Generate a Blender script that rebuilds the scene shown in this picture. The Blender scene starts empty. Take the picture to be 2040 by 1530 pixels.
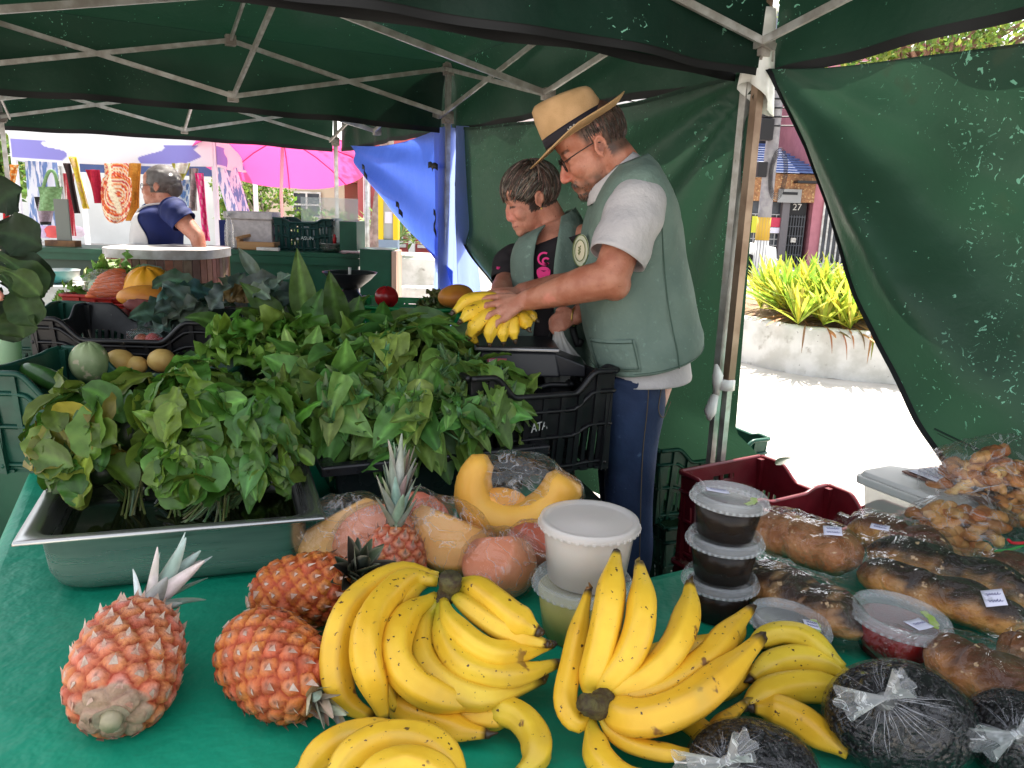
SKY, SUN = .50, 16.0
import bpy, bmesh, math, random
from mathutils import Vector, Matrix, noise as MN
R = random.Random(7)
PI = math.pi
sc = bpy.context.scene
COL = sc.collection
V = Vector
# ---------------------------------------------------------------- camera model (used to read positions off the photograph)
F_, PITCH, ROLL, CAMH = 1520.0, .226, .035, 1.5
cp, sp, cr, sr = math.cos(PITCH), math.sin(PITCH), math.cos(ROLL), math.sin(ROLL)
RX, UP, FW = V((cr, sr*sp, sr*cp)), V((-sr, cr*sp, cr*cp)), V((0, cp, -sp))
CAM = V((0, 0, CAMH))
def ray(px, py): return FW + RX*((px-1020)/F_) - UP*((py-765)/F_)
def T(px, py, z=.75):
    d = ray(px, py); t = (z-CAMH)/d.z; return CAM + d*t
def Y(px, py, y):
    d = ray(px, py); return CAM + d*(y/d.y)
def PLN(px, py, p, n):
    d = ray(px, py); return CAM + d*((p-CAM).dot(n)/d.dot(n))
# ---------------------------------------------------------------- mesh builder
WL = {}
def lerp(a, b, t): return a+(b-a)*t
def sstep(a, b, x):
    t = max(0, min(1, (x-a)/(b-a))); return t*t*(3-2*t)
def mixc(a, b, t): return tuple(a[i]+(b[i]-a[i])*t for i in range(3))
def nz(p, s=1.0, o=0): return MN.noise(V((p[0]*s+o, p[1]*s+o*1.7, p[2]*s-o)))
def frame(d, up=V((0, 0, 1))):
    d = d.normalized(); s = d.cross(up)
    if s.length < 1e-4: s = d.cross(V((1, 0, 0)))
    s.normalize(); return d, s, s.cross(d).normalized()
class MB:
    def __init__(s): s.v, s.f, s.m, s.c, s.sm = [], [], [], [], []
    def add(s, vs, fs, mat=0, col=None, smooth=True):
        n = len(s.v); s.v += [V(v) for v in vs]
        for f in fs: s.f.append([i+n for i in f]); s.m.append(mat); s.sm.append(smooth)
        if callable(col): s.c += [col(v) for v in vs]
        elif isinstance(col, list): s.c += col
        else: s.c += [col or (1, 1, 1)]*len(vs)
        return s
    def box(s, c, size, rz=0, mat=0, col=None, M=None, taper=1.0):
        x, y, z = size[0]/2, size[1]/2, size[2]/2
        vs = [V((sx*x*(taper if sz < 0 else 1), sy*y*(taper if sz < 0 else 1), sz*z)) for sz in (-1, 1) for sy in (-1, 1) for sx in (-1, 1)]
        if M is None: M = Matrix.Rotation(rz, 3, 'Z')
        vs = [M@v+V(c) for v in vs]
        return s.add(vs, [(0, 2, 3, 1), (4, 5, 7, 6), (0, 1, 5, 4), (2, 6, 7, 3), (0, 4, 6, 2), (1, 3, 7, 5)], mat, col, False)
    def bar(s, a, b, w, h=None, mat=0, col=None, up=V((0, 0, 1))):
        a, b = V(a), V(b); h = h or w
        d, sd, u = frame(b-a, up)
        vs = [p+sd*(i*w/2)+u*(j*h/2) for p in (a, b) for i, j in ((-1, -1), (1, -1), (1, 1), (-1, 1))]
        return s.add(vs, [(3, 2, 1, 0), (4, 5, 6, 7), (0, 1, 5, 4), (1, 2, 6, 5), (2, 3, 7, 6), (3, 0, 4, 7)], mat, col, False)
    def tube(s, pts, rad, n=8, mat=0, col=None, cap=True, sq=None, up=V((0, 0, 1)), rfun=None):
        pts = [V(p) for p in pts]; k = len(pts)
        if not isinstance(rad, (list, tuple)): rad = [rad]*k
        vs, cs = [], []
        ps = None
        for i, p in enumerate(pts):
            d = (pts[min(i+1, k-1)]-pts[max(i-1, 0)])
            d.normalize()
            if ps is None: _, sd, u = frame(d, up)
            else:
                sd = (ps-d*ps.dot(d)).normalized(); u = sd.cross(d).normalized()
            ps = sd
            for j in range(n):
                a = 2*PI*j/n; r = rad[i]*(rfun(a, i/(k-1)) if rfun else 1)
                q = sq if sq else 1
                vs.append(p+sd*(math.cos(a)*r)+u*(math.sin(a)*r*q))
                cs.append(col(i/(k-1), a, vs[-1]) if callable(col) else (col or (1, 1, 1)))
        fs = [(i*n+j, i*n+(j+1) % n, (i+1)*n+(j+1) % n, (i+1)*n+j) for i in range(k-1) for j in range(n)]
        if cap: fs += [tuple(range(n-1, -1, -1)), tuple((k-1)*n+j for j in range(n))]
        return s.add(vs, fs, mat, cs)
    def lathe(s, prof, c=(0, 0, 0), n=32, mat=0, col=None, M=None, sx=1, sy=1, fn=None, closed=False):
        M = M or Matrix.Identity(3); vs = []
        for r, z in prof:
            for j in range(n):
                a = 2*PI*j/n; rr, zz = (fn(r, z, a) if fn else (r, z))
                vs.append(M@V((rr*math.cos(a)*sx, rr*math.sin(a)*sy, zz))+V(c))
        k = len(prof)
        fs = [(i*n+j, i*n+(j+1) % n, (i+1)*n+(j+1) % n, (i+1)*n+j) for i in range(k-1) for j in range(n)]
        if closed: fs += [((k-1)*n+j, (k-1)*n+(j+1) % n, (j+1) % n, j) for j in range(n)]
        else:
            if prof[0][0] > 1e-6: fs.append(tuple(range(n-1, -1, -1)))
            if prof[-1][0] > 1e-6: fs.append(tuple((k-1)*n+j for j in range(n)))
        return s.add(vs, fs, mat, col)
    def grid(s, fn, nu, nv, mat=0, col=None, closeu=False, smooth=True):
        vs, cs = [], []
        for i in range(nu+1-(1 if closeu else 0)):
            for j in range(nv+1):
                p = V(fn(i/nu, j/nv)); vs.append(p)
                cs.append(col(i/nu, j/nv, p) if callable(col) else (col or (1, 1, 1)))
        w = nv+1; N = nu
        fs = []
        for i in range(nu):
            i2 = (i+1) % nu if closeu else i+1
            for j in range(nv): fs.append((i*w+j, i2*w+j, i2*w+j+1, i*w+j+1))
        return s.add(vs, fs, mat, cs, smooth)
    def ell(s, c, r, M=None, nu=20, nv=12, mat=0, col=None, fn=None):
        if not isinstance(r, (tuple, list)): r = (r, r, r)
        M = M or Matrix.Identity(3); c = V(c)
        def f(u, v):
            a, b = 2*PI*u, -PI/2+PI*min(max(v, .003), .997)
            d = V((math.cos(b)*math.cos(a), math.cos(b)*math.sin(a), math.sin(b)))
            k = fn(d) if fn else 1
            return c+M@V((d.x*r[0]*k, d.y*r[1]*k, d.z*r[2]*k))
        n0 = len(s.v)
        s.grid(f, nu, nv, mat, col, True)
        w = nv+1   # close the poles
        for jj, rev in ((0, False), (nv, True)):
            ring = [n0+i*w+jj for i in range(nu)]
            s.f.append(ring[::-1] if not rev else ring); s.m.append(mat); s.sm.append(True)
        return s
    def obj(s, name, mats, loc=V((0, 0, 0)), solid=0, bev=0, sub=0):
        me = bpy.data.meshes.new(name)
        me.from_pydata([v-loc for v in s.v], [], s.f)
        for m in (mats if isinstance(mats, (list, tuple)) else [mats]): me.materials.append(m)
        me.polygons.foreach_set('material_index', s.m)
        me.polygons.foreach_set('use_smooth', s.sm)
        a = me.color_attributes.new('Col', 'FLOAT_COLOR', 'POINT')
        a.data.foreach_set('color', [x for c in s.c for x in (c[0], c[1], c[2], 1)])
        me.update()
        o = bpy.data.objects.new(name, me); COL.objects.link(o)
        if bev:
            b = o.modifiers.new('b', 'BEVEL'); b.width = bev; b.segments = 2; b.limit_method = 'ANGLE'
        if solid:
            b = o.modifiers.new('s', 'SOLIDIFY'); b.thickness = solid; b.offset = 0
        if sub:
            b = o.modifiers.new('u', 'SUBSURF'); b.levels = b.render_levels = sub
        return o
    def part(s, name, mats, parent, label=None, **k):
        loc = V(WL.get(parent.name, (0, 0, 0))); o = s.obj(name, mats, loc, **k)
        o.parent = parent; WL[o.name] = loc
        if label: o['label'] = label
        return o
    def thing(s, name, mats, label, cat, group=None, loc=None, **k):
        if loc is None:
            xs = [v.x for v in s.v]; ys = [v.y for v in s.v]; zs = [v.z for v in s.v]
            loc = V(((min(xs)+max(xs))/2, (min(ys)+max(ys))/2, min(zs)))
        loc = V(loc); o = s.obj(name, mats, loc, **k); o.location = loc; WL[o.name] = loc
        return tag(o, label, cat, group)
    def struct(s, name, mats, kind='structure', **k):
        o = s.obj(name, mats, **k); o['kind'] = kind; return o
def tag(o, label, cat, group=None):
    o['label'] = label; o['category'] = cat
    if group: o['group'] = group
    return o
def thing(name, label, cat, loc=(0, 0, 0), group=None):
    o = bpy.data.objects.new(name, None); COL.objects.link(o); o.location = loc; o.empty_display_size = .05
    WL[o.name] = V(loc); return tag(o, label, cat, group)
def dup(root, loc, rz=None, label=None, group=None):
    r = root.copy(); COL.objects.link(r); r.location = loc
    if rz is not None: r.rotation_euler = (0, 0, rz)
    if label: r['label'] = label
    if group: r['group'] = group
    for ch in list(root.children):
        c = ch.copy(); COL.objects.link(c); c.parent = r
        for g in list(ch.children):
            d = g.copy(); COL.objects.link(d); d.parent = c
    return r
def merge_eval(o):
    dg = bpy.context.evaluated_depsgraph_get(); dg.update()
    return bpy.data.meshes.new_from_object(o.evaluated_get(dg))
def blob(mb, name, mat, parent, vox=.006, smooth=6, colf=None, label=None):
    """fuse overlapping closed shapes into ONE continuous skin (voxel remesh + smoothing)"""
    loc = V(WL.get(parent.name, (0, 0, 0))) if parent else V((0, 0, 0))
    o = mb.obj(name, mat, loc)
    r = o.modifiers.new('r', 'REMESH'); r.mode = 'VOXEL'; r.voxel_size = vox; r.use_smooth_shade = True
    s = o.modifiers.new('s', 'SMOOTH'); s.iterations = smooth; s.factor = .5
    me = merge_eval(o); o.modifiers.clear(); o.data = me
    me.materials.clear(); me.materials.append(mat)
    me.polygons.foreach_set('use_smooth', [True]*len(me.polygons))
    for a in list(me.color_attributes): me.color_attributes.remove(a)
    a = me.color_attributes.new('Col', 'FLOAT_COLOR', 'POINT')
    f = colf or (lambda p: (1, 1, 1))
    a.data.foreach_set('color', [x for v in me.vertices for x in (*f(v.co+loc), 1)])
    if parent: o.parent = parent; WL[o.name] = loc
    if label: o['label'] = label
    return o
# ---------------------------------------------------------------- materials
MATS = {}
def pm(name, col=None, rough=.5, col2=None, scale=8, thr=(.35, .65), bump=0, bscale=60, metal=0, spec=.34, trans=0, tcol=None,
       spots=None, coat=0, sss=0, emit=None, detail=4, stretch=None, alpha=None, bdist=.01, rvar=0):
    """principled material; col None -> vertex colour; col2 mixes in by noise; spots=(colour, scale, lo, hi) adds flecks"""
    m = bpy.data.materials.new(name); m.use_nodes = True; nt = m.node_tree; N = nt.nodes; L = nt.links
    b = N['Principled BSDF']; out = N['Material Output']
    tc = N.new('ShaderNodeTexCoord'); co = tc.outputs['Object']
    if stretch:
        mp = N.new('ShaderNodeMapping'); mp.inputs['Scale'].default_value = stretch; L.new(co, mp.inputs['Vector']); co = mp.outputs[0]
    def noise(s, d=detail, r=.55, dis=0):
        n = N.new('ShaderNodeTexNoise'); n.inputs['Scale'].default_value = s; n.inputs['Detail'].default_value = d
        n.inputs['Roughness'].default_value = r; n.inputs['Distortion'].default_value = dis; L.new(co, n.inputs['Vector']); return n.outputs['Fac']
    def ramp(src, lo, hi):
        r = N.new('ShaderNodeMapRange'); r.inputs[1].default_value = lo; r.inputs[2].default_value = hi
        r.interpolation_type = 'SMOOTHSTEP'; L.new(src, r.inputs[0]); return r.outputs[0]
    def mix(fac, a, c, mode='MIX'):
        x = N.new('ShaderNodeMix'); x.data_type = 'RGBA'; x.blend_type = mode
        for i, s in ((0, fac), (6, a), (7, c)):
            if hasattr(s, 'is_linked') or isinstance(s, bpy.types.NodeSocket): L.new(s, x.inputs[i])
            elif isinstance(s, (int, float)): x.inputs[i].default_value = s
            else: x.inputs[i].default_value = (*s, 1)
        return x.outputs[2]
    if col is None:
        at = N.new('ShaderNodeVertexColor'); at.layer_name = 'Col'; c = at.outputs['Color']
        if col2 is not None: c = mix(ramp(noise(scale), *thr), c, mix(1.0, c, col2, 'MULTIPLY'))
    else:
        c = col
        if col2 is not None: c = mix(ramp(noise(scale), *thr), col, col2)
    for sp_ in (spots if isinstance(spots, list) else [spots] if spots else []):
        fac = ramp(noise(sp_[1], 3, dis=sp_[5] if len(sp_) > 5 else 0), sp_[2], sp_[3])
        if len(sp_) > 4 and sp_[4]:
            mm = N.new('ShaderNodeMath'); mm.operation = 'MULTIPLY'; L.new(fac, mm.inputs[0]); L.new(ramp(noise(sp_[4], 2), .53, .60), mm.inputs[1]); fac = mm.outputs[0]
        c = mix(fac, c, sp_[0])
    if isinstance(c, bpy.types.NodeSocket): L.new(c, b.inputs['Base Color'])
    else: b.inputs['Base Color'].default_value = (*c, 1)
    b.inputs['Roughness'].default_value = rough; b.inputs['Metallic'].default_value = metal
    if rvar:
        x = N.new('ShaderNodeMapRange'); x.inputs[1].default_value = .3; x.inputs[2].default_value = .7
        x.inputs[3].default_value = max(0, rough-rvar); x.inputs[4].default_value = min(1, rough+rvar)
        L.new(noise(scale*1.7), x.inputs[0]); L.new(x.outputs[0], b.inputs['Roughness'])
    b.inputs['Specular IOR Level'].default_value = spec
    if coat: b.inputs['Coat Weight'].default_value = coat; b.inputs['Coat Roughness'].default_value = .12
    if sss: b.inputs['Subsurface Weight'].default_value = sss; b.inputs['Subsurface Radius'].default_value = (.02, .008, .004); b.inputs['Subsurface Scale'].default_value = .5
    if emit: b.inputs['Emission Color'].default_value = (*emit[0], 1); b.inputs['Emission Strength'].default_value = emit[1]
    if bump:
        bp = N.new('ShaderNodeBump'); bp.inputs['Strength'].default_value = bump; bp.inputs['Distance'].default_value = bdist
        L.new(noise(bscale, 5), bp.inputs['Height']); L.new(bp.outputs[0], b.inputs['Normal'])
    sh = b.outputs[0]
    if trans:
        t = N.new('ShaderNodeBsdfTranslucent')
        if tcol: t.inputs[0].default_value = (*tcol, 1)
        elif isinstance(c, bpy.types.NodeSocket): L.new(c, t.inputs[0])
        else: t.inputs[0].default_value = (*c, 1)
        x = N.new('ShaderNodeMixShader'); x.inputs[0].default_value = trans; L.new(sh, x.inputs[1]); L.new(t.outputs[0], x.inputs[2]); sh = x.outputs[0]
    if alpha is not None:
        t = N.new('ShaderNodeBsdfTransparent'); x = N.new('ShaderNodeMixShader'); x.inputs[0].default_value = alpha
        L.new(t.outputs[0], x.inputs[1]); L.new(sh, x.inputs[2]); sh = x.outputs[0]
    L.new(sh, out.inputs[0]); MATS[name] = m
    return m
def film(name, base=.02, wr=.5, tint=(1, 1, 1), wscale=18, rough=.12, milky=.08, hi=.8, stretch=(1, 1, 3)):
    """thin clear plastic: see-through with wrinkled glints and a little milkiness"""
    m = bpy.data.materials.new(name); m.use_nodes = True; nt = m.node_tree; N = nt.nodes; L = nt.links
    for n in list(N):
        if n.type != 'OUTPUT_MATERIAL': N.remove(n)
    out = N['Material Output']
    tc = N.new('ShaderNodeTexCoord'); mp = N.new('ShaderNodeMapping'); mp.inputs['Scale'].default_value = stretch; L.new(tc.outputs['Object'], mp.inputs[0])
    ns = N.new('ShaderNodeTexNoise'); ns.inputs['Scale'].default_value = wscale; ns.inputs['Detail'].default_value = 3; ns.inputs['Distortion'].default_value = 1.2
    L.new(mp.outputs[0], ns.inputs[0])
    bp = N.new('ShaderNodeBump'); bp.inputs['Strength'].default_value = wr; bp.inputs['Distance'].default_value = .02; L.new(ns.outputs[0], bp.inputs['Height'])
    tr = N.new('ShaderNodeBsdfTransparent'); tr.inputs[0].default_value = (*tint, 1)
    gl = N.new('ShaderNodeBsdfGlossy'); gl.inputs['Roughness'].default_value = rough; L.new(bp.outputs[0], gl.inputs['Normal'])
    df = N.new('ShaderNodeBsdfDiffuse'); df.inputs[0].default_value = (.85, .85, .88, 1); L.new(bp.outputs[0], df.inputs['Normal'])
    tl = N.new('ShaderNodeBsdfTranslucent'); tl.inputs[0].default_value = (.85, .85, .88, 1)
    lw = N.new('ShaderNodeLayerWeight'); lw.inputs[0].default_value = .35; L.new(bp.outputs[0], lw.inputs['Normal'])
    mr = N.new('ShaderNodeMapRange'); mr.inputs[3].default_value = base*.4; mr.inputs[4].default_value = hi*.42; L.new(lw.outputs['Fresnel'], mr.inputs[0])
    # creases: thin bright milky lines
    cr_ = N.new('ShaderNodeMapRange'); cr_.interpolation_type = 'SMOOTHSTEP'
    ab = N.new('ShaderNodeMath'); ab.operation = 'ABSOLUTE'; su = N.new('ShaderNodeMath'); su.operation = 'SUBTRACT'; su.inputs[1].default_value = .5
    L.new(ns.outputs[0], su.inputs[0]); L.new(su.outputs[0], ab.inputs[0]); L.new(ab.outputs[0], cr_.inputs[0])
    cr_.inputs[1].default_value = 0; cr_.inputs[2].default_value = .018; cr_.inputs[3].default_value = min(1, milky*2.6); cr_.inputs[4].default_value = milky*.22
    dm = N.new('ShaderNodeMixShader'); dm.inputs[0].default_value = .4; L.new(df.outputs[0], dm.inputs[1]); L.new(tl.outputs[0], dm.inputs[2])
    a = N.new('ShaderNodeMixShader'); L.new(cr_.outputs[0], a.inputs[0]); L.new(tr.outputs[0], a.inputs[1]); L.new(dm.outputs[0], a.inputs[2])
    b = N.new('ShaderNodeMixShader'); L.new(mr.outputs[0], b.inputs[0]); L.new(a.outputs[0], b.inputs[1]); L.new(gl.outputs[0], b.inputs[2])
    L.new(b.outputs[0], out.inputs[0]); return m
def rot(ax, ang): return Matrix.Rotation(ang, 3, ax)
def text_mesh(txt, size, M, loc, bold=0.0, ext=.0004):
    """letters as geometry: returns an MB"""
    cu = bpy.data.curves.new('t', 'FONT'); cu.body = txt; cu.size = size; cu.align_x = 'CENTER'; cu.align_y = 'CENTER'; cu.extrude = ext; cu.offset = bold
    o = bpy.data.objects.new('t', cu); COL.objects.link(o); me = merge_eval(o)
    mb = MB(); mb.add([M@v.co+V(loc) for v in me.vertices], [list(p.vertices) for p in me.polygons], smooth=False)
    bpy.data.objects.remove(o); bpy.data.curves.remove(cu); bpy.data.meshes.remove(me); return mb
def bez(p, n=12):
    """smooth curve through control points (Catmull-Rom)"""
    p = [V(q) for q in p]; q = [p[0]*2-p[1]]+p+[p[-1]*2-p[-2]]; out = []
    k = len(p)-1
    for i in range(n+1):
        t = i/n*k; j = min(int(t), k-1); t -= j
        a, b, c, d = q[j:j+4]
        out.append(.5*((2*b)+(c-a)*t+(2*a-5*b+4*c-d)*t*t+(3*b-a-3*c+d)*t**3))
    return out
# ================================================================ materials shared
GREEN = (.010, .062, .036)
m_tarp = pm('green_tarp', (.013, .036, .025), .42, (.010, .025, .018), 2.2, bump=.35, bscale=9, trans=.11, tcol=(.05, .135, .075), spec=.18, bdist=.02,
            spots=[((.17, .40, .29), 30, .655, .665, 2.6, 2.2), ((.15, .34, .25), 55, .65, .662, 4.5, 1.5), ((.17, .38, .28), 60, .72, .73), ((.014, .048, .030), 1.3, .55, .75), ((.02, .03, .02), 5, .66, .72)])
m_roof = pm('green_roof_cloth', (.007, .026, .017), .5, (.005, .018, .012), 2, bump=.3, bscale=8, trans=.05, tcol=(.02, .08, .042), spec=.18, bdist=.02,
            spots=[((.18, .42, .31), 26, .675, .685, 1.6, 2.2), ((.16, .42, .29), 60, .735, .742)])
m_hem = pm('black_hem', (.006, .006, .007), .6)
m_alu = pm('aluminium_tube', (.55, .54, .52), .38, (.36, .33, .30), 14, metal=.6, bump=.1)
m_alub = pm('brown_anodised_tube', (.30, .21, .15), .42, (.19, .12, .08), 9, metal=.45)
m_whitepl = pm('white_plastic', (.72, .71, .68), .45, (.5, .48, .44), 9)
m_grey_pl = pm('grey_plastic_joint', (.38, .35, .32), .6, (.2, .17, .15), 20)
m_blue = pm('blue_tarp', (.03, .075, .34), .5, (.02, .05, .26), 2.5, bump=.4, bscale=7, trans=.42, tcol=(.07, .15, .66), bdist=.03)
m_lblue = pm('pale_blue_sheet', (.26, .34, .62), .5, (.2, .28, .55), 3, trans=.6, tcol=(.30, .40, .85))
m_asph = pm('asphalt', (.075, .062, .055), .85, (.04, .034, .03), 3, bump=.5, bscale=220, spots=((.22, .19, .16), 320, .62, .7))
m_pave = pm('pale_paving', (.50, .47, .43), .8, (.40, .37, .33), 2, bump=.2, bscale=60, spots=((.25, .2, .16), 2.2, .64, .8))
m_road = pm('road', (.26, .25, .25), .85, (.2, .19, .19), 3, bump=.2, bscale=100)
# ================================================================ ground
g = MB().box((0, 60, -.3), (500, 400, .6)); g.struct('ground', m_pave)
TH, SS = .498, 2.454
d1 = V((-math.sin(TH), math.cos(TH), 0)); d2 = V((-math.cos(TH), -math.sin(TH), 0))
Pc = V((.756, 2.607, 0)); Mc = Pc+d1*SS; Nc = Mc+d1*SS
def flat(pts, z, name, mat):
    mb = MB(); n = len(pts); mb.add([V((p[0], p[1], z)) for p in pts], [tuple(range(n))], smooth=False); return mb.struct(name, mat)
# asphalt kept under the tents; pale paving extended behind the camera to bounce light
e0 = Pc-d1*2.2-d2*.1; e1 = Pc+d1*5.1-d2*.1
flat([(e0.x, e0.y), (e1.x, e1.y), (-6.5, 5.0), (-4.2, .55)], .004, 'asphalt', m_asph)
flat([(9, 13.2), (70, 10), (70, 19.5), (-30, 21.5), (-30, 16)], .009, 'road', m_road)
mb = MB(); mb.box((20, 20.6, .07), (90, .35, .14), .0); mb.struct('kerb', m_pave)
# ================================================================ tents
ZE, ZH, ZS = 2.32, 1.957, 2.017
def tent(o, name_label, edges, legs, roofs, hub=True, brown=()):
    """o = right-near corner; corners run o, o+d1, o+d1+d2, o+d2"""
    cs = [o, o+d1*SS, o+d1*SS+d2*SS, o+d2*SS]; ce = sum(cs, V((0, 0, 0)))/4
    t = thing('canopy_tent', name_label, 'canopy tent', (ce.x, ce.y, 0), 'green pop-up market tents')
    ap = ce+V((0, 0, 3.15))
    for i in roofs:
        a, b = cs[i]+V((0, 0, ZE)), cs[(i+1) % 4]+V((0, 0, ZE)); mb = MB()
        mb.grid(lambda u, v: (a.lerp(b, u)).lerp(ap, v)-V((0, 0, .10*math.sin(PI*v)*(1-.3*math.cos(8*PI*u)))), 24, 12)
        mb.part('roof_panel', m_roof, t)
    for i in edges:
        a, b = cs[i], cs[(i+1) % 4]; out = (a+b)/2-ce; out.normalize(); mb = MB()
        def f(u, v, a=a, b=b, out=out):
            p = a.lerp(b, u); w = .012*math.sin(u*37+i)+.02*math.sin(u*11+2*i)
            sag = .006*math.sin(PI*u*4)**2-(.065 if (i == 0 and not hub) else .018)*math.sin(PI*u)
            return V((p.x, p.y, lerp(ZE+.01, ZH-sag*v, v)))+out*(.06*min(1, v*2.5)+.02*v+w*v)
        mb.grid(f, 60, 8); 
        mb.grid(lambda u, v: f(u, 1)+V((0, 0, -.030*v+.008))-out*.004, 60, 1, 1)
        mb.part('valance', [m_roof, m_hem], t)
        # scissor trusses: two X pairs, joints top and bottom at the ends and the middle
        m_ = (a+b)/2; ins = -out*.03
        za, zb = V((0, 0, ZE-.03)), V((0, 0, ZS)); tb = MB()
        for p, q in ((a, m_), (b, m_)):
            tb.bar(p+za+ins, q+zb+ins*1.8, .012, .023, 0); tb.bar(p+zb+ins*1.8, q+za+ins, .012, .023, 0)
        tb.part('scissor_truss', m_alu, t)
        jb = MB(); jb.box(m_+zb+ins, (.05, .05, .05), TH); jb.box(m_+za+ins, (.05, .05, .05), TH); jb.part('truss_joint', m_grey_pl, t)
        if hub:
            h = ce+V((0, 0, 2.27)); tb = MB()
            tb.bar(m_+zb+ins, h.lerp(m_+za, .02), .014, .026); tb.bar(m_+za+ins, h+V((0, 0, .3)), .012, .022); tb.part('roof_strut', m_alu, t)
    if hub:
        MB().tube([ce+V((0, 0, 2.22)), ap-V((0, 0, .05))], .02).part('peak_pole', m_alu, t)
        MB().lathe([(.0, -.05), (.05, -.04), (.06, 0), (.05, .05), (0, .06)], ce+V((0, 0, 2.27)), 10).part('hub', m_grey_pl, t)
    for i in legs:
        c = cs[i]; lb = MB(); dr = (ce-c).normalized(); w = .029
        lb.box(c+V((0, 0, 1.62)), (w, w, 1.42), TH, 0); lb.part('leg_upper_tube', m_alub if i in brown else m_alu, t)
        MB().box(c+V((0, 0, .47)), (w*.78, w*.78, .94), TH).part('leg_lower_tube', m_alu, t)
        MB().box(c+V((0, 0, .012)), (.1, .1, .02), TH).part('foot', m_grey_pl, t)
        for z, s in ((ZS, .055), (ZE-.03, .05)):
            jb = MB(); jb.box(c+V((0, 0, z)), (s, s, .07), TH); jb.box(c+V((0, 0, z))+dr*.03, (s*.7, s*.7, .05), TH); jb.part('leg_bracket', m_grey_pl, t)
    return t
oA = Pc-d1*SS
tA = tent(oA, 'nearest green canopy tent, its corner over the stacked jam tubs', (0, 1), (0, 1, 2), (0, 1), hub=False, brown=(1,))
tB = tent(Pc+d1*.05, 'middle green canopy tent sheltering the man in the straw hat', (0, 1, 2, 3), (0, 1, 2), (0, 1, 2, 3))
tC = tent(Mc+d1*.06, 'farthest green canopy tent, beside the pink parasol', (0, 1, 2), (1, 2), (0, 1, 2))
# white rag wrapped at the near corner and the strip of tape
mb = MB(); c = Pc+V((0, 0, 1.98))
def rag(u, v):
    a = 2*PI*u; r = .034+.016*math.sin(a*3)*v+.02*v
    return c+V((r*math.cos(a), r*math.sin(a)*.6, .16-.27*v-.05*v*math.sin(a+1.2)))
mb.grid(rag, 24, 8, closeu=True); mb.thing('wrapped_rag', m_whitepl, 'white rag tied around the bracket of the nearest tent corner', 'rag', solid=.002)
for zz, dx in ((.98, 0), (.9, .005)):
    pass
mb = MB(); c = Pc+V((-.01, -.01, .86))
mb.tube([c+V((-.03, 0, .03)), c+V((-.035, -.01, .10)), c+V((-.045, -.01, .14))], [.012, .02, .006], 7)
mb.tube([c+V((.0, 0, .05)), c+V((-.0, 0, .085))], .03, 10); mb.tube([c+V((-.035, 0, .03)), c+V((-.05, -.01, -.03)), c+V((-.05, -.01, -.06))], [.014, .022, .006], 7)
mb.thing('knotted_cord', m_whitepl, 'white plastic cord knotted low around the brown tent pole', 'cord')
# ================================================================ side tarps
def fold(u, v, k=0): return .03*math.sin(9*u+4*v+k)+.015*math.sin(23*u-7*v+k)+.012*nz((u*6, v*6, k), 1)
nB = -d2  # outward normal of right side (to the right)
def tarpPM(u, v):   # u: 0 at far pole .. 1 at near pole ; v: 0 top .. 1 bottom
    ul = 0.0 if v < .34 else (v-.34)*.62+.06*math.sin((v-.34)*6)
    uu = lerp(ul+.012, 1.0, u); ztop = 1.962-.040*math.sin(PI*u)**.6-.004*math.sin(19*u)
    if v > .8: uu += .06*u*sstep(.8, .95, v)
    z = lerp(ztop, .12+.1*(1-u), v); p = Mc+(Pc-Mc)*uu
    rad = math.exp(-((1-uu)**2+(v*.8)**2)*3.5); ang = math.atan2(v*1.9, (1-uu)*2.454+.02)
    rad2 = math.exp(-((uu-ul)*3)**2)*sstep(.3, .5, v)
    o = .022*math.sin(ang*13)*rad+.06*rad2*math.sin((v-u)*14)+.03*math.sin(5*u+3*v)+.10*math.sin(PI*u)*sstep(.1, 1, v)
    o += .30*sstep(.75, 1, u)*math.sin(PI*max(0, min(1, (v-.66)/.4)))
    return V((p.x, p.y, z))+nB*(o+.03)
mb = MB(); mb.grid(tarpPM, 90, 60); mb.grid(lambda u, v: tarpPM(0, u)+V((-.012+.03*v, -.004, 0)), 60, 1, 1)
mb.grid(lambda u, v: tarpPM(u, 0)+V((0, -.006, .006-.016*v)), 60, 1, 0)
mb.thing('side_tarp', [m_tarp, m_hem], 'scuffed green tarp hung flat behind the man and woman', 'tarp', 'green side tarps')
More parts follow.
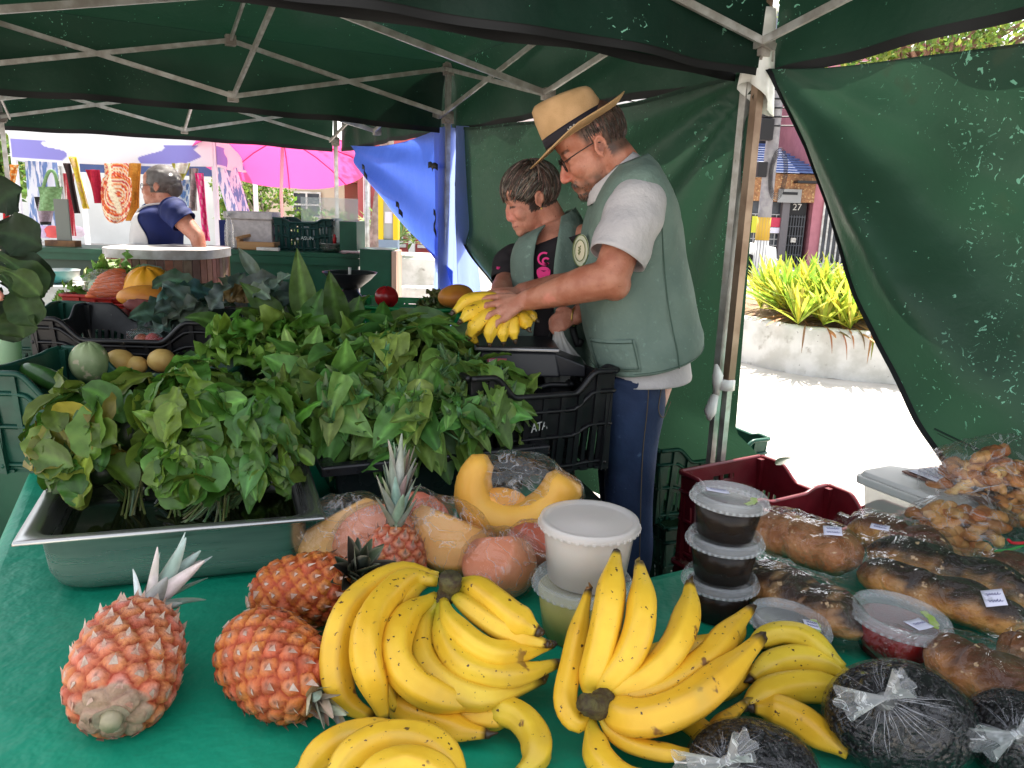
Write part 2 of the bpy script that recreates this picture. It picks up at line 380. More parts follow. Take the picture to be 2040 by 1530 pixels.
# right tarp: along the near tent's right side, swept aside from its corner
nR = V((d2.x, d2.y, 0))
def onR(px, py):
    p = PLN(px, py, Pc, nR); return ((p-Pc).dot(-d1), p.z)
edge = [onR(*q) for q in ((1522, 118), (1546, 200), (1590, 320), (1640, 450), (1700, 590), (1775, 730), (1830, 840), (1880, 930), (1930, 1040))]
def edge_s(v):
    k = v*(len(edge)-1); i = min(int(k), len(edge)-2); k -= i
    return lerp(edge[i][0], edge[i+1][0], k), lerp(edge[i][1], edge[i+1][1], k)
smax = SS
topz = lambda s: 1.965-.062*math.sin(PI*min(1, max(0, s)/SS))**.7-.004*math.sin(s*9)
def tarpR(u, v):
    s0, z0 = edge_s(v)
    s1, z1 = smax, lerp(topz(smax), .25, v)
    s = lerp(s0, s1, u); z = lerp(z0, z1, u**.75) if v > 0 else topz(s)
    tz = lerp(topz(s), z, min(1, v*8)) if v < .125 else z
    r = math.hypot(s, 2.0-tz); ang = math.atan2(2.0-tz, s+.001)
    o = (.055*math.sin(ang*11+1.2)*sstep(.35, .7, ang)+.02*math.sin(ang*29)*sstep(.5, .9, ang))*min(1, r*1.6)*math.exp(-max(0, r-.9)*1.0)*sstep(0, .35, ang)
    o += .13*math.exp(-((ang-1.02-.10*r)/.085)**2)*min(1, r*.8)+.10*math.exp(-((ang-1.22)/.05)**2)*min(1, r)+.03*math.sin(ang*7-r*2)*min(1, r)+.02*nz((s*5, tz*5, 0), 1)
    p = Pc-d1*s
    return V((p.x, p.y, tz))-nR*(o+.05*min(1, r*3))
mb = MB(); mb.grid(tarpR, 110, 90)
mb.grid(lambda u, v: tarpR(0, u)+V((.02*v-.014, -.006, 0)), 90, 1, 1)
tR_ = mb.thing('side_tarp', [m_tarp, m_hem], 'creased green tarp pulled aside at the right, near the bread', 'tarp', 'green side tarps')
sb = MB(); sb.tube([tarpR(i/60, .735)+nR*.004 for i in range(2, 61)], .0028, 5, cap=False); sb.tube([tarpR(i/60, .745)+nR*.004 for i in range(2, 61)], .0012, 5, cap=False); sb.part('seam', pm('tarp_seam', (.006, .022, .014), .7), tR_)
# blue tarp along the far tent's right side
def onC(px, py):
    p = PLN(px, py, Mc, nB); return ((p-Mc).dot(d1), p.z)
eb = [onC(*q) for q in ((690, 290), (715, 335), (770, 420), (812, 460), (850, 492), (905, 540))]
def tarpC(u, v):
    k = v*(len(eb)-1); i = min(int(k), len(eb)-2); k -= i
    s0, z0 = lerp(eb[i][0], eb[i+1][0], k), lerp(eb[i][1], eb[i+1][1], k)
    s1, z1 = .06, lerp(1.95, .9, v)
    s = lerp(s0, s1, u); z = lerp(z0, z1, u**.8)
    if v < .15: z = lerp(1.99-.06*math.sin(PI*s/SS), z, v/.15)
    r = math.hypot(SS-s, 2-z); ang = math.atan2(2-z, SS-s+.01)
    p = Mc+d1*s
    return V((p.x, p.y, z))+nB*((.06*math.sin(ang*16)+.03*math.sin(ang*34))*min(1, r)*math.exp(-r*.35)+.02)
mb = MB(); mb.grid(tarpC, 70, 50)
tb_ = mb.thing('blue_tarp', m_blue, 'blue tarp stretched slantwise from the far tent corner', 'tarp')
for px, py, a in ((862, 332, .1), (866, 445, 1.2), (726, 343, .6), (795, 418, .5)):
    p = PLN(px, py, Mc-nB*.1, nB); kb = MB()
    kb.grid(lambda u, v: p+d1*((u-.5)*.16*math.cos(a))+V((0, 0, (u-.5)*.14*math.sin(a)+.035*(v-.5)+.01*math.sin(u*9)))-nB*.012*math.sin(u*6), 8, 2)
    kb.part('tie_strap', m_hem, tb_, solid=.003)
# pale blue sheet hanging by the middle pole
a0 = Mc+d1*.20-nB*.03; b0 = Mc-d1*.16+nB*.06
mb = MB(); mb.grid(lambda u, v: a0.lerp(b0, u)+V((0, 0, 1.96-1.25*v))+nB*(.03*math.sin(u*14)+.02*math.sin(u*29+v*3))-d1*(.22*v*v*u), 30, 20)
mb.thing('curtain', m_lblue, 'pale blue curtain hanging beside the middle tent pole', 'curtain')
p = Mc+V((-.02, -.06, 1.63)); mb = MB(); mb.box(p+V((.09, .0, 0)), (.075, .006, .024), .1); mb.thing('tie_strap', m_hem, 'short black strap on the edge of the flat green tarp', 'strap')
# ================================================================ trestle tables under the goods
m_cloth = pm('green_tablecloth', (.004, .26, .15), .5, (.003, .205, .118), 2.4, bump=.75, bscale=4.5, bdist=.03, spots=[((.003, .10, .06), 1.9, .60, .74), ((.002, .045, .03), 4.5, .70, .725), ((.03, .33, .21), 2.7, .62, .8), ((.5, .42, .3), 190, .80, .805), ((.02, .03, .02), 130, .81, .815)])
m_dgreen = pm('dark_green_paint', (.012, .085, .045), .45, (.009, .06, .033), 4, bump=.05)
from mathutils.geometry import tessellate_polygon
def cap(mb, pts, mat=0):
    mb.add(pts, [tuple(f) for f in tessellate_polygon([[V((p.x, p.y, 0)) for p in pts]])], mat, None, False)
def clothtable(poly, z, name, label, cat, mat, skirt=.55, rad=.03):
    """cloth over a table: polygon top, rounded edge, hanging skirt with folds"""
    pts = []
    for i in range(len(poly)):
        a, b = V((*poly[i], 0)), V((*poly[(i+1) % len(poly)], 0)); n = max(2, int((b-a).length/.035))
        for k in range(n): pts.append(a.lerp(b, k/n))
    ce = sum(pts, V((0, 0, 0)))/len(pts); k = len(pts); mb = MB(); rings = []
    for j, (off, dz) in enumerate(((-.03, 0), (-.012, -.003), (0, -.012), (.008, -.03), (.012, -.1), (.016, -.25), (.02, -skirt))):
        rg = []
        for i, p in enumerate(pts):
            tn = (pts[(i+1) % k]-pts[i-1]).normalized(); nn = V((tn.y, -tn.x, 0))
            f = .018*math.sin(i*.9)*max(0, -dz-.05)*2.2
            rg.append(p+nn*(off+f)+V((0, 0, z+dz)))
        rings.append(rg)
    vs = [p for r in rings for p in r]
    fs = [(j*k+i, j*k+(i+1) % k, (j+1)*k+(i+1) % k, (j+1)*k+i) for j in range(len(rings)-1) for i in range(k)]
    mb.add(vs, fs); cap(mb, rings[0])
    t = thing(name, label, cat, (ce.x, ce.y, 0))
    mb.part('tablecloth', mat, t)
    tb = MB(); cap(tb, [p+V((0, 0, z-.034)) for p in pts]); tb.part('table_top', m_dgreen, t)
    for p in poly:
        q = V((*p, 0)).lerp(ce, .12); MB().box((q.x, q.y, (z-.035)/2), (.045, .045, z-.036)).part('leg', m_alu, t)
    return t
main_poly = [(-.50, .42), (1.9, .42), (2.3, 2.45), (1.30, 2.03), (.37, 1.535), (.25, 1.47), (.10, 1.75), (.09, 2.2), (-1.36, 2.06), (-.98, 1.25)]
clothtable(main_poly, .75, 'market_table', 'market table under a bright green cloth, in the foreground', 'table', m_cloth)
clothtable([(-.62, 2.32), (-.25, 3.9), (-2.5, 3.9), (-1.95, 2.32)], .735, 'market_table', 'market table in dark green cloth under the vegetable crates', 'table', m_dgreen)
# ================================================================ crates
cr_mats = {}
def plastic(name, c, rough=.38): return pm(name, c, rough, tuple(x*.7 for x in c), 12, bump=.06, bscale=40, spots=((.3, .27, .22), 60, .74, .8), rvar=.1)
m_crg = plastic('dark_green_crate_plastic', (.012, .075, .05)); m_crb = plastic('black_crate_plastic', (.012, .012, .014)); m_crr = plastic('maroon_crate_plastic', (.115, .008, .014))
m_crred = plastic('red_crate_plastic', (.35, .015, .012)); m_crlg = plastic('bright_green_crate_plastic', (.01, .22, .06))
def crate(label, loc, rz, L, W, H, mat, dipL=.25, dipS=.25, slotrows=((.12, .42), (.52, .76)), group=None, name='crate', ribs=True, tilt=None, walls=4, handle=True):
    """vented market crate: four slotted walls with dipped rims, ribs, floor"""
    t = thing(name, label, 'crate', loc, group); t.rotation_euler = (tilt[0] if tilt else 0, tilt[1] if tilt else 0, rz)
    WLb = WL[t.name]; WL[t.name] = V((0, 0, 0))     # build in local coordinates
    fl = MB()
    for i in range(9): fl.box((lerp(-L/2+.03, L/2-.03, i/8), 0, .006), (.022, W-.02, .008))
    for i in range(5): fl.box((0, lerp(-W/2+.03, W/2-.03, i/4), .0125), (L-.02, .022, .006))
    fl.part('floor', mat, t)
    def wall(a, b, dip, ln):
        mb = MB(); a, b = V(a), V(b); n = (b-a).normalized(); o = V((n.y, -n.x, 0)); nu = int(ln/.0115); nu += nu % 2; nv = 25
        def top(u): return H*(1-dip*sstep(.14, .30, u)*sstep(.14, .30, 1-u))
        slope = .025
        pos = lambda u, v: a.lerp(b, u)+V((0, 0, v*top(u)))+o*(slope*v-slope)
        vs = [pos(i/nu, j/nv) for i in range(nu+1) for j in range(nv+1)]; fs = []
        for i in range(nu):
            for j in range(nv):
                v = (j+.5)/nv; u = (i+.5)/nu; cut = False
                for lo, hi in slotrows:
                    if lo < v < hi and i % 2 == 0 and .06 < u < .94 and not (abs((u*4) % 1-.0) < .06 or abs((u*4) % 1-1) < .06): cut = True
                if handle and dip < .15 and .78 < v < .9 and .36 < u < .64: cut = True
                if not cut: fs.append((i*(nv+1)+j, (i+1)*(nv+1)+j, (i+1)*(nv+1)+j+1, i*(nv+1)+j+1))
        mb.add(vs, fs, 0, None, False)
        rim = [pos(k/40, 1)+o*.006 for k in range(41)]
        mb.tube(rim, .0065, 6)
        if ribs:
            for v in (.08, .47, .80):
                rb = [pos(k/24, v)+o*.006 for k in range(25)]; mb.tube(rb, .0045, 4)
            for k in range(1, 8):
                mb.bar(pos(k/8, .02)+o*.006, pos(k/8, .98)+o*.006, .006, .012, up=n)
        return mb
    x, y = L/2, W/2
    for i, (a, b, dp, ln) in enumerate((((-x, -y, 0), (x, -y, 0), dipL, L), ((x, -y, 0), (x, y, 0), dipS, W), ((x, y, 0), (-x, y, 0), dipL, L), ((-x, y, 0), (-x, -y, 0), dipS, W))):
        wall(a, b, dp, ln).part('side_wall', mat, t, solid=.004)
    for sx in (-1, 1):
        for sy in (-1, 1):
            MB().box((sx*(x-.012), sy*(y-.012), H*.5), (.02, .02, H*.99)).part('corner_post', mat, t)
    WL[t.name] = WLb
    return t
# ---------------------------------------------------------------- leaves
def m_leafmat(name, tr=.22, rough=.42, bump=.25, bscale=70):
    return pm(name, None, rough, (.70, .72, .50), 26, bump=bump, bscale=bscale, trans=tr, bdist=.004, spec=.45)
m_leaf = m_leafmat('fresh_leaf', .3, .45); m_leafw = m_leafmat('watercress_leaf', .28, .4); m_kale = m_leafmat('kale_leaf', .12, .55, .5, 45); m_curl = m_leafmat('curly_leaf', .3, .5, .5, 60)
SH = {'ovate': lambda u: (math.sin(PI*min(1, u**.62))**.85)*(1-.15*u),
      'lance': lambda u: math.sin(PI*u**.85)**.9,
      'round': lambda u: max(0, 1-(2*min(1, u*.93+.07)-1)**2)**.5*(.55+.45*sstep(0, .45, u)),
      'spade': lambda u: (1-u)**.62*min(1, u*9)**.5*1.05+.04*math.sin(PI*u),
      'spoon': lambda u: (.22+.78*sstep(.25, .62, u))*max(0, 1-max(0, (u-.66)/.34)**2.2)**.5,
      'lobed': lambda u: (math.sin(PI*u**.8)**.7)*(1-.30*abs(math.sin(u*13)))}
def leaf(mb, p, d, n, L, W, shape='ovate', droop=.5, fold=.25, wave=.0, col=(.06, .14, .03), vein=1.9, nu=7, nv=4, seed=0, mat=0, edge=None):
    d, n = V(d).normalized(), V(n); s = d.cross(n)
    if s.length < 1e-3: s = d.cross(V((.3, .2, 1)))
    s.normalize(); p = V(p); w_ = SH[shape]; cs, vs = [], []
    step = L/nu; cur = p.copy(); dd = d.copy(); ph = seed*1.7
    for i in range(nu+1):
        u = i/nu; nn = s.cross(dd).normalized(); w = max(.0015, W*.5*w_(min(.995, max(.01, u))))
        for j in range(nv+1):
            v = 2*j/nv-1; a = abs(v)
            q = cur+s*(w*v*(1-.25*fold*a))+nn*(fold*w*a**1.3+wave*W*a*math.sin(u*17+ph+v*2.1))
            vs.append(q)
            k = 1.0
            if a < .01: k = vein
            elif a > .9: k = 1.12
            k *= 1+(.09*math.sin(u*34-a*7+ph) if nv > 2 else 0)
            c = tuple(x*k for x in col)
            if edge and a > .7: c = mixc(c, edge, .6)
            cs.append(c)
        dd = (dd+V((0, 0, -1))*(droop*step/L*1.6)).normalized(); s = (s-dd*s.dot(dd)).normalized(); cur = cur+dd*step
    w = nv+1
    mb.add(vs, [(i*w+j, (i+1)*w+j, (i+1)*w+j+1, i*w+j+1) for i in range(nu) for j in range(nv)], mat, cs)
def vary(c, r, k=.3, h=.15):
    f = 1+r.uniform(-k, k); return (c[0]*f*(1+r.uniform(-h, h)*2.2), c[1]*f, c[2]*f*(1+r.uniform(-h, h)))
def rdir(r): 
    z = r.uniform(-1, 1); a = r.uniform(0, 2*PI); q = math.sqrt(1-z*z); return V((q*math.cos(a), q*math.sin(a), z))
def pile(mb, r, c, rad, n, Lr, ratio, shapes, cols, droop=(.3, .8), fold=(.1, .5), wave=(.0, .1), emin=-.25, shell=(.72, 1.02), up=.35, out=.5, core=(.012, .03, .008), stems=None, az=None, nu=7, nv=4):
    c = V(c)
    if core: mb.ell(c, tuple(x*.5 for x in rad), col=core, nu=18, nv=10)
    for i in range(n):
        for _ in range(50):
            e = rdir(r)
            if e.z > emin and (az is None or az(e)): break
        k = r.uniform(*shell); p = c+V((e.x*rad[0], e.y*rad[1], e.z*rad[2]))*k
        nrm = V((e.x/rad[0], e.y/rad[1], e.z/rad[2])).normalized()
        tan = rdir(r); tan = (tan-nrm*tan.dot(nrm)).normalized()
        down = (V((0, 0, -1))-nrm*(-nrm.z)); down = down.normalized() if down.length > .2 else tan
        d = (tan*.55+down*r.uniform(.1, 1.1)+nrm*r.uniform(.1, out)).normalized()
        L = r.uniform(*Lr); col = vary(r.choice(cols), r, .32)
        nn = (nrm+rdir(r)*.27+V((0, 0, up))).normalized()
        leaf(mb, p-d*L*.45, d, nn, L, L*r.uniform(*ratio), r.choice(shapes), r.uniform(*droop), r.uniform(*fold), r.uniform(*wave), col, r.uniform(1.3, 2.1), nu=nu, nv=nv, seed=i)
# ================================================================ metal pan with watercress and rocket
m_steel = pm('brushed_steel', (.50, .49, .47), .30, (.33, .33, .33), 4, metal=.88, bump=.04, bscale=30, stretch=(.4, .4, 5), rvar=.12, spots=((.16, .14, .12), 9, .62, .75))
m_water = pm('dark_water', (.010, .013, .006), .06, spec=.6)
prz = math.radians(17.5); pe1 = V((math.cos(prz), math.sin(prz), 0)); pe2 = V((-math.sin(prz)-.06, math.cos(prz), 0))
pw, pd, ph = .545, .56, .135; pO = V((-.885, 1.262, .75))
pan = thing('steel_pan', 'deep stainless steel pan of greens standing in water', 'pan', pO+(pe1*pw+pe2*pd)/2)
def rrect(w, d, r, inset, z, n=6):
    out = []
    for cx, cy, a0 in ((w-r, d-r, 0), (r, d-r, 90), (r, r, 180), (w-r, r, 270)):
        for k in range(n+1):
            a = math.radians(a0+90*k/n); x = cx+r*math.cos(a); y = cy+r*math.sin(a)
            x = w/2+(x-w/2)*(1-2*inset/w); y = d/2+(y-d/2)*(1-2*inset/d)
            out.append(pO+pe1*x+pe2*y+V((0, 0, z)))
    return out
rings = [rrect(pw, pd, .004, -.002, ph-.006), rrect(pw, pd, .004, 0, ph), rrect(pw, pd, .05, .022, ph-.002), rrect(pw, pd, .06, .028, ph-.012), rrect(pw, pd, .07, .034, .04), rrect(pw, pd, .08, .042, .016), rrect(pw, pd, .08, .062, .003), rrect(pw, pd, .08, .09, 0)]
mb = MB(); k = len(rings[0]); vs = [p for rg in rings for p in rg]
mb.add(vs, [(j*k+i, j*k+(i+1) % k, (j+1)*k+(i+1) % k, (j+1)*k+i) for j in range(len(rings)-1) for i in range(k)]+[tuple(range((len(rings)-1)*k, len(rings)*k))])
mb.part('pan_body', m_steel, pan, solid=.0025)
MB().add(rrect(pw, pd, .06, .036, .062), [tuple(range(k))], smooth=False).part('water', m_water, pan)
GR = [(.082, .17, .024), (.105, .21, .03), (.06, .13, .022), (.13, .24, .042)]
YG = [(.19, .20, .03), (.15, .18, .026), (.11, .17, .026)]
def bunch(label, tie, heads, n, Lr, ratio, shapes, cols, mat, seed, group, core=True, stemc=(.26, .40, .13), name='greens_bunch', cat='greens', wave=(.02, .1), tiec=True, nst=26, up=.5):
    """a tied bunch: stems run from the tie into rounded heads of overlapping leaves"""
    r = random.Random(seed); tie = V(tie); t = thing(name, label, cat, (tie.x, tie.y, tie.z-.03), group)
    mb = MB()
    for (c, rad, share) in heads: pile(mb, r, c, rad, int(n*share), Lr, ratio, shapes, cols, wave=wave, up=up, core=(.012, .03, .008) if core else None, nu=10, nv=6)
    mb.part('leaves', mat, t)
    sb = MB()
    for i in range(nst):
        c, rad, _ = r.choice(heads); e = rdir(r); q = V(c)+V((e.x*rad[0]*.6, e.y*rad[1]*.6, e.z*rad[2]*.3))
        a = tie+V((r.uniform(-.02, .02), r.uniform(-.012, .012), r.uniform(-.008, .02))); dv = (a-q).normalized()
        end = a+dv*r.uniform(.05, .10)+V((r.uniform(-.02, .02), r.uniform(-.03, 0), -.01)); end.z = max(end.z, .80)
        cc = vary(stemc, r, .25)
        sb.tube(bez([q, a.lerp(q, .4)+V((0, 0, .01)), a, end], 7), [.0026]*7+[.0034], 5, col=cc)
    sb.part('stems', m_leaf, t)
    if tiec:
        tb = MB(); q = V(heads[0][0])-tie; _, s, u = frame(q)
        pts = [tie+s*(.026*math.cos(a))+u*(.02*math.sin(a)) for a in [2*PI*i/14 for i in range(15)]]
        tb.tube(pts, .0022, 5, cap=False); tb.tube([tie+u*.02, tie+u*.035+s*.02, tie+u*.028+s*.04], .002, 5); tb.part('white_tie', m_whitepl, t)
    return t
t1, t2, t3 = T(262, 965, .83), T(440, 975, .83), T(560, 900, .86)
bunch('yellowing watercress bunch spilling over the left rim of the pan', T(262, 995, .812), [((-.94, 1.62, .975), (.11, .14, .12), .45), ((-.83, 1.62, 1.0), (.11, .14, .13), .4), ((-.87, 1.52, .93), (.09, .06, .06), .15)], 150, (.075, .12), (.62, .85), ['round', 'spoon', 'round'], GR[:2]+YG+[(.06, .13, .022)]*2, m_leafw, 3, 'bunches of greens in the steel pan')
bunch('watercress bunch with long drooping leaves, in the middle of the pan', T(352, 1000, .812), [((-.70, 1.64, 1.01), (.12, .14, .15), .65), ((-.67, 1.54, .945), (.10, .08, .07), .35)], 150, (.07, .125), (.55, .78), ['round', 'spoon', 'ovate'], GR, m_leafw, 5, 'bunches of greens in the steel pan', nst=20)
bunch('rocket bunch with pale tied stems, at the right of the pan', T(455, 1010, .812), [((-.555, 1.64, .99), (.10, .12, .13), .7), ((-.545, 1.54, .915), (.075, .06, .06), .3)], 120, (.065, .115), (.45, .7), ['spoon', 'lobed', 'ovate'], GR+[(.09, .19, .04)], m_leafw, 8, 'bunches of greens in the steel pan', stemc=(.36, .50, .22), nst=40)
def cutstems(t, tie, ends, n, seed, z=.797):
    r = random.Random(seed); mb = MB(); a = T(*tie)
    for i in range(n):
        k = r.random(); e = T(lerp(ends[0], ends[1], k)+r.uniform(-6, 6), ends[2]+r.uniform(-14, 10), z+r.uniform(0, .012)); q = a+V((r.uniform(-.022, .022), r.uniform(-.01, .02), r.uniform(-.006, .02))); up_ = q+V(((k-.5)*-.05+r.uniform(-.02, .02), .05, .055+r.uniform(0, .03)))
        mb.tube(bez([up_, q, q.lerp(e, .5)+V((0, 0, -.006)), e], 8), [.0024]*8+[.0032], 6, col=vary(r.choice([(.40, .52, .26), (.30, .44, .16), (.46, .54, .34)]), r, .2))
    mb.part('cut_stems', m_leaf, t)
    tb = MB(); tb.tube([a+V((.028*math.cos(x), .004+.014*math.sin(x), .006+.020*math.sin(x+.6))) for x in [2*PI*i/18 for i in range(19)]], .0024, 6, cap=False); tb.part('white_tie', m_whitepl, t)
bs_ = [o for o in bpy.data.objects if o.name.startswith('greens_bunch')]
cutstems(bs_[0], (272, 950, .875), (238, 300, 1030), 22, 1); cutstems(bs_[1], (345, 972, .86), (330, 375, 1034), 10, 2); cutstems(bs_[2], (440, 972, .868), (352, 455, 1040), 34, 3)
# long hanging rocket leaves at the front and a pale loose stalk
mb = MB(); r = random.Random(11)
for px, py, z, L, W, col in ((375, 850, .99, .105, .06, GR[1]), (450, 900, .93, .11, .055, GR[2]), (200, 885, .98, .085, .075, (.06, .13, .022)), (245, 850, .99, .08, .07, GR[1]), (540, 890, .93, .09, .045, GR[3])):
    leaf(mb, T(px, py-60, z+.03), V((r.uniform(-.2, .2), -.75, -.15)), V((0, -.6, .8)), L, W, 'ovate', .9, .25, .05, col, 2.6, nu=10, nv=6, seed=px)
mb.thing('loose_leaves', m_leafw, 'long rocket leaves hanging at the front of the pan', 'leaves')
mb = MB(); mb.tube(bez([T(308, 975, .845), T(330, 990, .84), T(365, 990, .838), T(395, 978, .84)], 10), [.004, .0055, .0055, .005, .005, .0045, .0045, .004, .004, .0035, .003], 7, col=(.45, .58, .30))
mb.thing('loose_stalk', m_leaf, 'pale green loose stalk floating in the pan', 'stalk')
# ================================================================ black bin of spinach
brz = math.radians(23.5); b1 = V((math.cos(brz), math.sin(brz), 0)); b2 = V((-math.sin(brz), math.cos(brz), 0)); bFR = V((.088, 1.912, .9))
bl, bw = .56, .34; bc = bFR-b1*bl/2+b2*bw/2
m_bin = plastic('black_tray_plastic', (.013, .013, .016), .3)
bin_ = thing('produce_tray', 'black flanged plastic tray heaped with spinach', 'tray', (bc.x, bc.y, .75))
mb = MB(); rg = []
for off, z in ((.012, .128), (.012, .15), (-.012, .15), (-.022, .146), (-.04, .02), (-.06, .004)):
    rg.append([bc+b1*(sx*(bl/2+off))+b2*(sy*(bw/2+off))+V((0, 0, z-bc.z+.75)) for sx, sy in ((-1, -1), (1, -1), (1, 1), (-1, 1))])
vs = [p for q in rg for p in q]; mb.add(vs, [(j*4+i, j*4+(i+1) % 4, (j+1)*4+(i+1) % 4, (j+1)*4+i) for j in range(5) for i in range(4)]+[(20, 21, 22, 23)], smooth=False)
mb.part('tray_body', m_bin, bin_, solid=.004, bev=.004)
SP = [(.115, .22, .045), (.14, .26, .055), (.085, .175, .038), (.18, .31, .08)]
for lab, c, rad, n, sd in (('spinach bunch at the left of the black tray, beside the rocket', (-.47, 1.90, .99), (.17, .17, .17), 130, 21),
                           ('spinach bunch on top of the heap in the black tray', (-.29, 2.02, 1.03), (.20, .18, .19), 150, 22),
                           ('spinach bunch at the front of the black tray, hanging over its rim', (-.25, 1.86, .93), (.20, .12, .14), 120, 23),
                           ('spinach bunch at the right of the black tray, next to the crate', (-.11, 1.99, .97), (.16, .14, .15), 125, 24)):
    r = random.Random(sd); t = thing('spinach_bunch', lab, 'spinach', (c[0], c[1], .78), 'spinach bunches in the black tray')
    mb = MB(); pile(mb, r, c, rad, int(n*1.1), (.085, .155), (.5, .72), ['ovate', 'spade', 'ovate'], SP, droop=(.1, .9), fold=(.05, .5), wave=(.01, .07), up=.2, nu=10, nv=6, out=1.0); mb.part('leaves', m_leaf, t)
    sb = MB()
    for i in range(26):
        e = rdir(r); e.z = abs(e.z)*.8; e.y = -abs(e.y); q = V(c)+V((e.x*rad[0], e.y*rad[1], e.z*rad[2]))*1.02
        sb.tube(bez([V(c), V(c).lerp(q, .6)+V((0, 0, .02)), q], 5), .003, 5, col=vary((.09, .17, .06), r))
        for k in range(4):   # tight young shoots
            leaf(sb, q-V((0, 0, .01)), (rdir(r)*.6+V((0, -.4, .8))), rdir(r), r.uniform(.025, .045), .016, 'ovate', .1, .5, 0, vary((.13, .23, .11), r), 1.2, 4, 2)
    sb.part('stems', m_leaf, t)
mb = MB()
for px, py, z, L, W, dx in ((700, 855, .975, .15, .088, -.15), (590, 905, .93, .10, .06, -.3), (905, 830, 1.0, .115, .062, .1), (985, 850, .955, .13, .085, .35), (640, 800, 1.03, .11, .07, -.2)):
    leaf(mb, T(px, py-35, z), V((dx, -.7, -.25)), V((dx, -.65, .7)), L, W, 'spade', .75, .2, .06, SP[1] if px != 700 else (.10, .22, .055), 1.8, nu=12, nv=6, seed=px)
mb.thing('loose_leaves', m_leaf, 'large heart-shaped spinach leaves drooping over the tray rim', 'leaves')
# ================================================================ lettuce and tall leaves behind
def frilly(label, c, rad, n, seed, cols, L=(.10, .17), name='lettuce', cat='lettuce', group=None, mat=None):
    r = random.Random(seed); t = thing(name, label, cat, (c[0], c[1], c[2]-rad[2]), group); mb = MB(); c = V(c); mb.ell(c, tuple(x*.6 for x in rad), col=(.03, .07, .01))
    for i in range(n):
        e = rdir(r); e.z = abs(e.z)*.9-.1; e.normalize(); p = c+V((e.x*rad[0], e.y*rad[1], e.z*rad[2]))*.45
        d = (V((e.x, e.y, e.z+.35))+rdir(r)*.3).normalized(); Lx = r.uniform(*L)
        leaf(mb, p, d, (V((-e.x, -e.y, .8))+rdir(r)*.3), Lx, Lx*r.uniform(.8, 1.15), 'spoon', r.uniform(.4, 1.2), r.uniform(-.2, .5), r.uniform(.14, .26), vary(r.choice(cols), r, .3), 1.35, nu=12, nv=8, seed=i)
    mb.part('leaves', mat or m_curl, t); return t
LT = [(.24, .40, .075), (.18, .33, .055), (.14, .27, .04)]
frilly('frilly green lettuce head left of the spinach heap', (-.78, 2.26, 1.03), (.10, .10, .10), 42, 31, LT, (.08, .13))
frilly('frilly lettuce head half hidden behind the spinach heap', (-.60, 2.24, 1.04), (.09, .09, .09), 30, 32, LT[1:], (.08, .12))
r = random.Random(41); t = thing('chicory_bunch', 'bunch of long upright chicory leaves with one tall pointed leaf', 'greens', (-.6, 2.6, .75)); mb = MB()
leaf(mb, Y(610, 640, 2.62), V((-.10, 0, 1)), V((.25, -1, .15)), .25, .105, 'ovate', .0, .25, .03, (.085, .16, .03), 2.3, 12, 6)
leaf(mb, Y(675, 650, 2.55), V((-.12, -.1, 1)), V((.1, -1, .3)), .19, .10, 'ovate', .1, .2, .05, (.06, .12, .024), 2.0, 12, 6)
leaf(mb, Y(560, 650, 2.6), V((-.55, 0, .8)), V((.3, -1, .3)), .2, .10, 'ovate', .25, .2, .05, (.06, .12, .022), 2.0, 12, 6)
for i in range(64):
    x = lerp(430, 900, r.random()); y0 = r.uniform(655, 720); q = Y(x, y0, r.uniform(2.35, 2.75)); s = (x-640)/230
    leaf(mb, q, V((s*.8+r.uniform(-.35, .35), r.uniform(-.4, .3), r.uniform(.25, .9)-.28*abs(s))), V((r.uniform(-.4, .4), -.8, .7)), r.uniform(.13, .22), r.uniform(.07, .11), r.choice(['ovate', 'lance', 'ovate']), r.uniform(.3, .9), r.uniform(.1, .4), .06, vary(r.choice([(.065, .14, .028), (.09, .18, .03), (.05, .11, .025)]), r), 2.1, 10, 6, seed=i)
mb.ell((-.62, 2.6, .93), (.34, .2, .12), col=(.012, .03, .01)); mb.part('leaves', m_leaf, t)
r = random.Random(43); t = thing('kale_bunch', 'blue-grey kale bunch with one stiff leaf sticking up', 'kale', (-1.1, 2.75, .8)); mb = MB()
KL = [(.06, .10, .085), (.045, .08, .075), (.085, .125, .105), (.035, .06, .05)]
for i in range(42):
    x = r.uniform(335, 545); y0 = r.uniform(590, 720)-(30 if x > 460 else 0); q = Y(x, y0, r.uniform(2.65, 2.95)); s = (x-430)/110
    leaf(mb, q, V((s*.7+r.uniform(-.4, .4), r.uniform(-.6, .1), r.uniform(-.2, .6))), V((r.uniform(-.5, .5), -.7, .8)), r.uniform(.11, .2), r.uniform(.08, .13), 'lobed', r.uniform(.3, 1), r.uniform(.1, .6), .13, vary(r.choice(KL), r, .35), 2.4, 10, 6, seed=i)
leaf(mb, Y(520, 560, 2.85), V((-.55, 0, .75)), V((.4, -1, .3)), .145, .055, 'lance', -.1, .35, .03, (.13, .17, .14), 1.5, 10, 6)
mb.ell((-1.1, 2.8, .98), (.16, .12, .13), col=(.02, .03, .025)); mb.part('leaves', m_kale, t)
mb = MB()
for i in range(5): leaf(mb, Y(485+i*9, 585, 2.7), V((r.uniform(-.6, .6), -.4, .3)), V((0, -1, .3)), .10, .09, 'lobed', .8, .5, .22, (.17, .11, .045), 1.2, 9, 6, seed=i)
mb.thing('dry_leaf', m_kale, 'withered brown leaf among the kale', 'leaf')
r = random.Random(44); t = thing('cauliflower', 'cauliflower in dark leaves beside the red crate', 'cauliflower', (-1.5, 3.25, .8)); mb = MB()
